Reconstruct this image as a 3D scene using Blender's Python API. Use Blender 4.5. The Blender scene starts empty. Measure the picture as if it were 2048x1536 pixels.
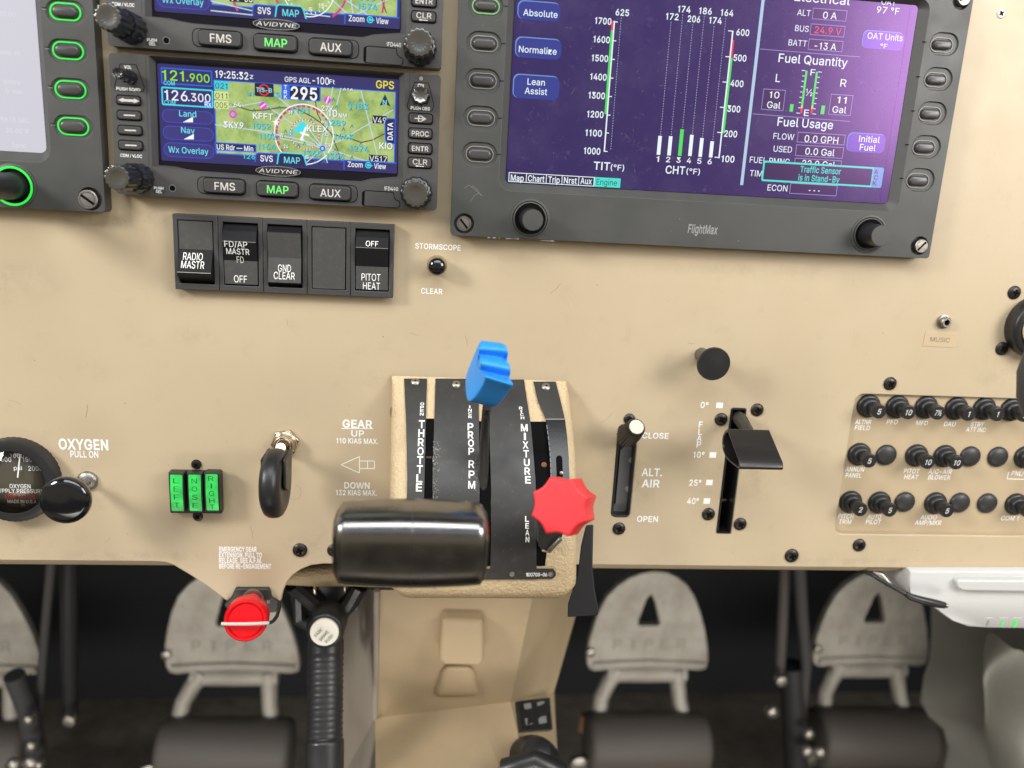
import bpy, bmesh, math, random
from mathutils import Vector, Matrix
from mathutils.geometry import tessellate_polygon
random.seed(7)
S = bpy.context.scene
COL = S.collection
# ---------------------------------------------------------------- camera
# Panel frame: u right, v up, w out of the panel towards the viewer (metres).
# The instrument panel is the plane w = 0; the camera stands at u = v = 0, w = DIST.
DIST = 0.445
FPX, CX, CY = 1640.0, 1024.0, 768.0
RM = ((0.99424868, -0.05396341, -0.09250677),
      (0.03047726, 0.97062809, -0.23864668),
      (0.10266786, 0.2344548, 0.96669036))
cam_d = bpy.data.cameras.new('camera')
cam = bpy.data.objects.new('camera', cam_d)
COL.objects.link(cam)
S.camera = cam
cam_d.sensor_width = 36.0
cam_d.lens = FPX / 2048 * 36.0
cam_d.clip_start = 0.01
cam_d.clip_end = 20
cr, cd, cf = RM
mw = Matrix(((cr[0], -cd[0], -cf[0], 0), (cr[2], -cd[2], -cf[2], -DIST), (-cr[1], cd[1], cf[1], 0), (0, 0, 0, 1)))
cam.matrix_world = mw
cam_d.dof.use_dof = True
cam_d.dof.focus_distance = 0.438
cam_d.dof.aperture_fstop = cam_d.lens / 5.0
# ---------------------------------------------------------------- light
S.view_settings.view_transform = 'Standard'
S.view_settings.look = 'None'
S.view_settings.exposure = 0.0
S.view_settings.gamma = 1.0
S.view_settings.use_curve_mapping = False
world = bpy.data.worlds.new('World')
S.world = world
world.use_nodes = True
nt = world.node_tree
nt.nodes.clear()
wo = nt.nodes.new('ShaderNodeOutputWorld')
bg = nt.nodes.new('ShaderNodeBackground')
tc = nt.nodes.new('ShaderNodeTexCoord')
sp = nt.nodes.new('ShaderNodeSeparateXYZ')
mr = nt.nodes.new('ShaderNodeMapRange')
cw = nt.nodes.new('ShaderNodeValToRGB')
nt.links.new(tc.outputs['Generated'], sp.inputs[0])
nt.links.new(sp.outputs['Z'], mr.inputs['Value'])
mr.inputs['From Min'].default_value = -1
mr.inputs['From Max'].default_value = 1
# the cabin seen by reflection: dark headliner, bright windows, tan seats, dark lower cabin, pale floor
for k_, (pos, c_) in enumerate(((0.0, (0.10, 0.085, 0.07)), (0.11, (0.12, 0.10, 0.08)), (0.135, (0.9, 0.78, 0.6)), (0.20, (0.85, 0.73, 0.56)), (0.235, (0.16, 0.135, 0.115)), (0.325, (0.17, 0.145, 0.12)), (0.365, (0.90, 0.77, 0.57)), (0.47, (1.1, 0.94, 0.70)),
                           (0.63, (0.70, 0.62, 0.50)), (0.665, (1.4, 1.7, 2.1)), (0.73, (1.5, 1.8, 2.2)), (0.79, (0.34, 0.36, 0.38)), (0.95, (0.26, 0.255, 0.24)))):
    el = cw.color_ramp.elements[k_] if k_ < 2 else cw.color_ramp.elements.new(pos)
    el.position = pos; el.color = (*c_, 1)
nz = nt.nodes.new('ShaderNodeTexNoise'); nz.inputs['Scale'].default_value = 2.2; nz.inputs['Detail'].default_value = 2
nt.links.new(tc.outputs['Generated'], nz.inputs['Vector'])
ad = nt.nodes.new('ShaderNodeMath'); ad.operation = 'MULTIPLY_ADD'; ad.inputs[1].default_value = 0.16; ad.inputs[2].default_value = -0.08
nt.links.new(nz.outputs['Fac'], ad.inputs[0])
sm = nt.nodes.new('ShaderNodeMath'); sm.operation = 'ADD'
nt.links.new(mr.outputs[0], sm.inputs[0]); nt.links.new(ad.outputs[0], sm.inputs[1])
nt.links.new(sm.outputs[0], cw.inputs[0])
nt.links.new(cw.outputs[0], bg.inputs[0])
bg.inputs['Strength'].default_value = 0.32
nt.links.new(bg.outputs[0], wo.inputs[0])

def area(name, loc, target, sx, sy, power, col):
    d = bpy.data.lights.new(name, 'AREA')
    d.shape = 'RECTANGLE'; d.size = sx; d.size_y = sy; d.energy = power; d.color = col
    o = bpy.data.objects.new(name, d)
    COL.objects.link(o)
    o.location = loc
    o.rotation_euler = (Vector(target) - Vector(loc)).to_track_quat('-Z', 'Y').to_euler()
    return o
area('window_light', (-0.92, -0.60, 0.42), (-0.12, 0, -0.06), 0.24, 0.26, 10.0, (1.0, 0.97, 0.93))
area('window_light', (0.76, -0.64, 0.27), (0.30, 0, 0.08), 0.40, 0.42, 7.2, (1.0, 0.97, 0.93))
area('windscreen_light', (0.05, -0.62, 0.66), (0.05, 0, 0.06), 1.0, 0.40, 7.8, (0.95, 0.98, 1.0))
cl = area('footwell_fill_light', (0.0, -0.52, -0.60), (0.0, 0.42, -0.46), 1.4, 0.16, 2.1, (1.0, 0.96, 0.90))  # unseen fill lamp, added low down to brighten the pedals and footwell
cl.data.spread = math.radians(75)

# ---------------------------------------------------------------- helpers
def P(x, y, w=0.0):
    """Point (u, v, w) where the plane at height w over the panel shows at photograph pixel x, y."""
    dx, dy = (x - CX) / FPX, (y - CY) / FPX
    a = RM[0][0]*dx + RM[1][0]*dy + RM[2][0]
    b = RM[0][1]*dx + RM[1][1]*dy + RM[2][1]
    c = RM[0][2]*dx + RM[1][2]*dy + RM[2][2]
    t = (DIST - w) / c
    return (t*a, -t*b, w)
def Q(x, y, u):
    """Point on the plane of constant u."""
    dx, dy = (x - CX) / FPX, (y - CY) / FPX
    a = RM[0][0]*dx + RM[1][0]*dy + RM[2][0]
    b = RM[0][1]*dx + RM[1][1]*dy + RM[2][1]
    c = RM[0][2]*dx + RM[1][2]*dy + RM[2][2]
    t = u / a
    return (u, -t*b, DIST - t*c)
def sc(x, y, w=0.0):
    """metres per photograph pixel, across and down, at that point"""
    p, q, r, s = P(x+1, y, w), P(x-1, y, w), P(x, y+1, w), P(x, y-1, w)
    return (p[0]-q[0])/2, (s[1]-r[1])/2
def RC(x0, y0, x1, y1, w=0.0):
    a, b = P(x0, y0, w), P(x1, y1, w)
    return (a[0], b[1], b[0], a[1])
def srgb(r, g, b):
    f = lambda c: c/12.92 if c <= 0.04045 else ((c+0.055)/1.055)**2.4
    return (f(r/255), f(g/255), f(b/255))

MATS = {}
def mat(name, col, rough=0.5, metal=0.0, bump=None, var=None, spec=0.5, tint=None, emit=None, es=1.0, coat=0.0, rvar=None, aniso=None):
    if name in MATS: return MATS[name]
    m = bpy.data.materials.new(name); MATS[name] = m
    m.use_nodes = True
    n = m.node_tree; b = n.nodes['Principled BSDF']
    b.inputs['Base Color'].default_value = (*col, 1)
    b.inputs['Roughness'].default_value = rough
    b.inputs['Metallic'].default_value = metal
    b.inputs['Specular IOR Level'].default_value = spec
    if tint: b.inputs['Specular Tint'].default_value = (*tint, 1)
    if coat: b.inputs['Coat Weight'].default_value = coat; b.inputs['Coat Roughness'].default_value = 0.08
    if emit:
        b.inputs['Emission Color'].default_value = (*emit, 1)
        b.inputs['Emission Strength'].default_value = es
    t = None
    if bump or var or rvar:
        t = n.nodes.new('ShaderNodeTexCoord')
    if bump:
        for k, (scale, stg, dist) in enumerate(bump if isinstance(bump[0], tuple) else (bump,)):
            nz = n.nodes.new('ShaderNodeTexNoise'); nz.inputs['Scale'].default_value = scale; nz.inputs['Detail'].default_value = 4
            n.links.new(t.outputs['Object'], nz.inputs['Vector'])
            bp = n.nodes.new('ShaderNodeBump'); bp.inputs['Strength'].default_value = stg; bp.inputs['Distance'].default_value = dist
            n.links.new(nz.outputs['Fac'], bp.inputs['Height'])
            if k: n.links.new(last.outputs[0], bp.inputs['Normal'])
            last = bp
        n.links.new(last.outputs[0], b.inputs['Normal'])
    if var:
        src = None
        for k, (scale, c2, lo, hi) in enumerate(var if isinstance(var[0], tuple) else (var,)):
            nz = n.nodes.new('ShaderNodeTexNoise'); nz.inputs['Scale'].default_value = scale; nz.inputs['Detail'].default_value = 6
            nz.inputs['Roughness'].default_value = 0.6
            n.links.new(t.outputs['Object'], nz.inputs['Vector'])
            rp = n.nodes.new('ShaderNodeMapRange'); rp.inputs['From Min'].default_value = lo; rp.inputs['From Max'].default_value = hi
            n.links.new(nz.outputs['Fac'], rp.inputs['Value'])
            mx = n.nodes.new('ShaderNodeMix'); mx.data_type = 'RGBA'
            n.links.new(rp.outputs[0], mx.inputs['Factor'])
            if src is None: mx.inputs['A'].default_value = (*col, 1)
            else: n.links.new(src, mx.inputs['A'])
            mx.inputs['B'].default_value = (*c2, 1)
            src = mx.outputs['Result']
        n.links.new(src, b.inputs['Base Color'])
    if rvar:
        scale, lo, hi = rvar
        nz = n.nodes.new('ShaderNodeTexNoise'); nz.inputs['Scale'].default_value = scale; nz.inputs['Detail'].default_value = 5
        n.links.new(t.outputs['Object'], nz.inputs['Vector'])
        rp = n.nodes.new('ShaderNodeMapRange'); rp.inputs['From Min'].default_value = 0.3; rp.inputs['From Max'].default_value = 0.7
        rp.inputs['To Min'].default_value = lo; rp.inputs['To Max'].default_value = hi
        n.links.new(nz.outputs['Fac'], rp.inputs['Value']); n.links.new(rp.outputs[0], b.inputs['Roughness'])
    return m

# outlines of the sans serif letters used on the panel: letter, advance, loops of x, y in thousandths of the capital height
FONT = (
    ('A', 943, [[393,999,31,-1,168,-1,265,280,678,280,775,2,909,-1,547,996],[472,892,522,718,637,389,303,389]]),
    ('B', 897, [[117,999,117,-1,551,2,645,21,701,46,748,80,786,127,820,227,817,333,801,383,773,430,711,486,654,511,620,514,623,527,657,536,711,568,757,621,776,668,779,786,742,883,667,955,570,992],[245,455,495,455,551,449,607,427,657,386,689,333,698,243,686,202,632,143,576,121,504,111,245,111],[245,561,245,889,536,883,598,858,642,811,661,755,654,680,629,630,582,589,498,561]]),
    ('C', 1003, [[737,963,653,998,562,1013,459,1010,369,988,303,957,225,898,156,810,119,735,90,638,78,510,84,398,119,263,156,188,197,132,284,54,372,10,447,-8,537,-15,606,-8,687,13,775,60,844,123,878,170,912,242,928,317,803,317,769,226,690,148,581,107,469,107,378,138,290,210,244,285,212,382,203,538,231,685,259,745,306,807,359,851,409,876,484,895,569,895,644,876,706,842,744,807,787,738,803,685,928,685,912,757,869,845,819,904]]),
    ('D', 987, [[117,-1,439,-1,586,17,651,39,723,80,801,152,832,196,870,271,901,392,907,455,901,611,873,724,836,802,795,858,698,939,614,977,501,999,117,999],[245,111,245,889,489,886,592,861,657,824,698,786,729,742,770,642,786,521,782,433,748,296,714,236,667,186,589,139,486,114]]),
    ('E', 823, [[739,-1,739,111,245,111,245,449,698,449,698,561,245,561,245,889,732,889,732,999,117,999,117,-1]]),
    ('F', 806, [[117,-1,245,-1,245,436,679,436,679,546,245,546,245,889,726,889,726,999,117,999]]),
    ('G', 1023, [[609,1007,559,1013,434,1007,350,982,262,932,197,870,140,785,103,692,84,601,78,488,90,360,112,279,153,192,203,123,265,67,362,13,447,-8,522,-15,609,-8,684,10,762,48,812,85,881,167,912,229,934,310,940,504,556,504,556,392,815,392,812,338,794,270,753,201,703,154,653,126,587,107,497,104,444,113,362,148,325,176,275,232,244,285,206,423,203,538,212,617,231,685,269,760,322,823,369,857,481,895,565,895,612,885,687,851,734,810,775,754,803,685,931,685,909,770,844,876,740,960]]),
    ('H', 1016, [[117,-1,245,-1,245,455,770,455,770,-1,898,-1,898,999,770,999,770,568,245,568,245,999,117,999]]),
    ('I', 363, [[118,0,245,0,245,1000,118,1000]]),
    ('J', 779, [[661,1001,536,1001,536,285,526,213,489,145,451,117,408,101,339,98,289,110,229,154,204,198,192,254,192,338,64,338,67,232,89,148,126,85,208,20,276,-5,358,-15,483,4,576,60,608,95,639,151,661,248]]),
    ('K', 917, [[882,-1,479,561,501,596,879,999,711,999,345,602,248,480,245,999,117,999,117,-1,245,-1,245,330,386,480,732,-1]]),
    ('L', 772, [[117,999,117,-1,711,-1,711,111,245,111,245,999]]),
    ('M', 1235, [[117,999,117,-1,239,-1,236,849,326,589,561,2,673,-1,911,605,992,852,992,-1,1117,-1,1117,999,932,996,682,346,620,143,557,339,301,996]]),
    ('N', 1029, [[117,-1,245,-1,245,671,236,842,379,596,757,2,911,-1,911,999,782,999,782,349,792,155,686,346,270,999,117,999]]),
    ('O', 1048, [[562,1013,487,1013,409,1001,309,960,250,920,184,851,131,763,103,688,81,570,87,379,119,263,156,188,200,129,294,48,372,10,469,-12,581,-12,647,1,728,32,806,85,872,157,925,251,956,351,969,442,969,557,956,648,925,748,875,838,800,920,747,957,672,992],[565,895,640,876,684,854,734,817,784,754,815,692,837,613,847,517,844,432,812,301,769,223,722,173,672,138,609,113,494,104,440,113,362,148,294,207,262,251,234,307,212,382,203,460,206,576,240,707,278,773,315,817,381,863,437,885]]),
    ('P', 874, [[117,-1,245,-1,245,364,489,364,579,377,682,424,723,458,761,508,801,630,804,699,795,771,779,821,739,889,651,961,598,983,517,999,117,999],[245,889,511,886,570,871,607,849,648,805,676,721,670,614,629,536,595,508,517,480,245,477]]),
    ('Q', 1048, [[922,-95,794,74,865,149,912,224,947,314,962,386,969,442,962,611,947,686,900,799,850,870,787,930,734,964,650,999,544,1014,440,1008,362,986,294,952,200,870,153,805,119,736,87,620,78,508,84,399,119,264,156,189,247,83,362,14,440,-8,550,-14,637,-1,703,20,787,-95],[465,892,584,892,647,874,719,830,759,789,803,720,828,655,844,567,844,430,828,345,787,252,722,174,615,314,481,314,628,124,562,105,437,114,334,167,256,261,222,345,206,424,203,539,212,617,253,733,290,789,334,833,403,874]]),
    ('R', 883, [[117,999,117,-1,245,-1,245,389,486,389,692,2,842,-1,617,408,698,452,742,492,792,589,804,655,801,755,786,814,751,880,673,952,564,992],[245,889,514,886,567,874,617,846,664,783,679,711,673,633,648,574,604,533,526,505,245,502]]),
    ('S', 878, [[521,1009,352,1006,236,963,199,938,146,881,121,838,105,784,108,669,133,609,177,559,286,494,583,403,630,375,674,319,677,241,646,175,568,119,477,97,380,100,290,131,233,181,211,228,205,269,74,269,96,169,140,97,221,31,333,-9,502,-16,621,13,690,50,749,106,783,166,799,219,802,309,790,363,755,422,718,459,599,525,327,606,271,641,233,691,227,766,255,828,308,872,399,900,486,900,577,872,646,806,661,744,786,744,777,816,727,903,649,966,596,991]]),
    ('T', 882, [[505,-1,505,889,821,889,821,999,61,999,61,889,380,889,380,-1]]),
    ('U', 1017, [[117,1001,117,333,132,230,164,158,195,114,273,45,342,11,407,-8,498,-17,592,-11,667,8,739,42,789,80,839,136,879,214,895,276,898,1001,773,1001,773,342,754,248,720,189,676,148,617,117,542,101,432,108,361,136,295,192,261,251,245,314,245,1001]]),
    ('V', 943, [[34,999,400,-1,547,-1,909,999,775,999,772,992,578,436,475,108,378,411,172,989,165,999]]),
    ('W', 1349, [[1315,999,1184,999,968,130,750,992,747,999,600,999,412,280,381,121,337,327,165,992,162,999,34,999,303,2,453,-1,456,5,628,639,675,852,725,621,893,2,1043,-1]]),
    ('X', 932, [[34,-1,181,-1,419,342,466,427,516,339,750,-1,897,-1,541,514,875,999,731,999,519,689,469,596,391,730,206,999,59,999,394,508]]),
    ('Y', 928, [[400,-1,528,-1,528,414,893,999,747,999,547,674,465,518,403,639,184,996,34,999,400,411]]),
    ('Z', 862, [[78,999,78,889,634,889,547,774,81,92,81,-1,784,-1,784,111,225,108,331,249,778,902,781,999]]),
    ('a', 765, [[662,1,662,532,649,598,612,666,580,698,527,729,396,757,268,741,174,698,118,644,80,573,196,538,218,579,249,610,293,635,358,651,430,648,477,632,515,601,537,557,543,494,533,469,508,454,249,416,187,398,124,363,87,323,62,257,62,169,93,85,140,35,180,10,246,-12,327,-18,396,-9,462,19,512,63,533,101,543,101,543,1],[543,373,537,223,499,154,458,119,399,94,290,91,230,113,193,151,180,188,183,241,202,276,230,298,308,326,474,348]]),
    ('b', 834, [[102,1001,102,1,221,1,221,114,240,108,274,55,305,26,374,-8,440,-17,496,-14,590,14,652,58,686,95,749,220,765,301,768,405,758,483,733,564,696,633,636,695,568,736,493,755,405,755,346,739,296,708,233,626,224,626,224,1001],[405,92,321,123,258,195,227,289,224,436,258,548,315,614,386,645,458,648,536,623,605,551,640,451,646,345,630,251,586,164,549,126,502,101]]),
    ('c', 778, [[610,695,563,723,491,748,341,751,275,733,213,698,150,639,122,598,94,539,72,455,66,358,78,251,106,170,138,117,185,64,247,20,356,-14,422,-17,506,-5,610,45,656,89,691,139,713,201,597,230,566,161,516,117,441,92,344,98,300,117,253,158,216,220,194,295,191,420,213,511,266,595,319,633,378,648,438,648,497,633,563,583,588,542,594,514,706,542,685,611]]),
    ('d', 834, [[731,1001,610,1001,610,626,600,626,572,673,535,711,488,739,428,755,344,755,269,736,206,701,153,651,106,576,69,436,69,308,85,223,119,139,153,89,197,45,266,5,375,-17,463,-8,538,33,600,114,616,114,616,1,731,1],[428,92,344,98,281,130,222,205,191,317,194,448,231,555,297,623,375,648,463,642,531,605,563,570,591,517,613,411,606,286,569,183,510,120]]),
    ('e', 794, [[447,755,360,755,310,745,241,717,185,676,138,623,100,555,69,430,75,264,94,198,128,130,188,61,231,30,275,8,363,-14,472,-14,585,20,669,86,716,170,706,183,600,208,569,148,525,114,456,92,375,92,285,126,244,164,213,214,194,273,188,333,728,333,728,442,719,501,669,623,578,711,525,736],[191,436,206,517,244,580,306,630,372,648,466,642,535,605,588,526,606,451,606,436]]),
    ('f', 499, [[158,-1,277,-1,277,642,449,642,449,746,277,746,283,871,299,902,337,927,421,930,446,921,477,1018,455,1033,349,1042,287,1030,246,1011,193,964,165,908,158,746,12,746,12,642,158,642]]),
    ('g', 836, [[731,747,616,747,616,628,600,631,550,700,478,743,416,756,353,756,291,743,244,725,178,678,106,578,69,437,72,290,103,184,175,84,222,50,297,18,353,9,441,12,531,50,563,78,600,134,613,134,610,-53,597,-97,572,-135,491,-182,369,-191,278,-163,194,-82,103,-132,100,-141,131,-188,200,-247,281,-282,344,-294,419,-297,506,-288,616,-247,672,-200,703,-157,731,-57],[444,647,500,628,531,606,591,522,613,431,610,303,575,206,528,153,463,122,360,118,316,131,263,165,210,247,191,325,194,453,231,556,281,612,347,643]]),
    ('h', 806, [[702,-1,702,508,690,583,661,649,608,708,552,739,483,755,411,755,340,736,296,711,258,677,224,624,224,999,102,999,102,-1,224,-1,230,514,255,571,290,608,318,627,377,646,446,646,483,636,518,617,555,577,574,533,583,464,583,-1]]),
    ('i', 328, [[102,-1,224,-1,224,746,102,746],[249,964,233,999,208,1021,177,1030,136,1027,92,992,80,955,83,927,121,880,183,871,236,905]]),
    ('j', 328, [[223,746,104,746,104,-72,92,-126,73,-151,32,-169,-21,-169,-21,-282,73,-276,142,-247,189,-201,217,-135,223,-97],[248,937,239,990,189,1028,129,1024,92,993,82,974,79,943,89,912,111,887,142,871,186,871,214,884,236,906]]),
    ('k', 748, [[102,999,102,-1,224,-1,224,277,299,349,577,-1,730,-1,396,424,705,746,558,746,240,418,224,418,224,999]]),
    ('l', 372, [[102,1000,108,110,136,47,186,10,268,-6,340,0,355,13,333,107,252,107,236,119,224,160,224,1000]]),
    ('m', 1199, [[1096,-1,1093,555,1065,646,1015,708,977,733,915,755,786,752,696,708,652,664,621,611,590,683,536,733,483,755,399,758,349,746,290,711,249,668,221,614,221,746,102,746,102,-1,224,-1,227,521,240,558,280,611,361,649,421,649,480,627,511,599,533,558,540,-1,658,-1,661,527,680,577,711,614,790,649,852,649,896,636,924,621,965,568,974,530,974,-1]]),
    ('n', 805, [[702,-1,702,508,680,611,646,671,608,708,543,742,483,755,411,755,340,736,296,711,258,677,221,617,221,746,102,746,102,-1,224,-1,230,514,255,571,290,608,318,627,377,646,446,646,483,636,518,617,555,577,574,533,583,464,583,-1]]),
    ('o', 816, [[341,751,275,733,213,698,150,639,122,598,94,539,72,455,66,358,75,267,97,192,125,136,160,89,225,33,338,-11,400,-17,478,-11,550,11,600,39,656,89,703,158,731,226,747,308,741,473,694,598,613,692,563,723,491,748],[378,648,469,642,544,601,600,520,625,426,625,311,591,198,525,123,441,92,356,95,278,133,244,170,216,220,191,317,194,442,228,545,288,614,319,633]]),
    ('p', 834, [[102,-282,224,-282,224,115,233,115,271,59,327,12,396,-13,483,-16,555,-1,618,31,680,87,730,168,758,259,768,337,765,440,746,531,715,603,680,653,627,703,565,737,483,756,377,749,305,715,271,684,236,631,221,628,221,746,102,746],[468,93,383,96,315,128,265,184,236,249,224,309,224,434,246,521,271,568,308,609,349,634,393,646,443,649,499,640,565,603,615,534,643,431,643,312,630,253,602,187,546,124]]),
    ('q', 834, [[731,-282,731,746,616,746,616,628,600,628,538,709,469,746,353,756,256,731,213,706,160,659,122,606,85,518,66,359,75,262,103,171,150,93,200,43,272,3,353,-16,438,-13,497,6,535,31,581,81,600,115,610,115,610,-282],[438,93,338,99,269,140,219,212,191,318,194,449,231,556,281,612,360,646,444,646,519,615,572,556,610,440,613,334,585,212,531,137,481,106]]),
    ('r', 509, [[102,-1,224,-1,224,496,233,533,261,580,327,627,374,639,477,633,477,755,383,755,321,736,252,680,227,630,221,630,221,746,102,746]]),
    ('s', 717, [[478,742,419,755,322,755,240,736,156,686,128,655,100,601,97,486,112,445,140,408,231,351,462,292,490,276,525,230,528,195,512,151,465,111,384,89,309,92,259,108,212,145,184,208,69,186,81,139,112,83,153,42,222,5,347,-17,465,-5,578,51,615,92,640,139,650,176,647,261,603,339,519,392,281,455,247,473,215,517,215,570,231,601,259,626,325,651,387,655,453,639,503,595,525,545,637,570,587,670,537,714]]),
    ('t', 447, [[415,0,396,106,346,97,283,106,262,125,249,159,249,644,402,644,402,747,249,747,249,925,127,925,127,747,12,747,12,644,127,644,127,159,140,100,183,38,243,3,324,-9]]),
    ('u', 806, [[102,745,105,217,124,139,158,76,196,39,252,7,311,-8,402,-8,461,7,511,36,555,79,586,132,586,1,702,1,702,745,583,745,577,239,558,189,518,139,461,107,415,98,321,111,286,129,243,182,224,251,224,745]]),
    ('v', 765, [[730,746,599,746,436,299,386,118,167,746,36,746,320,-1,445,-1]]),
    ('w', 1115, [[1071,746,943,746,940,739,834,358,784,139,777,139,731,352,624,742,496,746,390,371,337,133,174,739,171,746,46,746,268,2,393,2,559,605,721,5,724,-1,843,-1]]),
    ('x', 744, [[40,-1,180,-1,327,221,368,302,377,299,418,221,565,-1,702,-1,443,371,443,383,690,746,552,746,437,571,377,458,199,746,58,746,305,380]]),
    ('y', 765, [[92,-274,164,-286,261,-274,320,-240,377,-171,730,745,599,745,439,307,383,117,342,260,167,745,36,745,320,-2,289,-93,249,-155,199,-177,120,-168]]),
    ('z', 748, [[665,-1,665,111,246,111,653,646,653,746,93,746,93,636,499,636,499,627,84,96,81,-1]]),
    ('0', 891, [[477,1013,390,1010,321,992,255,954,202,901,165,845,124,745,102,642,93,513,111,301,133,223,177,132,233,63,290,23,340,1,440,-15,515,-8,583,13,643,51,686,95,721,145,758,226,783,323,796,429,786,657,768,742,721,854,686,904,608,973,543,1001],[474,98,418,98,371,110,318,145,286,182,240,285,215,448,221,623,258,767,290,823,327,863,374,892,430,904,518,892,590,838,640,751,674,585,671,382,636,242,602,179,561,135,527,113]]),
    ('1', 690, [[320,0,450,0,450,1000,352,1000,318,900,250,852,130,838,130,742,320,742]]),
    ('2', 891, [[124,-1,765,-1,765,111,299,111,299,121,643,483,709,577,740,652,749,761,727,846,662,936,577,989,459,1014,390,1011,315,992,218,933,152,839,134,777,127,711,249,711,262,792,284,833,321,871,399,902,509,896,565,867,599,833,624,783,631,714,612,639,549,546,124,92]]),
    ('3', 891, [[138,1001,138,888,566,888,550,860,307,588,307,485,447,485,500,476,553,454,607,410,635,360,647,260,622,185,582,142,538,117,482,101,375,101,300,126,235,188,216,260,85,260,107,163,128,123,172,73,219,38,297,4,438,-15,525,-5,600,20,678,70,747,160,772,251,763,367,722,451,650,520,560,560,438,573,728,898,732,1001]]),
    ('4', 891, [[608,999,483,999,83,324,77,208,555,208,555,-1,673,-1,673,208,811,208,811,321,673,321,673,624,555,624,555,321,214,321]]),
    ('5', 891, [[719,1001,188,1001,132,498,254,482,297,517,363,538,404,545,488,538,541,517,597,467,632,404,644,348,638,254,610,188,560,135,479,101,388,101,322,126,260,188,241,257,116,257,135,167,166,110,213,60,282,17,347,-5,426,-15,507,-8,563,7,654,60,694,101,741,176,760,232,769,304,760,410,713,520,647,592,563,638,454,657,335,635,263,592,294,888,719,888]]),
    ('6', 891, [[633,1001,492,998,217,592,164,492,139,423,124,310,133,229,152,173,180,120,236,57,299,17,349,-2,436,-15,495,-12,561,4,614,29,702,107,755,217,764,345,752,413,720,485,661,554,592,595,505,617,411,613,349,585],[502,101,424,95,355,113,295,160,255,235,245,338,264,410,320,482,380,513,452,523,527,507,564,485,602,448,633,388,642,348,642,270,627,213,599,167,564,132]]),
    ('7', 891, [[190,-1,327,2,768,880,768,999,121,999,121,889,637,889]]),
    ('8', 891, [[479,1013,351,1004,238,951,173,879,138,776,141,698,173,617,223,560,301,520,251,507,207,482,138,407,104,310,110,195,145,120,201,60,291,10,385,-12,526,-8,598,10,666,45,720,88,757,138,788,238,779,342,738,426,663,495,591,520,666,560,698,592,732,648,751,723,748,795,732,848,682,923,632,963,560,998],[660,238,632,173,579,126,510,101,401,98,329,117,263,163,229,235,229,310,254,373,313,429,382,457,491,460,576,429,623,388,657,323],[273,807,304,854,363,892,416,904,473,904,526,892,579,860,613,813,629,745,620,679,588,626,526,582,476,570,413,570,363,582,320,607,291,635,270,676,260,754]]),
    ('9', 891, [[258,-1,395,-1,674,411,749,571,764,649,764,721,749,799,720,861,645,949,577,989,530,1005,461,1014,392,1011,280,974,192,899,161,852,136,789,124,683,139,580,180,499,230,446,314,399,389,383,477,386,542,414],[483,480,392,483,327,514,274,574,249,646,249,736,270,802,330,871,402,902,489,902,552,877,614,811,642,730,642,649,611,564,545,502]]),
    (':', 369, [[271,43,277,65,271,118,224,165,199,171,152,165,130,153,102,115,96,87,102,46,115,24,152,-4,184,-10,221,-4,240,6],[268,578,277,606,274,649,237,699,202,712,159,709,109,668,96,628,99,596,118,562,140,543,162,534,212,534,243,549]]),
    ('.', 369, [[271,43,277,65,271,118,224,165,199,171,152,165,130,153,102,115,96,87,102,46,115,24,152,-4,184,-10,221,-4,240,6]]),
    ('-', 891, [[223,368,664,368,664,480,223,480]]),
    ('/', 490, [[461,1048,349,1048,27,-152,139,-152,143,-145]]),
    ('(', 537, [[465,1060,346,1060,327,1029,286,945,236,804,205,682,180,526,177,326,202,166,265,-27,346,-190,465,-190,408,-71,336,129,308,254,296,404,305,548,340,726,393,898]]),
    (')', 537, [[75,1060,147,891,206,688,234,523,241,376,228,251,197,116,141,-43,72,-190,191,-190,275,-21,334,163,359,320,356,532,331,685,300,807,253,938,206,1035,191,1060]]),
    ('°', 621, [[371,1002,286,1008,199,980,133,924,90,836,86,743,118,661,180,596,255,561,352,558,427,586,483,633,530,721,536,805,505,899,443,968],[255,668,215,699,193,736,186,758,193,827,215,865,261,899,299,908,361,899,383,886,427,833,436,799,427,730,386,680,358,665,283,658]]),
    ('½', 1150, [[120,-1,235,-1,920,999,804,999],[716,-1,1088,-1,1088,89,866,89,888,124,1023,267,1076,361,1079,424,1070,455,1051,486,1004,527,941,549,854,549,779,521,732,474,716,439,710,389,813,389,820,424,835,446,866,461,907,464,951,449,970,430,976,371,960,336,920,286,720,80],[291,455,291,999,157,999,48,918,48,811,185,908,185,455]]),
    ('—', 1374, [[-1,368,1374,368,1374,480,-1,480]]),
)
OUT = {}
for ch_, ad_, loops_ in FONT:
    OUT[ch_] = (ad_/1000, [[(l[i]/1000, l[i+1]/1000) for i in range(0, len(l), 2)] for l in loops_])
CAP = 1.0
def area2(p): return sum(p[i][0]*p[(i+1) % len(p)][1] - p[(i+1) % len(p)][0]*p[i][1] for i in range(len(p)))
def inside(q, p):
    r = False
    for i in range(len(p)):
        (x0, y0), (x1, y1) = p[i-1], p[i]
        if (y0 > q[1]) != (y1 > q[1]) and q[0] < (x1-x0)*(q[1]-y0)/(y1-y0)+x0: r = not r
    return r
def fatten(p, d):
    out = []
    for i in range(len(p)):
        a, b, c = Vector(p[i-1]), Vector(p[i]), Vector(p[(i+1) % len(p)])
        e, f = (b-a), (c-b)
        if e.length < 1e-6 or f.length < 1e-6: out.append(p[i]); continue
        e.normalize(); f.normalize()
        n = Vector((e.y+f.y, -(e.x+f.x)))
        if n.length < 1e-4: out.append(p[i]); continue
        n.normalize(); k = max(0.5, n.x*e.y - n.y*e.x)
        out.append((b.x + n.x*d/k, b.y + n.y*d/k))
    return out
GLY = {}
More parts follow.
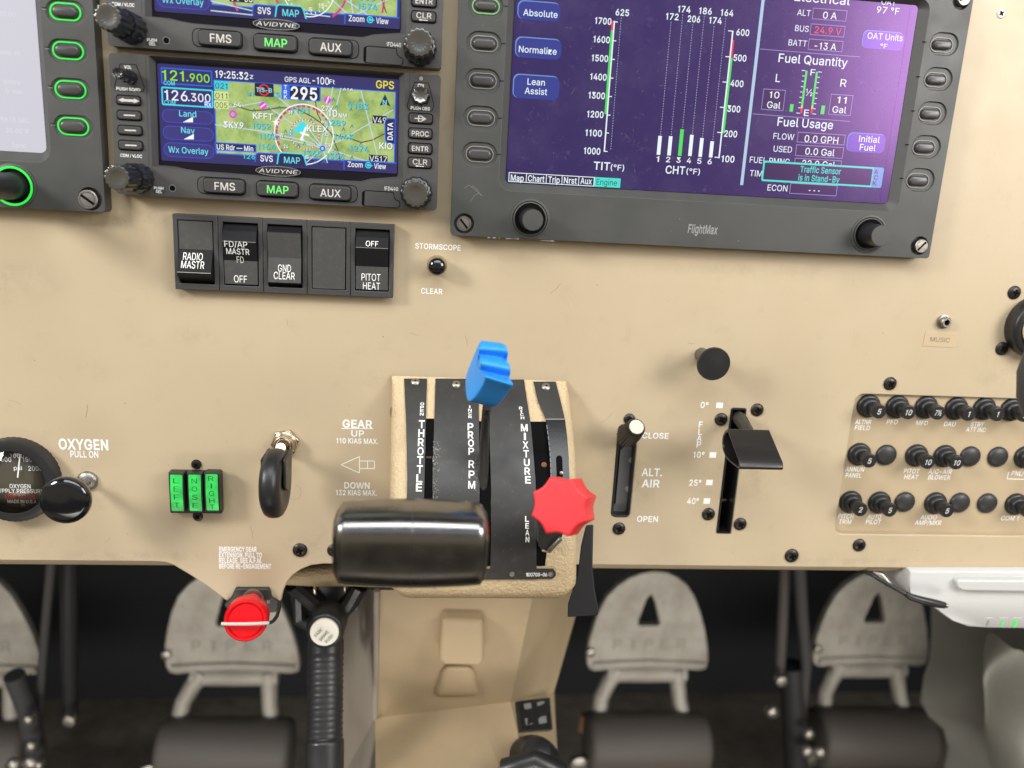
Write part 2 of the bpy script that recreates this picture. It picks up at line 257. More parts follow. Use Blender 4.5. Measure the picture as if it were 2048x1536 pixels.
def glyph(s, bold):
    """flat lettering mesh of a string, capital height 1"""
    k = (s, bold)
    if k in GLY: return GLY[k]
    vs, fs, x = [], [], 0.0
    for ch in s:
        if ch == ' ': x += 0.36; continue
        ad, loops = OUT[ch]
        L = [fatten(l, bold*1.15) for l in loops] if bold else loops
        outer = [l for l in L if area2(l) > 0]; holes = [l for l in L if area2(l) <= 0]
        for o_ in outer:
            grp = [o_] + [h for h in holes if inside(h[0], o_)]
            base = len(vs)
            flat = [p for l in grp for p in l]
            vs += [(p[0]+x, p[1]) for p in flat]
            for t in tessellate_polygon([[Vector((p[0], p[1], 0)) for p in l] for l in grp]):
                a, b, c = (flat[i] for i in t)
                ar = (b[0]-a[0])*(c[1]-a[1]) - (c[0]-a[0])*(b[1]-a[1])
                fs.append(tuple(base+i for i in (t if ar >= 0 else t[::-1])))
        x += ad + bold*1.2
    GLY[k] = (vs, fs)
    return GLY[k]

def circ(u, v, r, n=32, rv=None, a0=0.0):
    rv = r if rv is None else rv
    return [(u + r*math.cos(a0 + 2*math.pi*i/n), v + rv*math.sin(a0 + 2*math.pi*i/n)) for i in range(n)]
def rrect(u0, v0, u1, v1, r, n=5):
    r = max(1e-6, min(r, (u1-u0)/2 - 1e-6, (v1-v0)/2 - 1e-6))
    out = []
    for cu, cv, a in ((u1-r, v1-r, 0), (u0+r, v1-r, 90), (u0+r, v0+r, 180), (u1-r, v0+r, 270)):
        for i in range(n+1):
            t = math.radians(a + 90*i/n)
            out.append((cu + r*math.cos(t), cv + r*math.sin(t)))
    return out
def pill(u, v, hu, hv, n=7):
    return rrect(u-hu, v-hv, u+hu, v+hv, min(hu, hv)*0.999, n)
def ccw(p):
    a = sum(p[i][0]*p[(i+1) % len(p)][1] - p[(i+1) % len(p)][0]*p[i][1] for i in range(len(p)))
    return list(p) if a >= 0 else list(p)[::-1]

ROOT = {}
SH = 0.0   # upward shift used when the same navigator is built a second time
class M:
    """collects geometry in (u, v, w) and links it as ONE mesh object"""
    def __init__(s): s.v, s.f, s.mi, s.ms, s.flat = [], [], [], [], []
    def slot(s, m):
        if m not in s.ms: s.ms.append(m)
        return s.ms.index(m)
    def add(s, vs, fs, m, flat=False):
        o = len(s.v); k = s.slot(m)
        s.v += [tuple(p) for p in vs]
        for f in fs:
            s.f.append(tuple(i+o for i in f)); s.mi.append(k); s.flat.append(flat)
    def prism(s, poly, w0, w1, m, back=False, inset=0.0, mside=None):
        poly = ccw(poly); n = len(poly)
        if inset:
            cu = sum(p[0] for p in poly)/n; cv = sum(p[1] for p in poly)/n
            ex = max(abs(p[0]-cu) for p in poly); ey = max(abs(p[1]-cv) for p in poly)
            top = [(cu+(p[0]-cu)*(1-inset/ex), cv+(p[1]-cv)*(1-inset/ey)) for p in poly]
        else: top = poly
        vs = [(a, b, w0) for a, b in poly] + [(a, b, w1) for a, b in top]
        side = [(i, (i+1) % n, n+(i+1) % n, n+i) for i in range(n)]
        s.add(vs, side + [tuple(range(n, 2*n))] + ([tuple(range(n-1, -1, -1))] if back else []), m)
    def sheet(s, poly, w, m):
        poly = ccw(poly)
        s.add([(a, b, w) for a, b in poly], [tuple(range(len(poly)))], m, True)
    def loops(s, loops, m, cap0=False, cap1=True, close=True):
        """skin through loops of (u,v,w), equal counts"""
        n = len(loops[0]); vs = [p for l in loops for p in l]; fs = []
        for k in range(len(loops)-1):
            for i in range(n if close else n-1):
                j = (i+1) % n
                fs.append((k*n+i, k*n+j, (k+1)*n+j, (k+1)*n+i))
        if cap0: fs.append(tuple(range(n-1, -1, -1)))
        if cap1: fs.append(tuple(range((len(loops)-1)*n, len(loops)*n)))
        s.add(vs, fs, m)
    def lathe(s, c, prof, m, n=32, axis=(0, 0, 1), scallop=None, cap=True, back=False):
        """prof: (radius, height along axis) from the back to the front"""
        ax = Vector(axis).normalized()
        t = Vector((0, 1, 0)) if abs(ax.y) < 0.9 else Vector((1, 0, 0))
        e1 = t.cross(ax).normalized(); e2 = ax.cross(e1)
        ls = []
        for r, h in prof:
            l = []
            for i in range(n):
                a = 2*math.pi*i/n
                rr = r*(1 + (scallop[1]*math.cos(scallop[0]*a) if scallop else 0))
                l.append(tuple(Vector(c) + ax*h + e1*rr*math.cos(a) + e2*rr*math.sin(a)))
            ls.append(l)
        s.loops(ls, m, cap0=back, cap1=cap)
    def tube(s, pts, r, m, n=10, caps=True):
        pts = [Vector(p) for p in pts]; ls = []; up = None
        rs = r if isinstance(r, (list, tuple)) else [r]*len(pts)
        for i, p in enumerate(pts):
            d = (pts[min(i+1, len(pts)-1)] - pts[max(i-1, 0)]).normalized()
            if up is None: up = Vector((0, 0, 1)) if abs(d.z) < 0.9 else Vector((0, 1, 0))
            e1 = up.cross(d).normalized(); e2 = d.cross(e1); up = e2
            ls.append([tuple(p + e1*rs[i]*math.cos(2*math.pi*k/n) + e2*rs[i]*math.sin(2*math.pi*k/n)) for k in range(n)])
        s.loops(ls, m, cap0=caps, cap1=caps)
    def box(s, u0, v0, u1, v1, w0, w1, m, back=True):
        s.prism([(u0, v0), (u1, v0), (u1, v1), (u0, v1)], w0, w1, m, back)
    def rect(s, x0, y0, x1, y1, w, m, r=0.0):
        u0, v0, u1, v1 = RC(x0, y0, x1, y1, w)
        s.sheet(rrect(u0, v0, u1, v1, r) if r else [(u0, v0), (u1, v0), (u1, v1), (u0, v1)], w, m)
    def frame(s, u0, v0, u1, v1, t, w, m, r=0.0):
        """flat outline"""
        if r:
            a = rrect(u0, v0, u1, v1, r); b = rrect(u0+t, v0+t, u1-t, v1-t, max(r-t, t*0.3))
        else:
            a = [(u0, v0), (u1, v0), (u1, v1), (u0, v1)]; b = [(u0+t, v0+t), (u1-t, v0+t), (u1-t, v1-t), (u0+t, v1-t)]
        n = len(a)
        s.add([(p[0], p[1], w) for p in a+b], [(i, (i+1) % n, n+(i+1) % n, n+i) for i in range(n)], m, True)
    def ann(s, u, v, r0, r1, w, m, n=40, a0=0, a1=360):
        k = n; full = abs(a1-a0) >= 360
        cnt = n if full else n+1
        vs = []
        for i in range(cnt):
            t = math.radians(a0+(a1-a0)*i/n)
            vs += [(u+r0*math.cos(t), v+r0*math.sin(t), w), (u+r1*math.cos(t), v+r1*math.sin(t), w)]
        fs = []
        for i in range(n):
            j = (i+1) % cnt
            fs.append((2*i, 2*i+1, 2*j+1, 2*j))
        s.add(vs, fs, m, True)
    def line(s, pts, t, w, m):
        """flat polyline of width t through (u, v) points"""
        for (a, b), (c, d) in zip(pts[:-1], pts[1:]):
            L = math.hypot(c-a, d-b)
            if L < 1e-9: continue
            nx, ny = -(d-b)/L*t/2, (c-a)/L*t/2
            s.sheet([(a+nx, b+ny), (a-nx, b-ny), (c-nx, d-ny), (c+nx, d+ny)], w, m)
    def pline(s, pts, tpx, w, m):
        x, y = pts[0]
        s.line([P(a, b, w)[:2] for a, b in pts], tpx*sc(x, y, w)[0], w, m)
    def text(s, t, x, y, wpx, hpx, w, m, bold=0.0, rot=0.0, shear=0.0, dv=0.0, fit=None):
        """flat lettering centred on pixel x, y: width wpx (None: natural), capital height hpx"""
        vs, fs = glyph(t, bold)
        if not vs: return
        x0 = min(a for a, b in vs); x1 = max(a for a, b in vs)
        nl = t.count('\n')
        sx, sy = sc(x, y, w)
        ky = hpx*sy/CAP; kx = wpx*sx/(x1-x0) if wpx else ky
        c = P(x, y, w); xm = (x0+x1)/2
        cr_, sr = math.cos(math.radians(rot)), math.sin(math.radians(rot))
        out = []
        for a, b in vs:
            b = b - CAP/2
            pu = (a-xm + shear*b)*kx; pv = b*ky
            uu, vv = c[0] + pu*cr_ - pv*sr, c[1] + dv + pu*sr + pv*cr_
            out.append((uu, vv, w if fit is None else fit(vv)))
        s.add(out, fs, m, True)
    def obj(s, name, parent=None, bevel=0.0, seg=2, ang=35, smooth=35, label=None, lim=40):
        off = ROOT.get(parent, (0, 0, 0)) if parent else (0, 0, 0)
        me = bpy.data.meshes.new(name)
        hh = 0.0 if parent else SH
        me.from_pydata([(p[0]-off[0], -(p[2]-off[2]), p[1]-off[1]+hh) for p in s.v], [], s.f)
        for m in s.ms: me.materials.append(m)
        me.polygons.foreach_set('material_index', s.mi)
        me.polygons.foreach_set('use_smooth', [not f for f in s.flat])
        me.update()
        if smooth < 180: me.set_sharp_from_angle(angle=math.radians(smooth))
        o = bpy.data.objects.new(name, me)
        COL.objects.link(o)
        if parent:
            o.parent = parent; ROOT[o] = off
        else: ROOT[o] = (0, 0, 0)
        if bevel:
            b = o.modifiers.new('edge', 'BEVEL'); b.width = bevel; b.segments = seg; b.limit_method = 'ANGLE'
            b.angle_limit = math.radians(lim); b.harden_normals = False; b.use_clamp_overlap = True
        if label: o['label'] = label
        return o
def thing(name, label, cat, loc=(0, 0, 0), group=None):
    o = bpy.data.objects.new(name, None); COL.objects.link(o)
    o.empty_display_size = 0.005
    o.location = (loc[0], -loc[2], loc[1]+SH); ROOT[o] = tuple(loc)
    o['label'] = label; o['category'] = cat
    if group: o['group'] = group
    return o
def tag(o, label, cat, group=None):
    o['label'] = label; o['category'] = cat
    if group: o['group'] = group
    return o
def struct(o): o['kind'] = 'structure'; return o
def cut(o, cutters):
    """boolean the closed prisms in cutters (an M) out of o"""
    c = cutters.obj('cutter'); c.parent = o.parent
    md = o.modifiers.new('cut', 'BOOLEAN'); md.object = c; md.operation = 'DIFFERENCE'; md.solver = 'EXACT'
    o.modifiers.move(len(o.modifiers)-1, 0)
    keep = [(x.width, x.segments, x.angle_limit) for x in o.modifiers if x.type == 'BEVEL']
    for x in list(o.modifiers):
        if x.type == 'BEVEL': o.modifiers.remove(x)
    if o.parent:
        po = ROOT[o]
        for v in c.data.vertices: v.co -= Vector((po[0], -po[2], po[1]+SH))
    dg = bpy.context.evaluated_depsgraph_get()
    me = bpy.data.meshes.new_from_object(o.evaluated_get(dg))
    old = o.data; o.modifiers.clear(); o.data = me; me.name = old.name
    bpy.data.meshes.remove(old)
    cme = c.data; bpy.data.objects.remove(c); bpy.data.meshes.remove(cme)
    me.set_sharp_from_angle(angle=math.radians(35))
    for wd, sg, al in keep:
        b = o.modifiers.new('edge', 'BEVEL'); b.width = wd; b.segments = sg; b.limit_method = 'ANGLE'; b.angle_limit = al
def kids(o): return [c for c in bpy.data.objects if c.parent == o]
def copy_tree(o, loc, label=None, skip=()):
    r = o.copy(); COL.objects.link(r)
    r.location = (loc[0], -loc[2], loc[1]); ROOT[r] = tuple(loc)
    if label: r['label'] = label
    for ch in kids(o):
        if ch.name.split('.')[0] in skip: continue
        c = ch.copy(); COL.objects.link(c); c.parent = r; ROOT[c] = tuple(loc)
        for g in kids(ch):
            d = g.copy(); COL.objects.link(d); d.parent = c; ROOT[d] = tuple(loc)
    return r
# ---------------------------------------------------------------- materials
TAN = mat('tan_panel_paint', (0.535, 0.43, 0.285), 0.42, bump=((2600, 0.22, 0.0002), (500, 0.10, 0.0004)),
          var=((9, (0.495, 0.392, 0.253), 0.35, 0.75), (60, (0.46, 0.365, 0.235), 0.58, 0.82)), rvar=(40, 0.38, 0.5))
TAN_PLATE = mat('tan_plate_paint', (0.50, 0.39, 0.245), 0.5, bump=(2600, 0.12, 0.0002), var=(25, (0.46, 0.35, 0.225), 0.4, 0.75))
# grime and rubbed patches on the panel paint
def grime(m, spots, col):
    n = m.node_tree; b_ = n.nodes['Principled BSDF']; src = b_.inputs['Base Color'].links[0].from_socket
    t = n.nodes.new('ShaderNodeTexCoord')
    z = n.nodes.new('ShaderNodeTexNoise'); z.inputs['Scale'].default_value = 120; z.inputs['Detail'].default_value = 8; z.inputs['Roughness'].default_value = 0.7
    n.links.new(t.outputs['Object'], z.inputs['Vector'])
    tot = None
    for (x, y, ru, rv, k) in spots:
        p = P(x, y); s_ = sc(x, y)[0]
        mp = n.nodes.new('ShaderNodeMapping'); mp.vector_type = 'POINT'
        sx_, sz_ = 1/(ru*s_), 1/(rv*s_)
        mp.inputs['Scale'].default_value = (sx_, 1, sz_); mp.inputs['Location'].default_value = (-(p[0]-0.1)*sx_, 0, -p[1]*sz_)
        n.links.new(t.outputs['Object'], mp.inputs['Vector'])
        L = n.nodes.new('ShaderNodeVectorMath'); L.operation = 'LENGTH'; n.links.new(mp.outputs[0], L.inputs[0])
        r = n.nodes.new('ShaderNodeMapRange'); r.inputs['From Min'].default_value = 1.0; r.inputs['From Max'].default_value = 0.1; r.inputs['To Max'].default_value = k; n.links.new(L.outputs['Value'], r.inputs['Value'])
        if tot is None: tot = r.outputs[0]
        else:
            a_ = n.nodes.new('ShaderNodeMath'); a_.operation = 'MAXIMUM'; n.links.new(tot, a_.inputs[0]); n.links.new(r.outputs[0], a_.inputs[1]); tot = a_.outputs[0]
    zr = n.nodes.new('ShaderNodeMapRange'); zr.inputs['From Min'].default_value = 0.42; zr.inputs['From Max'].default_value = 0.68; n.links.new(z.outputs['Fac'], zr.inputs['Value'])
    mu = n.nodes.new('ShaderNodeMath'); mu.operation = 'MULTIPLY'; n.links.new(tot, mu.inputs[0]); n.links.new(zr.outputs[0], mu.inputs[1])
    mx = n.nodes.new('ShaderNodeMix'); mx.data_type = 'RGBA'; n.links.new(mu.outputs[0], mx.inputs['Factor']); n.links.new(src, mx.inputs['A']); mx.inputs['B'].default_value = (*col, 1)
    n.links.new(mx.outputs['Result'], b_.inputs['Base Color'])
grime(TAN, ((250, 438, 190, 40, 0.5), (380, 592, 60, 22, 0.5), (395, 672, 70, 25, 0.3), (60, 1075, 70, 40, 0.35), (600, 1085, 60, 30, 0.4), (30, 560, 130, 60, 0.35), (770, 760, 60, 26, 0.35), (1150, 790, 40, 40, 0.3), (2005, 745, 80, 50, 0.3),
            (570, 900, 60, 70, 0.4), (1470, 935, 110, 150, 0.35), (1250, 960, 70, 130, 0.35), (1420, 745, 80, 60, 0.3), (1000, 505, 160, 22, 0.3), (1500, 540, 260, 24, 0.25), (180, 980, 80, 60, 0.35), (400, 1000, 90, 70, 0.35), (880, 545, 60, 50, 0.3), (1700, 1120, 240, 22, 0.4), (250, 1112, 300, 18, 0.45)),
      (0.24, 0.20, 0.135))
LEATHER = mat('tan_leather', (0.62, 0.475, 0.28), 0.36, bump=((700, 0.9, 0.0011), (230, 0.4, 0.0008)), var=(140, (0.55, 0.40, 0.22), 0.45, 0.75))
VINYL = mat('tan_moulded_vinyl', (0.40, 0.30, 0.175), 0.6, bump=(900, 0.15, 0.0004), var=(14, (0.34, 0.26, 0.165), 0.4, 0.7))
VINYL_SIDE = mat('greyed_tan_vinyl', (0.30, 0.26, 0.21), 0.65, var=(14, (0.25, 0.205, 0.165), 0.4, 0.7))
BEZEL = mat('dark_grey_bezel', (0.056, 0.057, 0.053), 0.48, bump=(3200, 0.12, 0.0002), var=((30, (0.067, 0.065, 0.06), 0.4, 0.8), (420, (0.11, 0.108, 0.10), 0.68, 0.82)), rvar=(60, 0.40, 0.55))
BEZEL2 = mat('grey_navigator_bezel', (0.062, 0.060, 0.058), 0.45, bump=(3200, 0.12, 0.0002), var=(50, (0.082, 0.079, 0.074), 0.4, 0.8), rvar=(60, 0.38, 0.52))
RECESS = mat('recess_grey', (0.036, 0.037, 0.036), 0.55)
DARK = mat('black_plastic', (0.018, 0.018, 0.019), 0.38, bump=(2500, 0.1, 0.0002), rvar=(90, 0.3, 0.46))
RUBBER = mat('rubber_key', (0.042, 0.041, 0.041), 0.5, bump=(2600, 0.15, 0.0002))
KEYTOP = mat('soft_key_top', (0.06, 0.056, 0.056), 0.3)
GLOSS = mat('gloss_black', (0.008, 0.008, 0.009), 0.10, coat=0.5)
HANDLE = mat('polished_black_handle', (0.27, 0.262, 0.25), 0.2, 1.0, rvar=(130, 0.19, 0.28))
FLAPB = mat('flap_handle_black', (0.020, 0.018, 0.017), 0.26, coat=0.3)
PALEGREEN = mat('half_lit_outline', (0.2, 0.3, 0.15), 0.4, emit=srgb(60, 200, 80), es=0.3)
KNOB = mat('black_knob', (0.012, 0.0125, 0.014), 0.22)
KNOBTOP = mat('satin_knob_top', (0.23, 0.225, 0.21), 0.22, 0.9, bump=(1200, 0.06, 0.0002))
VOID = mat('dark_gap', (0.004, 0.004, 0.004), 0.9, spec=0.1)
BLACKMET = mat('black_painted_metal', (0.031, 0.029, 0.026), 0.42, bump=(1500, 0.12, 0.0002), var=((220, (0.05, 0.05, 0.048), 0.55, 0.8), (1500, (0.16, 0.15, 0.13), 0.72, 0.76)), rvar=(50, 0.32, 0.52))
SWITCH = mat('switch_frame', (0.050, 0.050, 0.049), 0.5, bump=(2200, 0.2, 0.0003))
ROCKER = mat('rocker_face', (0.062, 0.061, 0.058), 0.45, bump=(1900, 0.35, 0.0003), var=(300, (0.085, 0.082, 0.076), 0.5, 0.8))
ROCKERD = mat('rocker_black', (0.008, 0.008, 0.009), 0.6, spec=0.25)
EDGEW = mat('worn_edge', (0.30, 0.285, 0.255), 0.5)
STEEL = mat('bright_steel', (0.36, 0.34, 0.305), 0.40, 1.0, bump=(1600, 0.35, 0.0004))
BRASSY = mat('nickel_brass', (0.60, 0.52, 0.40), 0.25, 1.0, bump=(700, 0.1, 0.0003))
SCREWB = mat('black_screw', (0.045, 0.038, 0.034), 0.34, 0.6, bump=(1800, 0.2, 0.0003))
WHITE = mat('white_paint', (0.95, 0.94, 0.90), 0.5)
WHITE2 = mat('dim_white_paint', (0.60, 0.58, 0.54), 0.5)
LOGO = mat('grey_print', (0.28, 0.28, 0.27), 0.5)
BLUEP = mat('blue_plastic', (0.025, 0.31, 0.86), 0.40, bump=((1400, 0.6, 0.0003), (300, 0.15, 0.0003)), var=((500, (0.035, 0.36, 0.90), 0.4, 0.8), (1600, (0.015, 0.17, 0.50), 0.66, 0.74)))
REDP = mat('red_plastic', (0.80, 0.030, 0.040), 0.42, bump=(1800, 0.3, 0.0002), var=(300, (0.84, 0.035, 0.04), 0.4, 0.8))
REDG = mat('red_gloss_plastic', (0.78, 0.004, 0.010), 0.3)
PEDAL = mat('cast_alloy', (0.42, 0.395, 0.34), 0.5, 0.1, bump=(300, 0.5, 0.0012), var=((22, (0.25, 0.215, 0.175), 0.40, 0.75), (140, (0.20, 0.17, 0.14), 0.58, 0.8)))
TREAD = mat('brown_rubber', (0.085, 0.074, 0.064), 0.6, bump=(400, 0.3, 0.0008))
RUST = mat('rusty_steel', (0.22, 0.10, 0.045), 0.7)
ROD = mat('grey_rod', (0.10, 0.098, 0.1), 0.4, 0.5)
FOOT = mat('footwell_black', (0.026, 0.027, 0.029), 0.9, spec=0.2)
CARPET = mat('dark_carpet', (0.22, 0.19, 0.15), 0.95, spec=0.1, bump=(600, 0.6, 0.002), var=(30, (0.15, 0.13, 0.105), 0.4, 0.7))
KICK = mat('grey_kick_panel', (0.34, 0.335, 0.30), 0.85, bump=(500, 0.2, 0.0008), var=(8, (0.27, 0.265, 0.24), 0.35, 0.7))
CLOTH = mat('pale_grey_cloth', (0.25, 0.245, 0.21), 0.85, bump=(300, 0.3, 0.001), var=(10, (0.18, 0.175, 0.15), 0.35, 0.7))
WPLAS = mat('white_device_plastic', (0.56, 0.555, 0.535), 0.38)
GREENLAMP = mat('green_lamp', (0.02, 0.25, 0.05), 0.3, emit=srgb(60, 225, 95), es=0.62)
def lamp_spots(m):
    n = m.node_tree; b_ = n.nodes['Principled BSDF']; t = n.nodes.new('ShaderNodeTexCoord'); z = n.nodes.new('ShaderNodeTexNoise'); z.inputs['Scale'].default_value = 150; z.inputs['Detail'].default_value = 2
    r = n.nodes.new('ShaderNodeMapRange'); r.inputs['From Min'].default_value = 0.3; r.inputs['From Max'].default_value = 0.7; r.inputs['To Min'].default_value = 0.30; r.inputs['To Max'].default_value = 0.80
    n.links.new(t.outputs['Object'], z.inputs['Vector']); n.links.new(z.outputs['Fac'], r.inputs['Value']); n.links.new(r.outputs[0], b_.inputs['Emission Strength'])
lamp_spots(GREENLAMP)
GREENRING = mat('green_backlight', (0.02, 0.3, 0.04), 0.4, emit=srgb(40, 235, 70), es=0.85)
KEYRING = mat('pale_key_outline', (0.26, 0.245, 0.22), 0.45)
def em(name, rgb, es=0.9, tint=None, rough=0.28, spec=0.5, base=(0.006, 0.006, 0.008), noise=None):
    return mat(name, base, rough, emit=srgb(*rgb), es=es, tint=tint, spec=spec, var=noise)

# ---------------------------------------------------------------- small shared pieces
def screw_mb(x, y, rpx, m, w=0.0, dome=0.35, kind='cross', rot=20, dv=0.0):
    b = M(); c = P(x, y, w); r = rpx*sc(x, y, w)[0]
    c = (c[0], c[1]+dv, c[2])
    b.lathe(c, [(r, 0), (r*0.98, r*dome*0.35), (r*0.8, r*dome*0.8), (r*0.45, r*dome), (r*0.02, r*dome*1.02)], m, 20)
    h = r*dome*1.04 + 0.00012; t = r*0.17
    a = math.radians(rot)
    for k in range(2 if kind == 'cross' else 1):
        aa = a + k*math.pi/2; L = r*(0.5 if kind == 'cross' else 0.85)
        e, f = (math.cos(aa)*L, math.sin(aa)*L), (-math.sin(aa)*t, math.cos(aa)*t)
        b.sheet([(c[0]+e[0]+f[0], c[1]+e[1]+f[1]), (c[0]-e[0]+f[0], c[1]-e[1]+f[1]), (c[0]-e[0]-f[0], c[1]-e[1]-f[1]), (c[0]+e[0]-f[0], c[1]+e[1]-f[1])],
                c[2]+h+k*0.00005, VOID)
    return b
# ---------------------------------------------------------------- the instrument panel
def pp(pts, w=0.0): return [P(x, y, w)[:2] for x, y in pts]
uL, uR, vT = P(-420, 700)[0], P(2480, 700)[0], P(1024, -330)[1]
vB = P(200, 1122.5)[1]
low = [(uL, vB)] + pp([(312, 1123.5), (330, 1125), (345, 1129.5), (380, 1150), (416, 1174), (452, 1201), (470, 1212), (500, 1217), (535, 1216), (555, 1209), (563, 1199),
      (567, 1181), (575, 1163), (586, 1150), (602, 1139), (622, 1131), (645, 1128)]) + [P(700, 1128)[:2]] + pp([(780, 1128.5), (1187, 1129.8), (1640, 1135)]) + [(uR, P(2048, 1138)[1])]
b = M()
b.prism(low + [(uR, vT), (uL, vT)], -0.0022, 0.0, TAN, back=True)
panel_root = thing('instrument_panel', 'tan painted metal instrument panel carrying all displays, switches and levers', 'instrument panel', (0.1, 0, 0))
panel = b.obj('panel_sheet', panel_root, bevel=0.0006, seg=2)
c = M()
u0, v0, u1, v1 = RC(1687, 787, 2420, 1070, 0)
vtl = P(1711.7, 788)[1]; uL2 = P(1690, 930)[0]; vbt = P(1860, 1070)[1]
BRK = (uL2, vbt, P(2420, 900)[0], vtl)
c.prism(rrect(*BRK, 0.005), -0.01, 0.01, TAN, back=True)
cut(panel, c)
c = M()
ca, cb2 = P(1250, 852), P(1241, 1034)
ALT = (P(1241.5, 950)[0]-0.0042, cb2[1], P(1241.5, 950)[0]+0.0060, P(1252, 838)[1])
sxx = sc(1248, 950)[0]
um = P(1248, 950)[0]
ALT = (um-19*sxx, P(1241, 1034)[1], um+19*sxx, P(1252, 850)[1])
c.prism(rrect(*ALT, 0.0028), -0.01, 0.01, TAN, back=True)
cut(panel, c)
c = M()
um = P(1462, 945)[0]
FLAP = (um-15*sxx, P(1444, 1067)[1], um+15*sxx, P(1476, 817)[1])
c.prism(rrect(*FLAP, 0.0012), -0.01, 0.01, TAN, back=True)
cut(panel, c)
# rolled lower lip behind the sheet
b = M()
def lip(ua, va, ub, vb):
    prof = [(0.0006, -0.0023), (-0.0016, -0.0030), (-0.0042, -0.0052), (-0.0066, -0.0090), (-0.0078, -0.0125), (-0.0060, -0.0135), (0.006, -0.0135)]
    b.loops([[(ua, va+h, w) for h, w in prof], [(ub, vb+h, w) for h, w in prof]], TAN, cap1=False, close=False)
lip(P(345, 1128)[0], P(312, 1123.5)[1], uL, vB)
b.obj('rolled_lip', panel_root)
b = M()
lip(uR, P(2048, 1138)[1], P(1187, 1130)[0], P(1187, 1129.8)[1])
b.obj('rolled_lip', panel_root)

# lettering painted on the panel
WO = 0.00012
def placard(lines, label, m=WHITE, extra=None):
    b = M()
    for a in lines:
        t, x, y, wp, hp = a[:5]
        b.text(t, x, y, wp, hp, WO, m, (a[5] if len(a) > 5 else 0.012)+0.02, shear=a[6] if len(a) > 6 else 0)
    if extra: extra(b)
    return b.obj('placard', panel_root, label=label)
placard([('OXYGEN', 167, 889, 99, 20, 0.02), ('PULL ON', 168.6, 908.5, 56, 12.5, 0.012)], 'white OXYGEN PULL ON lettering')
placard([('STORMSCOPE', 876, 493.7, 91, 10.5, 0.008)], 'white STORMSCOPE lettering over the push button')
placard([('CLEAR', 863.7, 582.5, 43, 10.5, 0.008)], 'white CLEAR lettering below the push button')
def gear_x(b):
    b.pline([(683, 857), (747, 857.5)], 1.6, WO, WHITE)
    b.pline([(682, 929.5), (719, 913), (719, 946), (682, 929.5)], 1.6, WO, WHITE)
    b.pline([(719, 922), (749, 922), (749, 937), (719, 937)], 1.6, WO, WHITE)
    b.pline([(735, 923), (735, 936)], 1.4, WO, WHITE)
placard([('GEAR', 715, 848, 60, 15, 0.03), ('UP', 715.5, 867, 26, 12, 0.012), ('110 KIAS MAX.', 715, 882, 84, 10, 0.02),
         ('DOWN', 714, 971, 51, 12, 0.018), ('132 KIAS MAX.', 713, 985.5, 82, 10, 0.02)], 'white gear speed lettering with an outlined arrow', extra=gear_x)
em_l = [('EMERGENCY GEAR', 476, 1098.5, 75, 9.2, 0.03), ('EXTENSION. PULL TO', 481, 1110, 86, 9.2, 0.03), ('RELEASE. SEE A.F.M.', 481, 1121, 86, 9.2, 0.03), ('BEFORE RE-ENGAGEMENT', 490.5, 1132.5, 104, 9.2, 0.03)]
placard(em_l, 'white four line emergency gear extension lettering')
placard([('CLOSE', 1311, 871.5, 53, 11, 0.012), ('ALT.', 1304, 944.5, 41, 15, 0.012), ('AIR', 1301.5, 967, 36, 15, 0.012), ('OPEN', 1295, 1038, 42, 11, 0.012)], 'white ALT. AIR lettering beside its slot')
def flap_x(b):
    for x, y in ((1439, 810.7), (1425.6, 910), (1418.7, 965), (1413.6, 1002)): b.rect(x-6, y-5.7, x+6, y+5.7, WO, WHITE)
placard([('0°', 1409, 810, 16, 11.5), ('F', 1401.6, 849, 8, 11.5, 0.01), ('L', 1400.5, 863.5, 8, 11.5, 0.01), ('A', 1398.5, 876.5, 10.5, 11.5, 0.01), ('P', 1397.7, 889, 9, 11.5, 0.01),
         ('10°', 1397.7, 909.5, 22.5, 11.5, 0.015), ('25°', 1390.5, 965.5, 24, 11.5, 0.015), ('40°', 1386, 1002, 23, 11.5, 0.015)], 'white flap scale lettering with four square marks', extra=flap_x)
# thin worn ring in the paint by the gear lever
b = M(); p = P(586, 984); b.ann(p[0], p[1], 0.0044, 0.00462, 0.0001, mat('worn_paint', (0.40, 0.30, 0.17), 0.4), a0=-110, a1=70); b.obj('worn_ring', panel_root)
# specks and hairline scratches in the paint
b = M(); random.seed(21); SPK = mat('paint_speck', (0.12, 0.09, 0.06), 0.6); HAIR = mat('paint_scratch', (0.62, 0.52, 0.36), 0.4)
for _ in range(46):
    x, y = random.uniform(0, 2040), random.uniform(530, 1110)
    if 760 < x < 1215 and y > 740 or (x > 1660 and 770 < y < 1080): continue
    p = P(x, y); b.sheet(circ(p[0], p[1], random.uniform(0.00012, 0.00032), 7), 0.00006, SPK if random.random() < 0.7 else HAIR)
for _ in range(26):
    x, y = random.uniform(0, 2040), random.uniform(540, 1100)
    if 760 < x < 1215 and y > 740 or (x > 1660 and 770 < y < 1080): continue
    a, l = random.uniform(0, 3.14), random.uniform(6, 34); b.pline([(x, y), (x+l*0.5*math.cos(a), y+l*0.5*math.sin(a)), (x+l*math.cos(a+0.15), y+l*math.sin(a+0.15))], random.uniform(0.25, 0.5), 0.00006, HAIR if random.random() < 0.6 else SPK)
b.obj('paint_wear', panel_root)
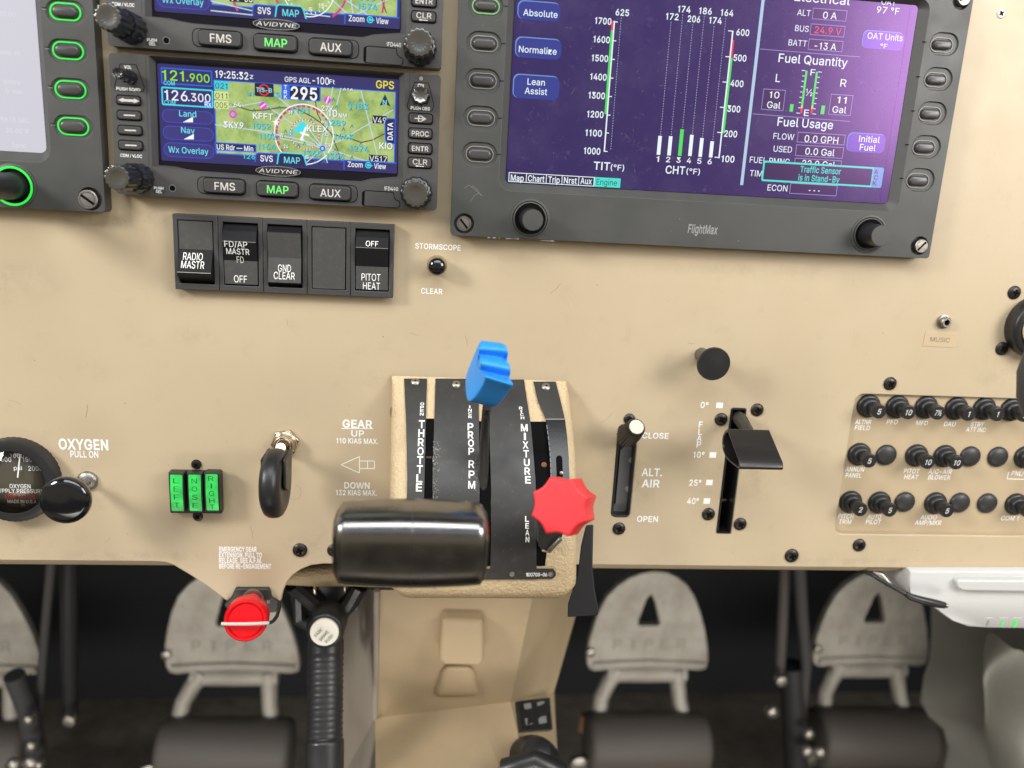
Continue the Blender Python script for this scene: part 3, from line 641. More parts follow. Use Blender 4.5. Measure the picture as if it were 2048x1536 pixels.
# screws of the panel
for x, y, r, k in ((600, 1100, 15, 20), (668, 1100.5, 14, 50), (1442, 838.5, 13, 35), (1514, 819.6, 13, 10), (1416.6, 1028, 13, 60), (1480, 1047.8, 13, 25),
                (1237.8, 1057, 13, 70), (1583, 1111, 14, 15), (1779.8, 767, 13, 40), (1718, 1090, 13, 65), (2028, 585, 13, 80), (2003.6, 697, 13, 30), (1258.5, 838, 11.5, 10)):
    screw_mb(x, y, r, SCREWB, 0.0, 0.42, rot=k).obj('screw', panel_root)
screw_mb(2002.5, 27, 9.5, STEEL, 0.0, 0.12, rot=40).obj('screw', panel_root, label='small bright screw at the top of the panel')
# ---------------------------------------------------------------- footwell
vF = P(200, 1700, -0.42)[1]
wB = -0.42
for _ in range(60):
    wB -= 0.01
    if P(200, 1405, wB)[1] < vF: break
b = M()
ul, ur = -1.1, 1.35
b.add([(ul, vF, wB), (ur, vF, wB), (ur, vF, 0.12), (ul, vF, 0.12)], [(3, 2, 1, 0)], CARPET, True)
struct(b.obj('floor'))
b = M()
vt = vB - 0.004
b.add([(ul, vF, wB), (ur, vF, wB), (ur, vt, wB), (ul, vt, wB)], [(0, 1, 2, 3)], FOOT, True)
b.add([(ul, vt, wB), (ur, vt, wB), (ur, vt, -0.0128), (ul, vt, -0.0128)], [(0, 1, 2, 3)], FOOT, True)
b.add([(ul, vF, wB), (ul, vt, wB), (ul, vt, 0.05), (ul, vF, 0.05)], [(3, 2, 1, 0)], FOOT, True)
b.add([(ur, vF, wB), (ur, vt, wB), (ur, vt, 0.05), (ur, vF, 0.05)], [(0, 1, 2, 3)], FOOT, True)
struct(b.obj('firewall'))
# ---------------------------------------------------------------- navigators (two of the same kind, one above the other)
T0 = (0.8, 0.75, 1.0)
NV = dict(bgp=em('nav_header', (50, 47, 104), 1.0, T0), navy=em('nav_navy', (38, 38, 82), 1.0, T0), dark=em('nav_dark', (30, 28, 52), 1.0, T0), panel=em('nav_button', (58, 54, 124), 1.0, T0),
          blue=em('nav_blue', (40, 105, 235), 1.0, T0), bluel=em('nav_outline', (70, 85, 225), 1.0, T0), cyan=em('nav_cyan', (60, 225, 240), 1.0, T0), cyanl=em('nav_cyan_text', (110, 235, 245), 1.0, T0),
          white=em('nav_white', (245, 250, 255), 1.0, T0), green=em('nav_green', (150, 235, 40), 1.0, T0), yellow=em('nav_yellow', (240, 225, 30), 1.0, T0), mag=em('nav_magenta', (225, 75, 215), 1.0, T0),
          rose=em('nav_rose', (200, 70, 130), 1.0, T0), brown=em('nav_brown', (110, 62, 52), 1.0, T0), air=em('nav_airway', (190, 215, 232), 1.0, T0), red=em('nav_red', (225, 50, 50), 1.0, T0),
          ink=em('nav_ink', (35, 40, 45), 1.0, T0), pale=em('nav_pale', (215, 228, 150), 1.0, T0), cbox=em('nav_cyan_box', (70, 205, 215), 1.0, T0), teal=em('nav_teal_symbol', (30, 120, 160), 1.0, T0))
def terrain():
    m = em('nav_terrain', (178, 198, 105), 1.0, T0); n = m.node_tree; b_ = n.nodes['Principled BSDF']
    t = n.nodes.new('ShaderNodeTexCoord'); z = n.nodes.new('ShaderNodeTexNoise'); z.inputs['Scale'].default_value = 90; z.inputs['Detail'].default_value = 10; z.inputs['Roughness'].default_value = 0.72
    r = n.nodes.new('ShaderNodeValToRGB'); el = r.color_ramp.elements
    el[0].position = 0.34; el[0].color = (*srgb(128, 156, 84), 1); el[1].position = 0.68; el[1].color = (*srgb(200, 214, 140), 1)
    k = el.new(0.5); k.color = (*srgb(168, 194, 110), 1)
    n.links.new(t.outputs['Object'], z.inputs['Vector']); n.links.new(z.outputs['Fac'], r.inputs[0]); n.links.new(r.outputs[0], b_.inputs['Emission Color'])
    return m
NV['ter'] = terrain()
WF, WS = 0.010, 0.0068
GREENT = mat('green_lit_letters', (0.1, 0.4, 0.1), 0.5, emit=srgb(85, 225, 80), es=0.9)
KEYTXT = mat('key_letters', (0.62, 0.58, 0.53), 0.5)

def lay(k): return WS + 0.00006*k
def nav_unit(root, upper):
    # bezel with tapered screen opening
    b = M()
    tl, tr, br, bl = P(218, 106, WF), P(880, 149.5, WF), P(875.5, 421, WF), P(232, 387.5, WF)
    uu0 = (tl[0]+bl[0])/2; uu1 = (tr[0]+br[0])/2; vv0 = (br[1]+bl[1])/2; vv1 = (tl[1]+tr[1])/2
    b.prism(rrect(uu0, vv0, uu1, vv1, 0.0018), 0.0002, WF, BEZEL2, back=True)
    bz = b.obj('bezel', root, bevel=0.0005)
    c = M()
    o1 = [(297, 111), (811, 145.5), (806, 357.5), (745, 361), (724, 366.5), (700, 365.5), (540, 355.5), (395, 345.5), (372, 342), (350, 337), (304, 333)]
    o2 = [(312, 124), (797.5, 153), (794.5, 353), (742, 357), (722, 362), (700, 361), (540, 351.5), (397, 341.5), (374, 338), (352, 333), (318, 330)]
    a1 = ccw([P(x, y, WF)[:2] for x, y in o1]); a2 = ccw([P(x, y, 0.0062)[:2] for x, y in o2])
    c.loops([[(x, y, 0.0062) for x, y in a2], [(x, y, WF) for x, y in a1], [(x*1.0, y*1.0, WF+0.002) for x, y in a1]], BEZEL2, cap0=True)
    cut(bz, c)
    # glass backing (dark) and the lit picture on it
    g = M(); g.sheet([P(x, y, 0.0064)[:2] for x, y in o2], 0.0064, mat('dark_glass', (0.006, 0.006, 0.009), 0.2, tint=T0))
    scr = g.obj('screen', root)
    s = M()
    w0, w1, w2, w3, w4, w5, w6 = [lay(i) for i in range(7)]
    L = 318.8
    s.rect(314, 126.5, 794, 347.5, w0, NV['bgp'], 0.001)
    # map area
    mu = RC(429, 160, 788, 326, w1)
    s.rect(427, 159, 789.5, 328.5, w1, NV['blue']); s.rect(429.5, 161, 787.5, 326, w2, NV['ter'])
    def ml(pts, t, m, w=w3):   # map lines kept inside the map
        q = []
        for (xa, ya), (xb, yb) in zip(pts[:-1], pts[1:]): s.pline([(xa, ya), (xb, yb)], t, w, m)
    def tri(x, y, k=1.0):
        s.pline([(x-3*k, y+4*k), (x, y-3*k), (x+3*k, y+4*k)], 1.5, w4, NV['teal'])
    if not upper:
        for ln in ([(430, 216), (480, 212), (525, 204)], [(430, 249), (520, 262), (600, 279), (700, 312), (742, 325)], [(545, 186), (590, 222), (640, 287), (646, 296)], [(666, 174), (640, 296)],
                   [(722, 181), (757, 320)], [(786, 220), (680, 281), (645, 296)], [(682, 176), (672, 215), (650, 290)], [(531, 210), (600, 258), (645, 296)], [(645, 296), (655, 326)], [(645, 296), (612, 326)], [(645, 296), (600, 285), (555, 275)]):
            ml(ln, 2.0, NV['air'])
        ml([(459, 208), (500, 221), (530, 220), (560, 215), (595, 218), (625, 234), (645, 248), (663, 268), (675, 300), (682, 325)], 2.4, NV['brown'])
        ml([(628, 182), (634, 225), (645, 248)], 2.2, NV['brown']); ml([(663, 268), (703, 278), (722, 285), (745, 280), (768, 268), (786, 266)], 2.4, NV['brown'])
        p = P(608, 269, w3); k = sc(608, 269, w3)[0]
        s.ann(p[0], p[1], 57.6*k, 59.8*k, w4, NV['white'], 60)
        for i in range(16): s.ann(p[0], p[1], 52.5*k, 57*k, w4, NV['rose'], 4, 32+i*11, 32+i*11+7)
        for i in range(12): s.ann(p[0], p[1], 52.5*k, 57*k, w4, NV['rose'], 4, -90-i*14+6, -90-i*14)
        p = P(609.5, 269, w3)
        s.ann(p[0], p[1], 28*k, 30*k, w4, NV['rose'], 40)
        for i in range(30): s.ann(p[0], p[1], 28*k, 29.5*k, w5, NV['white'], 2, i*12, i*12+5)
        # cyan blob, own aircraft
        s.sheet(pp([(588, 258), (601, 246), (608, 243), (613, 250), (606, 262), (596, 267)], w4), w4, NV['cyan'])
        s.sheet(pp([(576, 270), (585, 256), (588, 272)], w4), w4, NV['cbox'])
        s.pline([(612, 254), (602, 281)], 4.2, w5, NV['white']); s.pline([(600, 265), (618, 271)], 4, w5, NV['white']); s.pline([(600, 277), (608, 280)], 3, w5, NV['white'])
        for x, y in ((559, 215), (553, 230), (508, 220), (538, 217), (500, 189), (571, 262), (622, 240), (631, 239), (557, 275), (597, 291), (609, 287), (720, 200), (700, 207), (702, 219), (667, 199), (673, 214), (704, 252), (687, 258), (545, 269), (670, 300), (630, 323), (648, 323), (704, 315), (722, 288)): tri(x, y)
        for x, y in ((526, 211), (655, 200)):
            s.sheet(pp([(x-9, y), (x, y-9), (x+9, y), (x, y+9)], w4), w4, NV['mag'])
            q = P(x, y, w4); s.sheet(circ(q[0], q[1], 7*k, 16), w4+0.00003, NV['mag']); s.pline([(x-5, y+3.5) if x < 600 else (x-2.5, y+7), (x+5, y-3.5) if x < 600 else (x+2.5, y-7)], 2.2, w5, NV['white'])
        q = P(466, 228.5, w4); s.ann(q[0], q[1], 4*k, 8*k, w4, NV['mag'], 24)
        q = P(645, 297, w4); s.ann(q[0], q[1], 3*k, 6*k, w4, NV['blue'], 12)
        q = P(552, 245, w4)
        s.sheet([(q[0]+(8 if i % 2 == 0 else 3.4)*k*math.cos(math.radians(90+36*i)), q[1]+(8 if i % 2 == 0 else 3.4)*k*math.sin(math.radians(90+36*i))) for i in range(10)], w5, NV['white'])
        for t, x, y, wp, hp in (('1183', 717.6, 212, 38, 11), ('1289', 672, 245.5, 38, 11), ('1443', 686.8, 273, 38, 11), ('1274', 718.4, 297, 38, 11), ('1365', 624, 306.5, 37, 11), ('1306', 670, 312, 36, 11),
                                ('1191', 600, 221, 36, 11), ('1052', 522.6, 252, 36, 11), ('1102', 535, 272.5, 34, 11), ('1164', 533, 293, 36, 11), ('11', 502, 188, 10, 9), ('135', 556, 189, 24, 10), ('126', 498, 313, 24, 9)):
            s.text(t, x+1, y+1, wp, hp, w4, NV['teal'], 0.02); s.text(t, x, y, wp, hp, w4+0.00005, NV['cbox'], 0.015)
        for t, x, y, wp, hp in (('KFFT', 526, 232.5, 40, 12), ('3KY9', 467, 250, 40, 12), ('-64', 471, 209.5, 22, 9), ('KLEX', 635, 257.5, 42, 12), ('27K', 655, 217, 24, 10), ('10', 665.7, 226.5, 18, 13), ('NM', 685.5, 231.5, 16, 8), ('KIO', 772, 292, 26, 12), ('616', 696, 179, 20, 5),
                                ('W', 563.5, 270, 8, 8), ('E', 653, 268, 6, 7), ('33', 581, 225, 8, 7), ('24', 572, 293, 9, 7), ('21', 655, 290, 9, 7), ('S', 614, 314, 7, 7), ('6', 645, 243, 6, 7)):
            s.text(t, x+0.9, y+0.9, wp, hp, w4+0.00003, NV['ink'], 0.02); s.text(t, x, y, wp, hp, w4+0.00008, NV['white'], 0.02)
        s.rect(745, 230.5, 773, 248, w4, NV['dark']); s.text('V49', 759, 240.5, 27, 12, w5, NV['white'])
        s.rect(738, 309, 775, 323.5, w4, NV['dark']); s.text('V517', 756.5, 317.5, 35, 11, w5, NV['white'])
        s.sheet(pp([(759, 211.5), (770, 188), (781, 213), (770, 208.5)], w4), w4, NV['navy']); s.text('N', 769.5, 204.5, 8, 9, w5, NV['cyanl'], 0.02)
        # side list
        for y0, y1, m, t, a in ((161, 181, 'cbox', '021', 471), (182, 199.5, 'pale', '011', 0), (200.5, 218.5, 'pale', '005', 0)):
            s.rect(428, y0, 457.5, y1, w5, NV[m]); s.text(t, 442.5, (y0+y1)/2+0.8, 24, 11, w6, NV['ink'])
        s.rect(509, 165.5, 547.5, 194.5, w5, NV['dark'], 0.0006)
        q = P(528, 180, w6); s.ann(q[0], q[1], 8.5*k, 11*k, w6, NV['red'], 30); s.pline([(520.5, 172.5), (535.5, 187.5)], 2.2, w6+0.00003, NV['red']); s.text('TIS-B', 528, 180, 32, 8.5, w6+0.00006, NV['cyanl'], 0.02)
        s.rect(563, 168.5, 579, 199, w5, NV['blue'], 0.0003); [s.text(ch, 571, y, 6.5, 7.5, w6, NV['white'], 0.02) for ch, y in (('T', 174), ('R', 184), ('K', 193.5))]
        s.rect(577, 168.5, 641.5, 203.5, w5+0.00002, NV['blue'], 0.0008); s.rect(579.5, 171, 639, 201, w6, NV['dark'], 0.0006); s.text('295', 608, 187, 53, 24, w6+0.00006, NV['white'], 0.03)
        s.rect(429.5, 284, 513, 305.5, w5, NV['blue'], 0.0005); s.rect(431.5, 286, 511, 303, w6, NV['navy'], 0.0004); s.text('US Rdr — Min', 470, 295.5, 73, 10, w6+0.00006, NV['white'], 0.02)
        s.sheet(pp([(768.5, 240), (774, 236), (789.5, 236.5), (788.5, 289), (774, 287), (770, 281)], w5), w5, NV['blue']); s.sheet(pp([(770.5, 241), (775, 238), (789.5, 238.5), (788.5, 287), (775, 285), (772, 280)], w6), w6, NV['navy'])
        s.text('DATA', 780.5, 262.5, 34, 10.5, w6+0.00006, NV['white'], 0.03, rot=90)
        s.text('121', 346, 151, 43, 20, w4, NV['green'], 0.01); s.text('.900', 396, 156, 46, 16, w4, NV['green'], 0.01)
        s.text('126', 352, 191, 46, 20, w4, NV['white'], 0.01); s.text('.300', 398.5, 195.5, 45, 16, w4, NV['white'], 0.01)
        s.text('COM', 338.4, 166, 22, 8.5, w4, NV['cyanl'], 0.01); s.text('COM', 339.8, 205, 22, 8.5, w4, NV['cyanl'], 0.01)
        s.rect(408, 201.5, 424, 214, w4, NV['blue']); s.text('Rx', 416, 208.5, 13, 9, w5, NV['white'], 0.02)
        a = RC(321.3, 134.5, 425, 174, w3); s.frame(*a, 2.2*k, w3, NV['blue'], 0.0005)
        a = RC(322.3, 173, 427, 216.5, w3); s.frame(*a, 2.8*k, w3+0.00004, NV['cyan'], 0.0008)
        s.text('19:25:32', 463.5, 150, 66, 14, w4, NV['white'], 0.02); s.text('z', 503, 152.5, 7, 10, w4, NV['white'])
        s.text('GPS AGL', 595.4, 160, 52, 10, w4, NV['white'], 0.01); s.text('-100', 641.5, 161.5, 33, 14, w4, NV['white'], 0.015); s.text('Ft', 664, 163.5, 11, 9, w4, NV['white'], 0.01)
        s.text('GPS', 770, 169.5, 36, 15, w4, NV['yellow'], 0.02)
    else:
        dy = 0
        # what shows of the upper screen: pixels of the lower one, 290 px further down
        for ln in ([(430, 300), (550, 326)], [(640, 275), (700, 326)], [(695, 270), (705, 326)], [(650, 270), (735, 323)], [(786, 285), (700, 326)], [(430, 318), (520, 326)], [(560, 315), (660, 326)]): ml(ln, 2.2, NV['air'])
        p = P(618, 276, w3); k = sc(608, 269, w3)[0]
        s.ann(p[0], p[1], 49*k, 51*k, w4, NV['white'], 60)
        for i in range(14): s.ann(p[0], p[1], 18*k, 20*k, w4, NV['white'], 3, -170+i*12, -164+i*12)
        for i in range(12): s.ann(p[0], p[1], 42*k, 46*k, w4, NV['white'], 1, -150+i*11, -148+i*11)
        ml([(692, 282), (690, 293), (684, 306), (674, 318), (664, 326)], 4.5, NV['rose']); ml([(766, 282), (763, 300), (760, 318)], 4, NV['rose']); ml([(755, 282), (768, 318)], 2.4, NV['brown'])
        ml([(552, 282), (556, 296), (560, 303)], 4.5, NV['rose']); ml([(474, 300), (482, 318)], 4.5, NV['rose'])
        for t, x, y, wp, hp in (('1565', 726, 289, 38, 11), ('1574', 731, 306, 38, 11)):
            s.text(t, x+1, y+1, wp, hp, w4, NV['teal'], 0.02); s.text(t, x, y, wp, hp, w4+0.00005, NV['cbox'], 0.03)
        for t, x, y, wp, hp in (('24', 578, 288, 10, 7), ('04', 598, 287, 16, 9), ('15', 643, 306, 10, 8), ('12', 660, 289, 10, 8), ('S', 622, 313, 7, 7)):
            s.text(t, x, y, wp, hp, w4+0.00008, NV['white'], 0.02)
        s.rect(466, 285, 512, 303.5, w4, NV['dark']); s.text('V4-53', 489, 294, 43, 13, w5, NV['white'], 0.01)
    k = sc(375, 250, w3)[0]
    for (x0, y0, x1, y1) in ((323.5, 217.5, 427, 250), (325, 250.5, 428, 284), (326.5, 284, 429, 318.5)):
        a = RC(x0, y0, x1, y1, w3); s.sheet(rrect(*a, 0.0035), w3, NV['bluel']); a = (a[0]+k, a[1]+k, a[2]-k, a[3]-k); s.sheet(rrect(*a, 0.0033), w3+0.00005, NV['panel'])
    s.text('Land', 375.3, 227.5, 34, 12, w4+0.00003, NV['cyanl'], 0.008); s.text('Nav', 375.8, 260.8, 27, 11.5, w4+0.00003, NV['cyanl'], 0.008); s.text('Wx Overlay', 376.7, 301, 80, 12, w4+0.00003, NV['cyanl'], 0.008)
    for x, y in ((376, 239), (377.6, 273.2)): s.sheet(pp([(x-10.5, y+5.5), (x+10, y-5.5), (x+10, y+5.5)], w4), w4, NV['white'])
    # tabs at the foot of the picture
    s.sheet(pp([(509, 324), (511, 307), (516, 304.5), (556, 307), (556, 327)], w5), w5, NV['blue']); s.sheet(pp([(511, 327), (513, 309), (517, 306.8), (554.5, 309), (554, 330)], w5), w5+0.00003, NV['bgp'])
    s.sheet(pp([(553, 328), (556, 307), (561, 304), (604, 307), (609, 312), (615, 331)], w5), w6, NV['cyan']); s.sheet(pp([(555.5, 330), (558.5, 309), (562, 306.5), (603, 309), (607, 313.5), (612.5, 333)], w5), w6+0.00004, NV['navy'])
    s.text('SVS', 533, 317, 25, 12, w6+0.00008, NV['white'], 0.02); s.text('MAP', 584, 320.5, 32, 12.5, w6+0.00008, NV['cyanl'], 0.012)
    s.rect(687, 319, 792.5, 345, w5, NV['blue'], 0.0003); s.rect(689, 321.5, 793.5, 347, w6, NV['bgp'], 0.0003)
    q = P(736.5, 330.5, w6); s.ann(q[0], q[1], 4.6*k, 6.6*k, w6+0.00004, NV['cyan'], 20); s.sheet(circ(q[0], q[1], 3*k, 14), w6+0.00004, NV['cyan']); s.pline([(736.5, 330.5), (745, 331.5)], 1.8, w6+0.00007, NV['cyan'])
    s.text('Zoom', 710.5, 329, 30, 10.5, w6+0.00004, NV['white'], 0.015); s.text('View', 760, 332.5, 24, 10.5, w6+0.00004, NV['white'], 0.015)
    s.obj('lit_picture', scr)
    # logo oval on the lower edge of the glass
    b = M(); p = P(556.5, 342.5, 0.0075); k = sc(556, 342, 0.008)[0]
    b.prism(circ(p[0], p[1], 46*k, 36, 10.5*k), 0.0064, 0.0078, DARK); b.frame
    lo = circ(p[0], p[1], 45*k, 36, 9.8*k); li = circ(p[0], p[1], 44*k, 36, 9.0*k)
    b.add([(x, y, 0.00785) for x, y in lo+li], [(i, (i+1) % 36, 36+(i+1) % 36, 36+i) for i in range(36)], LOGO, True)
    b.text('AVIDYNE', 556.5, 342.5, 76, 7.6, 0.0079, WHITE2, 0.0, shear=0.15)
    b.obj('badge', root)
    # side keys
    def key(name, x, y, wpx, hpx, txt=None, tm=KEYTXT, tw=None, th=None, draw=None, m=RUBBER):
        b = M(); p = P(x, y, WF); sx_, sy_ = sc(x, y, WF)
        hu, hv = wpx*sx_/2, hpx*sy_/2
        b.prism(rrect(p[0]-hu-0.0004, p[1]-hv-0.0004, p[0]+hu+0.0004, p[1]+hv+0.0004, 0.0016), WF-0.0005, WF+0.0001, VOID)
        b.prism(rrect(p[0]-hu, p[1]-hv, p[0]+hu, p[1]+hv, 0.0014), WF-0.0005, WF+0.0014, m, inset=0.00045)
        if txt: b.text(txt, x, y, tw, th, WF+0.00148, tm, 0.01)
        if draw: draw(b)
        return b.obj(name, root, bevel=0.0003)
    wk = WF+0.00148
    def arrow(b):
        b.pline([(243, 200), (271, 202)], 5, wk, KEYTXT); b.sheet(pp([(236, 199.6), (247, 195.5), (246.5, 204.5)], wk), wk+0.00003, KEYTXT); b.sheet(pp([(279, 202.4), (268, 197), (267.5, 206.5)], wk), wk+0.00003, KEYTXT)
    key('key', 257.5, 201, 48, 19, draw=arrow)
    for x, y in ((259, 231), (260.6, 261), (261.8, 291)): key('key', x, y, 48, 19, draw=lambda b, x=x, y=y: b.pline([(x-11.5, y-0.8), (x+11.5, y+0.2)], 2.6, wk, KEYTXT))
    def direct(b):
        b.text('D', 841.5, 237.4, 11, 12, wk, KEYTXT, 0.01); b.pline([(829, 236.6), (848, 237.6)], 2, wk+0.00003, KEYTXT); b.sheet(pp([(853, 238), (846, 233.5), (846, 242)], wk), wk+0.00003, KEYTXT)
    key('key', 841.5, 237.4, 47, 21, draw=direct)
    key('key', 840.6, 267.4, 47, 21, 'PROC', tw=34, th=10); key('key', 840.3, 297.3, 47, 21, 'ENTR', tw=33, th=10)
    key('key', 839.7, 325.8, 47, 21, draw=lambda b: (b.text('CLR', 840, 324, 29, 10.5, wk, KEYTXT, 0.0), b.pline([(833, 332), (848, 333)], 1.4, wk, KEYTXT), b.sheet(pp([(830, 331.8), (835, 329.8), (835, 334)], wk), wk+0.00002, KEYTXT)))
    for x, y, t, tm, tw in ((449.5, 372.3, 'FMS', KEYTXT, 41), (555.5, 378.8, 'MAP', GREENT, 43), (661, 385.6, 'AUX', KEYTXT, 41)):
        o = M(); p = P(x + (-6 if t == 'FMS' else 6 if t == 'AUX' else 0), y, WF); kx, ky = sc(x, y, WF); hu = (48.5 if t != 'MAP' else 43)*kx; hv = 17.5*ky
        o.prism(rrect(p[0]-hu, p[1]-hv, p[0]+hu, p[1]+hv, 0.003), WF-0.0002, WF+0.00012, VOID)
        o.prism(rrect(p[0]-hu+0.0004, p[1]-hv+0.0004, p[0]+hu-0.0004, p[1]+hv-0.0004, 0.0026), WF-0.0002, WF+0.0002, BEZEL2)
        o.obj('key_surround', root)
        b = M(); p = P(x, y, WF); hu, hv = 41.5*kx, 15*ky
        b.prism(rrect(p[0]-hu-0.0003, p[1]-hv-0.0003, p[0]+hu+0.0003, p[1]+hv+0.0003, 0.002), WF, WF+0.00035, VOID)
        b.prism(rrect(p[0]-hu, p[1]-hv, p[0]+hu, p[1]+hv, 0.0018), WF, WF+0.0025, RUBBER, inset=0.0005)
        b.text(t, x, y+0.5, tw, 15, WF+0.0026, tm, 0.012)
        b.obj('key', root, bevel=0.0004)
    # printed labels, sunk marks, card door
    b = M()
    wl = WF+0.00008
    def plate(x0, y0, x1, y1, r=0.0008): b.rect(x0, y0, x1, y1, wl, RECESS, r)
    plate(240, 305.5, 285.5, 317.5, 0.0014); b.text('COM / VLOC', 262.4, 311.5, 43, 6.2, wl+0.00006, WHITE, 0.02)
    plate(305.5, 371.5, 330, 388); b.text('PUSH', 317.5, 376.3, 19, 5.4, wl+0.00006, WHITE, 0.03); b.text('SEL', 317.8, 383.2, 13, 5.4, wl+0.00006, WHITE, 0.03)
    for pts in ([(240, 128), (272, 129), (289, 175), (286, 183), (232, 181), (229, 174)], [(829, 164.5), (857, 166), (868, 211), (864, 222), (817, 219.5), (814, 211)]):
        b.pline(pts+[pts[0]], 1.3, wl, VOID)
    b.text('VOL', 255.5, 134, 15, 6.2, wl, WHITE, 0.02); b.text('PUSH SQ/ID', 256.6, 178.5, 48, 6.2, wl, WHITE, 0.025)
    b.text('CDI', 841.5, 171, 12, 6.2, wl, WHITE, 0.02); b.text('PUSH OBS', 840.6, 216.6, 38, 6.5, wl, WHITE, 0.03)
    b.text('IFD440', 782.6, 377.5, 27, 7.5, wl, WHITE, 0.0)
    q = P(345, 376.5, WF); k = sc(345, 376, WF)[0]; b.sheet(circ(q[0], q[1], 6*k, 20), wl, VOID); b.ann(q[0], q[1], 6*k, 7*k, wl, LOGO, 20)
    q = P(842.4, 157, WF); b.sheet(circ(q[0], q[1], 5.2*k, 18), wl, VOID); b.sheet(circ(q[0], q[1], 4.3*k, 18), wl+0.00005, LOGO)
    b.obj('printed_marks', root)
    b = M()
    cd_ = [(725, 384), (733, 381), (787, 384.5), (788.5, 395), (792, 400), (799, 403), (800, 411), (796, 416), (727, 411.5), (724, 407)]
    b.pline(cd_+[cd_[0]], 1.5, wl, VOID); b.sheet(pp([(725, 384), (729.5, 382), (728.5, 411.5), (724.5, 407)], wl), wl+0.00002, VOID)
    b.obj('card_door', root)
    b = M()
    for x in (291, 820): b.pline([(x if x < 500 else x, 112 if x < 500 else 147), ((x+7) if x < 500 else 816, 330 if x < 500 else 345)], 1.5, wl, RECESS)
    b.obj('bezel_groove', root)
    # knobs
    def knob(x, y, r0, r1, h0, h1, name='knob', m=KNOB, sc_n=14):
        b = M(); p = P(x, y, WF); k = sc(x, y, WF)[0]
        b.lathe(p, [(r0*k*1.02, 0), (r0*k*1.02, 0.001), (r0*k, 0.0015), (r0*k*0.97, h0-0.0006), (r0*k*0.9, h0)], m, 84, scallop=(sc_n, 0.035))
        o = b.obj(name, root, smooth=50)
        c = M()
        c.lathe(p, [(r1*k, h0-0.0005), (r1*k, h1-0.0012), (r1*k*0.97, h1-0.0004), (r1*k*0.94, h1)], m, 84, scallop=(sc_n, 0.05), cap=False)
        c.lathe(p, [(r1*k*0.94, h1), (r1*k*0.9, h1+0.0001), (r1*k*0.55, h1-0.0004), (r1*k*0.02, h1-0.0006)], KNOBTOP, 84, scallop=(sc_n, 0.05))
        c.obj('knob_cap', o, smooth=50)
        return o
    knob(279, 356, 29, 24, 0.013, 0.030)
    knob(832.7, 385.6, 31, 25, 0.011, 0.021)
    k2 = knob(262, 155.6, 13.5, 11, 0.008, 0.018, sc_n=10)
    b = M(); p = P(262, 155.6, WF); k = sc(262, 155.6, WF)[0]
    b.ann(p[0], p[1], 5*k, 7*k, p[2]+0.0182, KNOB, 20); b.ann(p[0], p[1], 8.5*k, 9.4*k, p[2]+0.0182, KNOB, 20); b.sheet([(p[0]-4*k, p[1]+4*k), (p[0]-2.6*k, p[1]+4.6*k), (p[0]+4*k, p[1]-4*k), (p[0]+2.6*k, p[1]-4.6*k)], p[2]+0.0183, KNOB)
    b.obj('knob_slot', k2)
    knob(841.5, 194, 18.5, 15.5, 0.006, 0.0115, sc_n=8)
nav2 = thing('navigator', 'lower of the two grey navigators, showing frequencies 121.900 and 126.300 beside a map', 'navigator', P(556, 260), 'stacked navigators with coloured map screens')
nav_unit(nav2, False)
SH = 0.15883*(DIST-WF)
nav1 = thing('navigator', 'upper of the two grey navigators, cut off by the top picture edge', 'navigator', P(556, 260), 'stacked navigators with coloured map screens')
nav_unit(nav1, True)
SH = 0.0
# ---------------------------------------------------------------- big displays
WD = 0.009           # bezel face
def softkey(root, x, y, wpx, hpx, lit=False, w=WD, kw=0.62):
    """pill key in a shallow pill recess with a pale or lit outline"""
    kx, ky = sc(x, y, w)
    p = P(x, y, w)
    hu, hv = wpx*kx/2, hpx*ky/2
    r = M(); t = 0.00042 if not lit else 0.00062
    a = pill(p[0], p[1], hu, hv); bb = pill(p[0], p[1], hu-t, hv-t); n = len(a)
    wl = w-0.0009
    r.loops([[(q[0], q[1], wl-0.0006) for q in a], [(q[0], q[1], wl+0.0005) for q in a], [(q[0], q[1], wl+0.0005) for q in bb], [(q[0], q[1], wl-0.0004) for q in bb]], PALEGREEN if lit == 2 else GREENRING if lit else KEYRING, cap1=False)
    r.sheet(bb, wl-0.0002, VOID)
    ro = r.obj('key_outline', root)
    k = M()
    h2, v2 = hu-t-0.0008, hv-t-0.0009
    L = []
    for s_, h in ((1.0, -0.0002), (1.0, 0.0010), (0.92, 0.0016), (0.78, 0.0020), (0.5, 0.0022)):
        d = v2*(1-s_)
        L.append([(q[0], q[1], wl+h) for q in pill(p[0], p[1], h2-d, v2-d)])
    k.loops(L, KEYTOP); k.obj('softkey', root, smooth=60)
def recess(c, x, y, wpx, hpx, w=WD, depth=0.0009):
    p = P(x, y, w); kx, ky = sc(x, y, w)
    a = pill(p[0], p[1], wpx*kx/2-0.0004, hpx*ky/2-0.0004); bb = pill(p[0], p[1], wpx*kx/2, hpx*ky/2)
    c.loops([[(q[0], q[1], w-depth) for q in a], [(q[0], q[1], w) for q in bb], [(q[0], q[1], w+0.002) for q in bb]], RECESS, cap0=True)
def screw_well(c, x, y, r):
    p = P(x, y, WD); k = sc(x, y, WD)[0]
    c.prism(circ(p[0], p[1], r*k, 28), WD-0.003, WD+0.002, VOID, back=True)
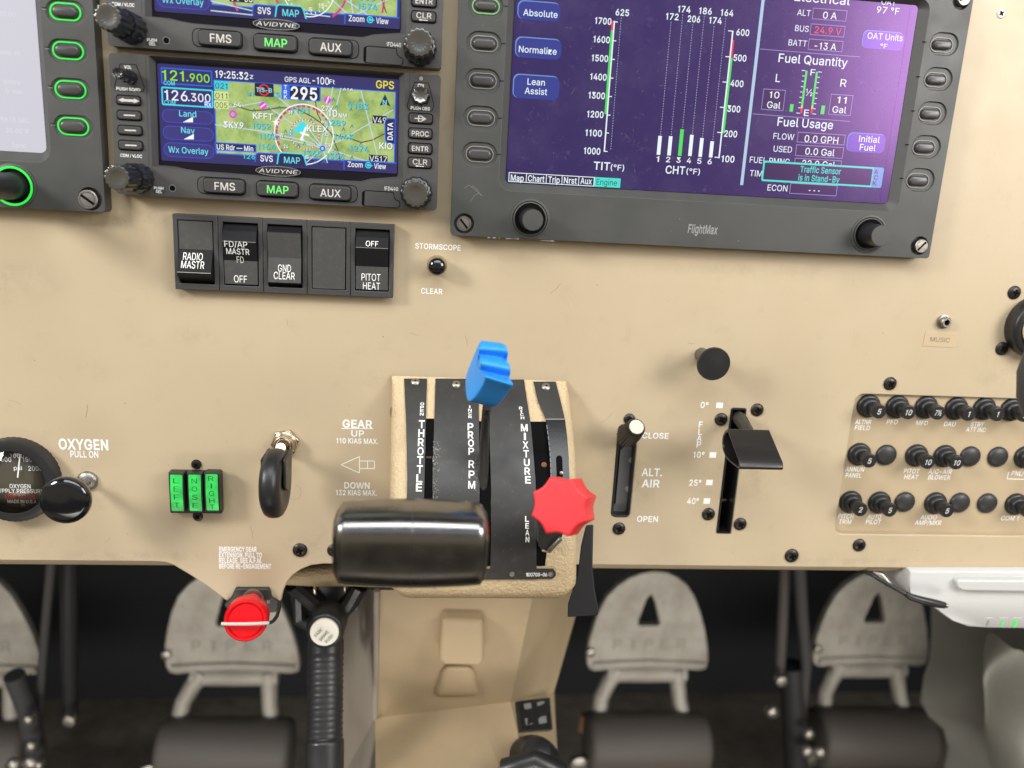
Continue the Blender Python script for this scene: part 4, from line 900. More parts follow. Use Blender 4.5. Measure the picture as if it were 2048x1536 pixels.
def bezel_screw(root, x, y, r, rot):
    b = M(); p = P(x, y, WD-0.0025); k = sc(x, y, WD-0.0025)[0]
    b.lathe(p, [(r*k, 0), (r*k, 0.0022), (r*k*0.9, 0.0026), (r*k*0.78, 0.0026), (r*k*0.76, 0.0022), (r*k*0.72, 0.0026), (r*k*0.02, 0.0027)], STEEL, 28)
    a = math.radians(rot); L, t = r*k*0.78, r*k*0.13
    e, f = (math.cos(a)*L, math.sin(a)*L), (-math.sin(a)*t, math.cos(a)*t)
    b.sheet([(p[0]+e[0]+f[0], p[1]+e[1]+f[1]), (p[0]-e[0]+f[0], p[1]-e[1]+f[1]), (p[0]-e[0]-f[0], p[1]-e[1]-f[1]), (p[0]+e[0]-f[0], p[1]+e[1]-f[1])], p[2]+0.0028, VOID)
    b.obj('screw', root)
def round_knob(root, x, y, rbase, cx, cy, rcap, w=WD, lit=False):
    """cylindrical knob standing in a dished ring; cx, cy, rcap measured on its front face"""
    p = P(x, y, w); k = sc(x, y, w)[0]
    b = M()
    R0 = rbase*k
    b.lathe(p, [(R0*1.13, 0.0), (R0*1.12, 0.0004), (R0*1.02, 0.0006), (R0*0.99, 0.0002), (R0*0.97, -0.0), (R0*0.95, 0.0007), (R0*0.90, 0.0009), (R0*0.86, 0.0001)], BEZEL, 48, cap=False)
    b.sheet(circ(p[0], p[1], R0*0.865, 40), w+0.00012, VOID)
    b.obj('knob_surround', root, smooth=50)
    if lit:
        g = M(); g.ann(p[0], p[1], R0*0.88, R0*1.0, w+0.0012, GREENRING, 48); g.obj('lit_ring', root)
    h = 0.006
    for _ in range(70):
        h += 0.0005
        q = P(cx, cy, w+h)
        if math.hypot(q[0]-p[0], q[1]-p[1]) < 0.0009: break
    rc = rcap*sc(cx, cy, w+h)[0]
    c = M()
    c.lathe(p, [(rc*1.10, 0), (rc*1.05, 0.0015), (rc*1.02, h-0.0010), (rc*0.99, h-0.0003)], DARK, 48, cap=False)
    c.lathe(p, [(rc*0.99, h-0.0003), (rc*0.95, h), (rc*0.02, h+0.0001)], BEZEL, 48)
    c.obj('knob', root, smooth=50)

# ---- left flight display, only its lower right corner in the picture
pfd = thing('flight_display', 'large dark bezelled flight display at the left edge, pale screen and green lit keys', 'display', P(100, 200, 0))
right_u = (P(187, 0, WD)[0]+P(209, 420, WD)[0])/2
bot_v = P(190, 424, WD)[1]
b = M()
b.prism(rrect(right_u-0.34, bot_v, right_u, bot_v+0.26, 0.0022), 0.0003, WD, BEZEL, back=True)
bz = b.obj('bezel', pfd, bevel=0.0005)
ou = (P(81, 0, WD)[0]+P(99, 297, WD)[0])/2; ov = P(0, 320.6, WD)[1]
iu = (P(70.6, 0, 0.0055)[0]+P(92.4, 303.8, 0.0055)[0])/2; iv = P(30, 303, 0.0055)[1]
c = M()
A = rrect(right_u-0.27, ov, ou, bot_v+0.245, 0.007); B_ = rrect(right_u-0.265, iv, iu, bot_v+0.24, 0.003)
c.loops([[(q[0], q[1], 0.005) for q in B_], [(q[0], q[1], WD) for q in A], [(q[0], q[1], WD+0.003) for q in A]], BEZEL, cap0=True)
K1 = ((129.6, 23), (135, 101), (140, 179), (145.5, 253))
for x, y in K1: recess(c, x+1, y+1, 80, 48)
screw_well(c, 180, 398, 24)
cut(bz, c)
for x, y in K1: softkey(pfd, x, y, 63, 36, True)
b = M()
for x, y in ((83.5, 16), (89.5, 95), (96, 173), (101, 248)): b.pline([(x, y-1.5), (x+9, y-0.5)], 1.2, WD+0.0001, VOID); b.pline([(x, y+2), (x+9, y+3)], 1.0, WD+0.0001, LOGO)
b.obj('key_ticks', pfd)
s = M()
s.sheet(B_, 0.0052, em('glare_washed_screen', (206, 204, 214), 1.0, None, 0.35, noise=None))  # glare lying over the screen is put into its pale emission
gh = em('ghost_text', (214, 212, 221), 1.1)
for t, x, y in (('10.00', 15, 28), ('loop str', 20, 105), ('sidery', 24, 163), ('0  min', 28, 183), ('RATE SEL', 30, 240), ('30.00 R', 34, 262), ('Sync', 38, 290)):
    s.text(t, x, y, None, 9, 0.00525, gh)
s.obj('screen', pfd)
round_knob(pfd, 27, 372, 41, -14, 378, 29, lit=True)
bezel_screw(pfd, 179, 399, 20, -35)

# ---- engine display
mfd = thing('engine_display', 'large dark engine monitor display with purple screen of TIT and CHT columns', 'display', P(1400, 250, 0))
LU = (P(917.7, 0, WD)[0]+P(901.5, 465, WD)[0])/2; RU = (P(1949, 0, WD)[0]+P(1857, 510, WD)[0])/2
BV = (P(905, 471.5, WD)[1]+P(1853, 516, WD)[1])/2
TV = P(1400, -75, WD)[1]
b = M(); b.prism(rrect(LU, BV, RU, TV, 0.0018), 0.0003, WD, BEZEL, back=True)
bz = b.obj('bezel', mfd, bevel=0.0005)
WM = 0.0058
o = (P(1008, 150, WD)[0], (P(1030, 384, WD)[1]+P(1760, 421.5, WD)[1])/2, (P(1863, 0, WD)[0]+P(1806, 355, WD)[0])/2, P(1400, -40, WD)[1])
i_ = ((P(1031.5, 0, WM)[0]+P(1012, 340, WM)[0])/2, (P(1020, 367, WM)[1]+P(1770, 405.5, WM)[1])/2, (P(1837, 0, WM)[0]+P(1778, 395, WM)[0])/2, P(1400, -25, WM)[1])
c = M()
A = rrect(*o, 0.006); B_ = rrect(*i_, 0.0022)
c.loops([[(q[0], q[1], WM-0.0006) for q in B_], [(q[0], q[1], WD) for q in A], [(q[0], q[1], WD+0.003) for q in A]], BEZEL, cap0=True)
KL = ((972, 12), (968.5, 87), (965.5, 161.5), (962, 236), (959.5, 308.5)); KR = ((1884.5, 89.6), (1872.5, 159.5), (1860.8, 228), (1848.8, 295.5), (1836.5, 361.5))
for x, y in KL: recess(c, x-0.5, y+1, 72, 51)
for x, y in KR: recess(c, x+4, y-1.5, 58, 47)
screw_well(c, 928, 447, 20); screw_well(c, 1839, 491.5, 17.5); screw_well(c, 1923, 0, 17.5)
cut(bz, c)
for n_, (x, y) in enumerate(KL): softkey(mfd, x, y, 56, 32, 2 if n_ == 0 else False)
for x, y in KR: softkey(mfd, x, y, 46, 30)
b = M()
for x, y, d in ((1008, 12, 8), (1003, 87, 9), (999, 161.5, 9), (995, 236, 9), (993, 308.5, 9), (1853, 84, -9), (1841, 153.5, -9), (1830, 222, -8), (1818, 289.5, -8), (1807, 356.5, -8)):
    b.pline([(x, y), (x+d, y+d*0.06)], 1.6, WD+0.0001, VOID)
b.obj('key_ticks', mfd)
b = M(); b.text('FlightMax', 1406, 458.5, 59, 17, WD+0.0001, LOGO, 0.03, shear=0.12); b.obj('maker_lettering', mfd)
b = M()
for x, y, r in ((1359, 438, 0.8), (1477, 482, 0.9), (1342, 462, 0.6)): b.sheet(circ(*P(x, y, WD)[:2], r*sc(x, y)[0], 8), WD+0.0001, EDGEW)
random.seed(5)
for xa, xb, yy in ((975, 1000, 475.2), (1012, 1040, 477), (1082, 1110, 481)):
    x = xa
    while x < xb:
        l = random.uniform(2, 7); b.pline([(x, yy+(x-xa)*0.046), (x+l, yy+(x+l-xa)*0.046)], random.uniform(1.0, 2.4), WD+0.0001, EDGEW); x += l+random.uniform(1, 6)
for pts in (((929, 376), (938, 370), (947, 377), (958, 386), (966, 392)), ((958, 386), (949, 391), (940, 404)), ((944, 371), (952, 376), (962, 391))): b.pline(pts, 0.5, WD+0.0001, LOGO)
b.obj('chipped_paint', mfd)
round_knob(mfd, 1060, 438, 35, 1068.5, 442.5, 21); round_knob(mfd, 1738, 468.5, 32, 1765, 473, 20)
bezel_screw(mfd, 927.5, 447, 15, -50); bezel_screw(mfd, 1838.5, 491.5, 13, 48); bezel_screw(mfd, 1923, 0, 12, 20)

T1 = (0.78, 0.38, 1.0)
def E(n, rgb, es=1.0): return em('engine_'+n, rgb, es, T1, 0.24, 0.85)
MB = em('engine_background', (35, 31, 84), 1.0, T1, 0.24, 0.85, base=(0.012, 0.010, 0.016), noise=((45, (0.030, 0.026, 0.034), 0.45, 0.8), (260, (0.055, 0.048, 0.06), 0.60, 0.85)))
MW, MG, MR, MT, MC = E('white', (235, 248, 250)), E('green', (75, 225, 85)), E('red', (235, 60, 75)), E('teal', (60, 225, 210)), E('pale_line', (150, 140, 190))
MK, ME, MDV, MDK, MY = E('button', (48, 64, 140)), E('button_edge', (110, 150, 215)), E('divider', (175, 205, 225)), E('box', (46, 36, 70)), E('yellow', (235, 210, 50))
MR2, MTE, MKR, MGH = E('soft_red', (240, 75, 95)), E('tab_fill', (70, 225, 205)), E('right_button', (100, 80, 180)), E('dim_blue_white', (190, 200, 225))
s = M()
def lw(k): return WM + 0.00006*k
a0, a1, a2, a3, a4, a5 = [lw(k) for k in range(6)]
s.sheet(B_, a0, MB)
p = P(1820, 200, a1); s.sheet([(i_[2]-0.0042, i_[1]+0.001), (i_[2]-0.0034, i_[1]+0.001), (i_[2]-0.0034, i_[3]), (i_[2]-0.0042, i_[3])], a1, E('dark_edge', (70, 22, 120)))
def tx(t, x, y, wp, hp, m=MW, bold=0.012, w=a4): s.text(t, x, y, wp, hp, w, m, bold)
def fr(x0, y0, x1, y1, t=1.3, m=MC, w=a2, fill=None, r=0.0):
    q = RC(x0, y0, x1, y1, w)
    if fill: s.sheet(rrect(*q, r) if r else [(q[0], q[1]), (q[2], q[1]), (q[2], q[3]), (q[0], q[3])], w-0.00003, fill)
    s.frame(*q, t*sc(x0, y0)[0], w, m, r)
for x0, y0, x1, y1 in ((1036, -1, 1118, 44), (1031.5, 72, 1120, 120), (1027, 146.5, 1115.5, 201)):
    q = RC(x0, y0, x1, y1, a1); s.sheet(rrect(*q, 0.003), a1, ME); g = 0.0005; s.sheet(rrect(q[0]+g, q[1]-0.0001, q[2]+0.0004, q[3]-g, 0.003), a2, MK)
tx('Absolute', 1081, 27, 69, 12.5); tx('Normalize', 1075.6, 100.5, 76, 12.5); tx('Lean', 1072.5, 164, 35, 12.5); tx('Assist', 1072, 182.5, 45, 12.5)
tx('625', 1244.8, 25, 27, 12.5, bold=0.03)
for t, x, y, wp in (('1700', 1206.5, 42, 33), ('1600', 1203.4, 79, 33), ('1500', 1200, 116.5, 33), ('1400', 1197, 153.8, 33), ('1300', 1193.6, 191, 33), ('1200', 1190.7, 228.7, 33), ('1100', 1187.4, 266, 33), ('1000', 1184.3, 302, 33)): tx(t, x, y, wp, 12.5, bold=0.03)
ua = (P(1231, 42, a3)[0]+P(1206.5, 303, a3)[0])/2; k = sc(1220, 170)[0]
def vy(x, y): return P(x, y, a3)[1]
s.box(ua-1.3*k, vy(1207, 303.5), ua+1.3*k, vy(1231, 42), a2, a3, MW)
s.sheet([(ua-5.5*k, vy(1212, 228)), (ua-1.6*k, vy(1212, 228)), (ua-1.6*k, vy(1226, 61)), (ua-5.5*k, vy(1226, 61))], a3, MG); s.sheet([(ua-5.5*k, vy(1226, 61)), (ua-1.6*k, vy(1226, 61)), (ua-1.6*k, vy(1228, 42)), (ua-5.5*k, vy(1228, 42))], a3, MR)
for y in (42.6, 80.5, 118, 155.6, 192.6, 230, 266, 303): s.sheet([(ua, vy(1215, y)-0.9*k), (ua+6.5*k, vy(1215, y)-0.9*k), (ua+6.5*k, vy(1215, y)+0.9*k), (ua, vy(1215, y)+0.9*k)], a4, MW)
def dash(x0, y0, x1, y1):
    uu = (P(x0, y0, a3)[0]+P(x1, y1, a3)[0])/2; va, vb = vy(x0, y0), vy(x1, y1); n = max(2, int((va-vb)/0.00125))
    for j in range(n):
        y_ = va-(va-vb)*j/n; s.sheet([(uu-0.00011, y_-0.0007), (uu+0.00011, y_-0.0007), (uu+0.00011, y_), (uu-0.00011, y_)], a3, MGH)
dash(1243.8, 35, 1220, 301)
tx('TIT', 1203.8, 332, 33, 15.5, bold=0.02); tx('(°F)', 1235, 335, 27, 11)
q = RC(1017.6, 344.2, 1188, 373, a2); s.frame(*q, 1.4*k, a4, MW); s.sheet([(q[0], q[1]), (q[2], q[1]), (q[2], q[3]), (q[0], q[3])], a2, MDK)
for x in (1052.5, 1092.5, 1124, 1157.5): uu = P(x, 360, a4)[0]; s.sheet([(uu-0.7*k, q[1]), (uu+0.7*k, q[1]), (uu+0.7*k, q[3]), (uu-0.7*k, q[3])], a4, MW)
q2 = RC(1188, 352.8, 1240, 376, a3); s.sheet([(q2[0], q[1]), (q2[2], q[1]), (q2[2], q[3]), (q2[0], q[3])], a3, MTE)
for t, x, y, wp in (('Map', 1034.6, 356, 26), ('Chart', 1072.5, 357.3, 33), ('Trip', 1108, 359.6, 23), ('Nrst', 1140.8, 361, 26), ('Aux', 1172.4, 362, 23)): tx(t, x, y, wp, 12, bold=0.02)
tx('Engine', 1213.5, 364.7, 41, 11.5, MDK, 0.0, w=a5)
for t, x, y in (('172', 1344.6, 33.2), ('174', 1368.6, 18.5), ('206', 1388, 38), ('186', 1411, 22), ('174', 1431, 41), ('164', 1454.3, 25.6)): tx(t, x, y, 25.5, 12.5, bold=0.03)
for x0, y0, x1, y1 in ((1343, 44, 1320, 272), (1366.5, 29, 1341.5, 272), (1386, 48, 1364.7, 258), (1409.6, 32, 1383.6, 270), (1429, 52, 1404, 276), (1452.7, 36, 1424.6, 282)): dash(x0, y0, x1, y1)
for j, (x0, y0, x1, y1) in enumerate(((1320, 271.8, 1317, 309.7), (1341.5, 272.4, 1337.8, 310.8), (1364.5, 258.5, 1359, 311.8), (1383.8, 269.7, 1379.5, 312), (1404, 276, 1400, 313.8), (1424, 282.5, 1421.5, 315))):
    uu = (P(x0, y0, a3)[0]+P(x1, y1, a3)[0])/2; s.sheet([(uu-3.7*k, vy(x1, y1)), (uu+3.7*k, vy(x1, y1)), (uu+3.7*k, vy(x0, y0)), (uu-3.7*k, vy(x0, y0))], a4, MG if j == 2 else MW)
    tx(str(j+1), 1315.5+20.8*j, 318+1.0*j, 5.5 if j == 0 else 8.5, 10.5, bold=0.02)
tx('CHT', 1350.8, 340, 39, 15.5, bold=0.02); tx('(°F)', 1386.5, 342.8, 27, 11)
uc = (P(1465.6, 61.5, a3)[0]+P(1438, 316.3, a3)[0])/2
s.sheet([(uc-1.4*k, vy(1438, 316.5)), (uc+1.4*k, vy(1438, 316.5)), (uc+1.4*k, vy(1465, 61.5)), (uc-1.4*k, vy(1465, 61.5))], a4, MW)
s.sheet([(uc+1.6*k, vy(1446, 266.7)), (uc+5.5*k, vy(1446, 266.7)), (uc+5.5*k, vy(1463, 116)), (uc+1.6*k, vy(1463, 116))], a4, MG); s.sheet([(uc+1.6*k, vy(1463, 116)), (uc+5*k, vy(1463, 116)), (uc+5*k, vy(1466, 80)), (uc+1.6*k, vy(1466, 80))], a4, MR)
for t, x, y, yt in (('600', 1485.7, 65, 61.5), ('500', 1480, 116, 113.5), ('400', 1474, 167, 164.5), ('300', 1467.7, 217.8, 215.5), ('200', 1461.5, 267.7, 266), ('100', 1456, 318, 316)):
    tx(t, x, y, 26, 12.5, bold=0.03); v_ = vy(1455, yt); s.sheet([(uc-9.5*k, v_-0.9*k), (uc, v_-0.9*k), (uc, v_+0.9*k), (uc-9.5*k, v_+0.9*k)], a5, MW)
ud = (P(1527, 0, a2)[0]+P(1482.5, 370, a2)[0])/2
s.sheet([(ud-3.2*k, vy(1482, 370)), (ud+3.2*k, vy(1482, 370)), (ud+3.2*k, i_[3]-0.001), (ud-3.2*k, i_[3]-0.001)], a2, MDV)
tx('Electrical', 1645, -2.5, 112, 17, bold=0.015)
for t, x, y, wp in (('ALT', 1608, 25.6, 27), ('BUS', 1604, 57, 27.5), ('BATT', 1595.5, 86, 37), ('FLOW', 1567.7, 273, 42), ('USED', 1565.7, 298.3, 37), ('FUEL RMNG', 1539.5, 321.5, 80), ('TIME', 1517, 347, 35), ('ECON', 1555, 376, 40)): tx(t, x, y, wp, 12, bold=0.005)
for q in ((1626.6, 15.4, 1692, 43.5), (1622, 46.8, 1688, 75), (1618, 77, 1684, 104.5), (1596, 263.5, 1688.5, 290.5), (1592.8, 288.8, 1685, 317.5), (1590, 315.5, 1681, 343), (1581, 365.5, 1672.5, 392.5)): fr(*q, fill=MDK)
for q in ((1527, 177, 1566.5, 222), (1662, 187.5, 1701, 232)): fr(*q, fill=MDK)
for t, x, y, wp, m in (('0 A', 1660, 31, 28, MW), ('24.9 V', 1656, 61.5, 54, MR2), ('-13 A', 1651, 92.5, 44, MW), ('0.0 GPH', 1643, 279, 68, MW), ('0.0 Gal', 1640, 304, 59, MW), ('22.0 Gal', 1637, 328.5, 66, MW), ('- - -', 1628.7, 380.5, 22, MW)): tx(t, x, y, wp, 13.5, m, 0.012)
tx('10', 1549, 189.7, 20, 13); tx('Gal', 1547.6, 210, 27, 13); tx('11', 1683.8, 200, 19, 13); tx('Gal', 1678.8, 219.5, 28, 13)
s.pline([(1520, 98), (1720, 114)], 1.3, a2, MC); s.pline([(1505, 227.6), (1700, 243)], 1.3, a2, MC)
tx('Fuel Quantity', 1626.6, 120.5, 139, 17, bold=0.015); tx('Fuel Usage', 1611, 246.5, 112, 17, bold=0.015)
tx('L', 1556, 156, 9, 16, bold=0.01); tx('R', 1687, 166, 12.5, 15, bold=0.01); tx('F', 1625.8, 144.8, 9.5, 12.5); tx('½', 1618.4, 185, 14, 14, bold=0.0); tx('E', 1612.9, 225.6, 10, 12.5)
for (xa, ya), (xb, yb), sg in (((1613, 141.5), (1602, 226.6), -1), ((1633.8, 143.6), (1622.5, 227.6), 1)):
    uu = (P(xa, ya, a3)[0]+P(xb, yb, a3)[0])/2; va, vb = vy(xa, ya), vy(xb, yb)
    for f0, f1, m in ((0, 0.82, MG), (0.82, 0.875, MY), (0.875, 1, MR)): s.sheet([(uu-2.2*k, va+(vb-va)*f1), (uu+2.2*k, va+(vb-va)*f1), (uu+2.2*k, va+(vb-va)*f0), (uu-2.2*k, va+(vb-va)*f0)], a4, m)
    for j in range(9):
        v_ = va+(vb-va)*j/8; e0, e1 = sorted((uu+sg*2.6*k, uu+sg*(10 if j in (0, 8) else 7.5)*k)); s.sheet([(e0, v_-0.7*k), (e1, v_-0.7*k), (e1, v_+0.7*k), (e0, v_+0.7*k)], a4, MW)
for x, y0, y1 in ((1583, 208, 223.6), (1645.5, 211, 228.7)): s.rect(x-2.6, y0, x+2.6, y1, a4, MG)
q = RC(1527, 321, 1762, 376, a5); s.sheet(rrect(*q, 0.001), a5+0.00004, MTE); g = 3.6*k; s.sheet(rrect(q[0]+g, q[1]+g, q[2]-24*k, q[3]-g, 0.0006), a5+0.0001, MDK)
s.sheet(rrect(q[2]-22*k, q[1]+0.4*k, q[2]-0.4*k, q[3]-0.4*k, 0.0008), a5+0.0001, E('ack_fill', (110, 165, 215)))
tx('Traffic Sensor', 1641.5, 340.5, 82, 12, MT, 0.02, a5+0.00016); tx('is in Stand-By', 1638, 357, 83, 12, MT, 0.02, a5+0.00016)
for t, x, y in (('A', 1754.5, 343.6), ('C', 1754, 355), ('K', 1751.5, 366.5)): tx(t, x-2, y, 8, 8.5, E('ack_letters', (90, 50, 130)), 0.02, a5+0.00016)
tx('OAT', 1777.5, 4.5, 29, 12, bold=0.0); tx('97 °F', 1776, 21, 46, 13, bold=0.012)
for x0, y0, x1, y1 in ((1727.5, 59, 1803, 102), (1696.8, 264, 1766, 307)):
    q = RC(x0, y0, x1, y1, a1); s.sheet(rrect(*q, 0.0028), a1, ME); s.sheet(rrect(q[0]+0.0004, q[1]-0.0001, q[2]+0.0003, q[3]-0.0004, 0.0028), a2, MKR)
tx('OAT Units', 1770.5, 73.7, 71, 12.5); tx('°F', 1767.5, 92, 14.5, 9); tx('Initial', 1739, 278.5, 42, 12.5); tx('Fuel', 1735.5, 295, 32, 12.5)
# hairline scratches on the screen
SCR = mat('screen_scratch', (0.16, 0.15, 0.17), 0.5)
random.seed(11)
for _ in range(70):
    x, y = random.uniform(1040, 1790), random.uniform(0, 380)
    if x > 1780-0.12*(y): continue
    a, l = random.uniform(0, 6.28), random.uniform(2, 22)*random.random()+2
    s.pline([(x, y), (x+l*math.cos(a), y+l*math.sin(a))], random.uniform(0.18, 0.4), a1+0.00002, SCR)
for _ in range(110):
    x, y = random.uniform(1040, 1790), random.uniform(0, 390)
    if x > 1785-0.12*y: continue
    s.sheet(circ(*P(x, y, a1)[:2], random.uniform(0.3, 0.9)*k, 6), a1+0.00002, SCR)
s.obj('screen', mfd)
# ---------------------------------------------------------------- rocker switches
GS = 'rocker switches in one row under the navigator'
SU0, SV0, SU1, SV1 = RC(343.8, 427, 786, 596, 0.006)
dS = (SU1-SU0)/5
def rocker(i, label, kind, texts):
    u0, u1 = SU0+i*dS, SU0+(i+1)*dS
    t = thing('rocker_switch', label, 'switch', ((u0+u1)/2, (SV0+SV1)/2, 0), GS)
    g = 0.00012
    b = M()
    mu, mt, mb = dS*0.105, dS*0.13, dS*0.14
    A = [(u0+g, SV0), (u1-g, SV0), (u1-g, SV1), (u0+g, SV1)]; B_ = [(u0+mu, SV0+mb), (u1-mu, SV0+mb), (u1-mu, SV1-mt), (u0+mu, SV1-mt)]
    b.loops([[(*q, 0.0) for q in A], [(*q, 0.006) for q in A], [(*q, 0.006) for q in B_], [(*q, 0.001) for q in B_]], SWITCH, cap1=False)
    b.sheet(B_, 0.0012, VOID)
    b.obj('frame', t, bevel=0.0003)
    iu0, iu1, iv0, iv1 = u0+mu+0.0005, u1-mu-0.0005, SV0+mb+0.0004, SV1-mt-0.0004
    H = iv1-iv0
    r = M()
    def strip(pr):
        for (f0, w0, m), (f1, w1, _) in zip(pr[:-1], pr[1:]):
            va, vb = iv1-H*f0, iv1-H*f1
            r.add([(iu0, va, w0), (iu0, vb, w1), (iu1, vb, w1), (iu1, va, w0)], [(0, 1, 2, 3)], m)
            for uu, o in ((iu0, 1), (iu1, -1)):
                q = [(uu, va, 0.0012), (uu, vb, 0.0012), (uu, vb, w1), (uu, va, w0)]
                r.add(q, [(3, 2, 1, 0) if o == 1 else (0, 1, 2, 3)], ROCKERD)
    if kind == 'blank':
        r.prism(rrect(iu0, iv0, iu1, iv1, 0.0004), 0.001, 0.0064, ROCKER)
    elif kind == 'down': strip([(0, 0.0056, ROCKER), (0.45, 0.0058, ROCKERD), (0.805, 0.0112, EDGEW), (0.815, 0.0113, ROCKERD), (0.88, 0.0108, ROCKERD), (1.0, 0.0035, ROCKERD)])
    elif kind == 'up': strip([(0, 0.0035, ROCKERD), (0.12, 0.0072, ROCKERD), (0.280, 0.0092, EDGEW), (0.290, 0.0091, ROCKERD), (0.60, 0.0064, ROCKER), (0.985, 0.0062, ROCKER), (1.0, 0.004, ROCKERD)])
    else: strip([(0, 0.0035, ROCKERD), (0.10, 0.0088, ROCKERD), (0.112, 0.0089, ROCKER), (0.52, 0.0070, ROCKER), (0.92, 0.0088, ROCKERD), (1.0, 0.0035, ROCKERD)])
    for tx_, x, y, wp, hp, w, m in texts:
        vs, fs = glyph(tx_, 0.0)
        x0 = min(a for a, _ in vs); x1 = max(a for a, _ in vs)
        kx, ky = sc(x, y, w); c_ = P(x, y, w)
        def surf(v):
            f = (iv1-v)/H
            pr = {'down': [(0, .0056), (.45, .0058), (.80, .0112), (.88, .0108), (1, .0035)], 'up': [(0, .0035), (.12, .0072), (.28, .0092), (.60, .0064), (1, .0061)], 'mid': [(0, .0035), (.10, .0088), (.52, .0070), (.92, .0088), (1, .0035)]}[kind]
            for (f0, w0), (f1, w1) in zip(pr[:-1], pr[1:]):
                if f <= f1: return w0+(w1-w0)*(f-f0)/(f1-f0)+0.00012
            return 0.006
        for _ in range(4): c_ = P(x, y, surf(c_[1]))
        r.add([(c_[0]+(a-(x0+x1)/2)*wp*kx/(x1-x0), c_[1]+(bb-CAP/2)*hp*ky/CAP, surf(c_[1]+(bb-CAP/2)*hp*ky/CAP)) for a, bb in vs], fs, m, True)
    r.obj('rocker', t, smooth=25, bevel=0.0)
rocker(0, 'RADIO MASTR rocker switch pushed in at its top', 'down', (('RADIO', 386, 513, 39, 14, 0.007, WHITE), ('MASTR', 385.5, 529.5, 46, 14, 0.01, WHITE)))
rocker(1, 'FD/AP MASTR rocker switch with OFF on its lower half', 'up', (('FD/AP', 471.5, 488.5, 46, 12, 0.0105, WHITE), ('MASTR', 475.5, 503, 46, 12, 0.009, WHITE), ('FD', 480.5, 519.5, 14, 13, 0.007, WHITE2), ('OFF', 481, 558, 26, 14, 0.0062, WHITE)))
rocker(2, 'GND CLEAR rocker switch standing level in its frame', 'mid', (('GND', 569, 536.5, 26, 14, 0.0075, WHITE), ('CLEAR', 568.5, 551.5, 42, 14, 0.0085, WHITE)))
rocker(3, 'blank unlettered plate in the row of rocker switches', 'blank', ())
rocker(4, 'PITOT HEAT rocker switch with OFF above its worn edge', 'up', (('OFF', 744, 487.5, 25, 10.5, 0.0105, WHITE), ('PITOT', 742, 554.5, 38, 14, 0.0062, WHITE), ('HEAT', 743, 572, 34, 14, 0.0062, WHITE)))
# ---------------------------------------------------------------- push button, jack, sticker
t = thing('push_button', 'glossy black push button in a nickel collar under STORMSCOPE lettering', 'button', P(874, 531))
b = M(); p = P(874, 530, 0); k = sc(874, 530)[0]
b.lathe(p, [(20*k, 0), (20*k, 0.0012), (18*k, 0.002), (17*k, 0.0045), (15.5*k, 0.0045)], BRASSY, 32, cap=False); b.obj('collar', t)
b = M(); b.lathe(p, [(15.5*k, 0.002), (17.6*k, 0.0045), (17.6*k, 0.0085), (16.5*k, 0.0098), (13*k, 0.0108), (6*k, 0.0114), (0.1*k, 0.0115)], GLOSS, 36); b.obj('button_cap', t, smooth=60)
t = thing('audio_jack', 'small nickel audio jack above the MUSIC sticker', 'jack', P(1887, 643))
b = M(); p = P(1886, 643, 0); k = sc(1886, 643)[0]
b.lathe(p, [(13*k, 0), (13*k, 0.0012), (11.5*k, 0.0014), (10*k, 0.0014), (10*k, 0.0034), (8.5*k, 0.004), (5.5*k, 0.004), (5*k, 0.002)], STEEL, 28, cap=False); b.sheet(circ(p[0], p[1], 5.3*k, 20), 0.0022, VOID); b.obj('bushing', t)
b = M(); q = RC(1850, 664, 1911.5, 694.5, 0.00025)
b.prism([(q[0], q[1]), (q[2], q[1]-0.0002), (q[2]+0.0002, q[3]), (q[0]+0.0004, q[3]+0.0002)], 0, 0.00025, mat('sticker_film', (0.54, 0.42, 0.265), 0.3)); b.text('MUSIC', 1880, 679.5, 39, 9, 0.0003, mat('grey_ink', (0.16, 0.13, 0.10), 0.6), 0.0, rot=-1)
tag(b.obj('sticker'), 'tan tape sticker lettered MUSIC under the small jack', 'sticker')
# ---------------------------------------------------------------- oxygen gauge
t = thing('pressure_gauge', 'round black oxygen supply pressure gauge at the left edge of the panel', 'gauge', P(28, 960))
p = P(28, 960, 0.004); k = sc(28, 960, 0.004)[0]; R0 = 88*k
ex = (P(118, 960, 0.004)[0]-P(28, 960, 0.004)[0]); R0 = ex
b = M(); b.lathe((p[0], p[1], 0), [(R0, 0), (R0, 0.0065), (R0*0.97, 0.0075), (R0*0.80, 0.0085), (R0*0.765, 0.0082), (R0*0.755, 0.003)], DARK, 96, scallop=(48, 0.006), cap=False); b.obj('rim', t, smooth=40)
b = M(); b.sheet(circ(p[0], p[1], R0*0.76, 48), 0.0032, mat('gauge_dial', (0.085, 0.075, 0.054), 0.30)); w = 0.0033
RED = mat('gauge_red', (0.75, 0.05, 0.03), 0.5)
for tt, x, y, wp, hp, m in (('500', 12, 919, 21, 9, WHITE), ('1000', 34, 911.5, 28, 8.5, WHITE), ('1500', 58.5, 919, 27, 9, WHITE), ('2000', 70.5, 937, 28, 9, WHITE), ('psi', 35.5, 936, 16, 8, WHITE), ('OXYGEN', 40, 972.5, 42, 8, WHITE),
                        ('SUPPLY PRESSURE', 38, 982, 98, 8, WHITE), ('USE NO OIL', 42, 993, 62, 8, RED), ('MADE IN U.S.A', 44, 1003, 58, 6.5, WHITE), ('20', 46, 1010, 8, 5, WHITE2)): b.text(tt, x, y, wp, hp, w, m, 0.015)
for j in range(25):
    a = math.radians(200-j*8.2); r1 = R0*0.75; r2 = R0*(0.66 if j % 5 == 0 else 0.70)
    b.line([(p[0]+r1*math.cos(a), p[1]+r1*math.sin(a)), (p[0]+r2*math.cos(a), p[1]+r2*math.sin(a))], 0.0003, w, WHITE)
b.obj('dial', t)
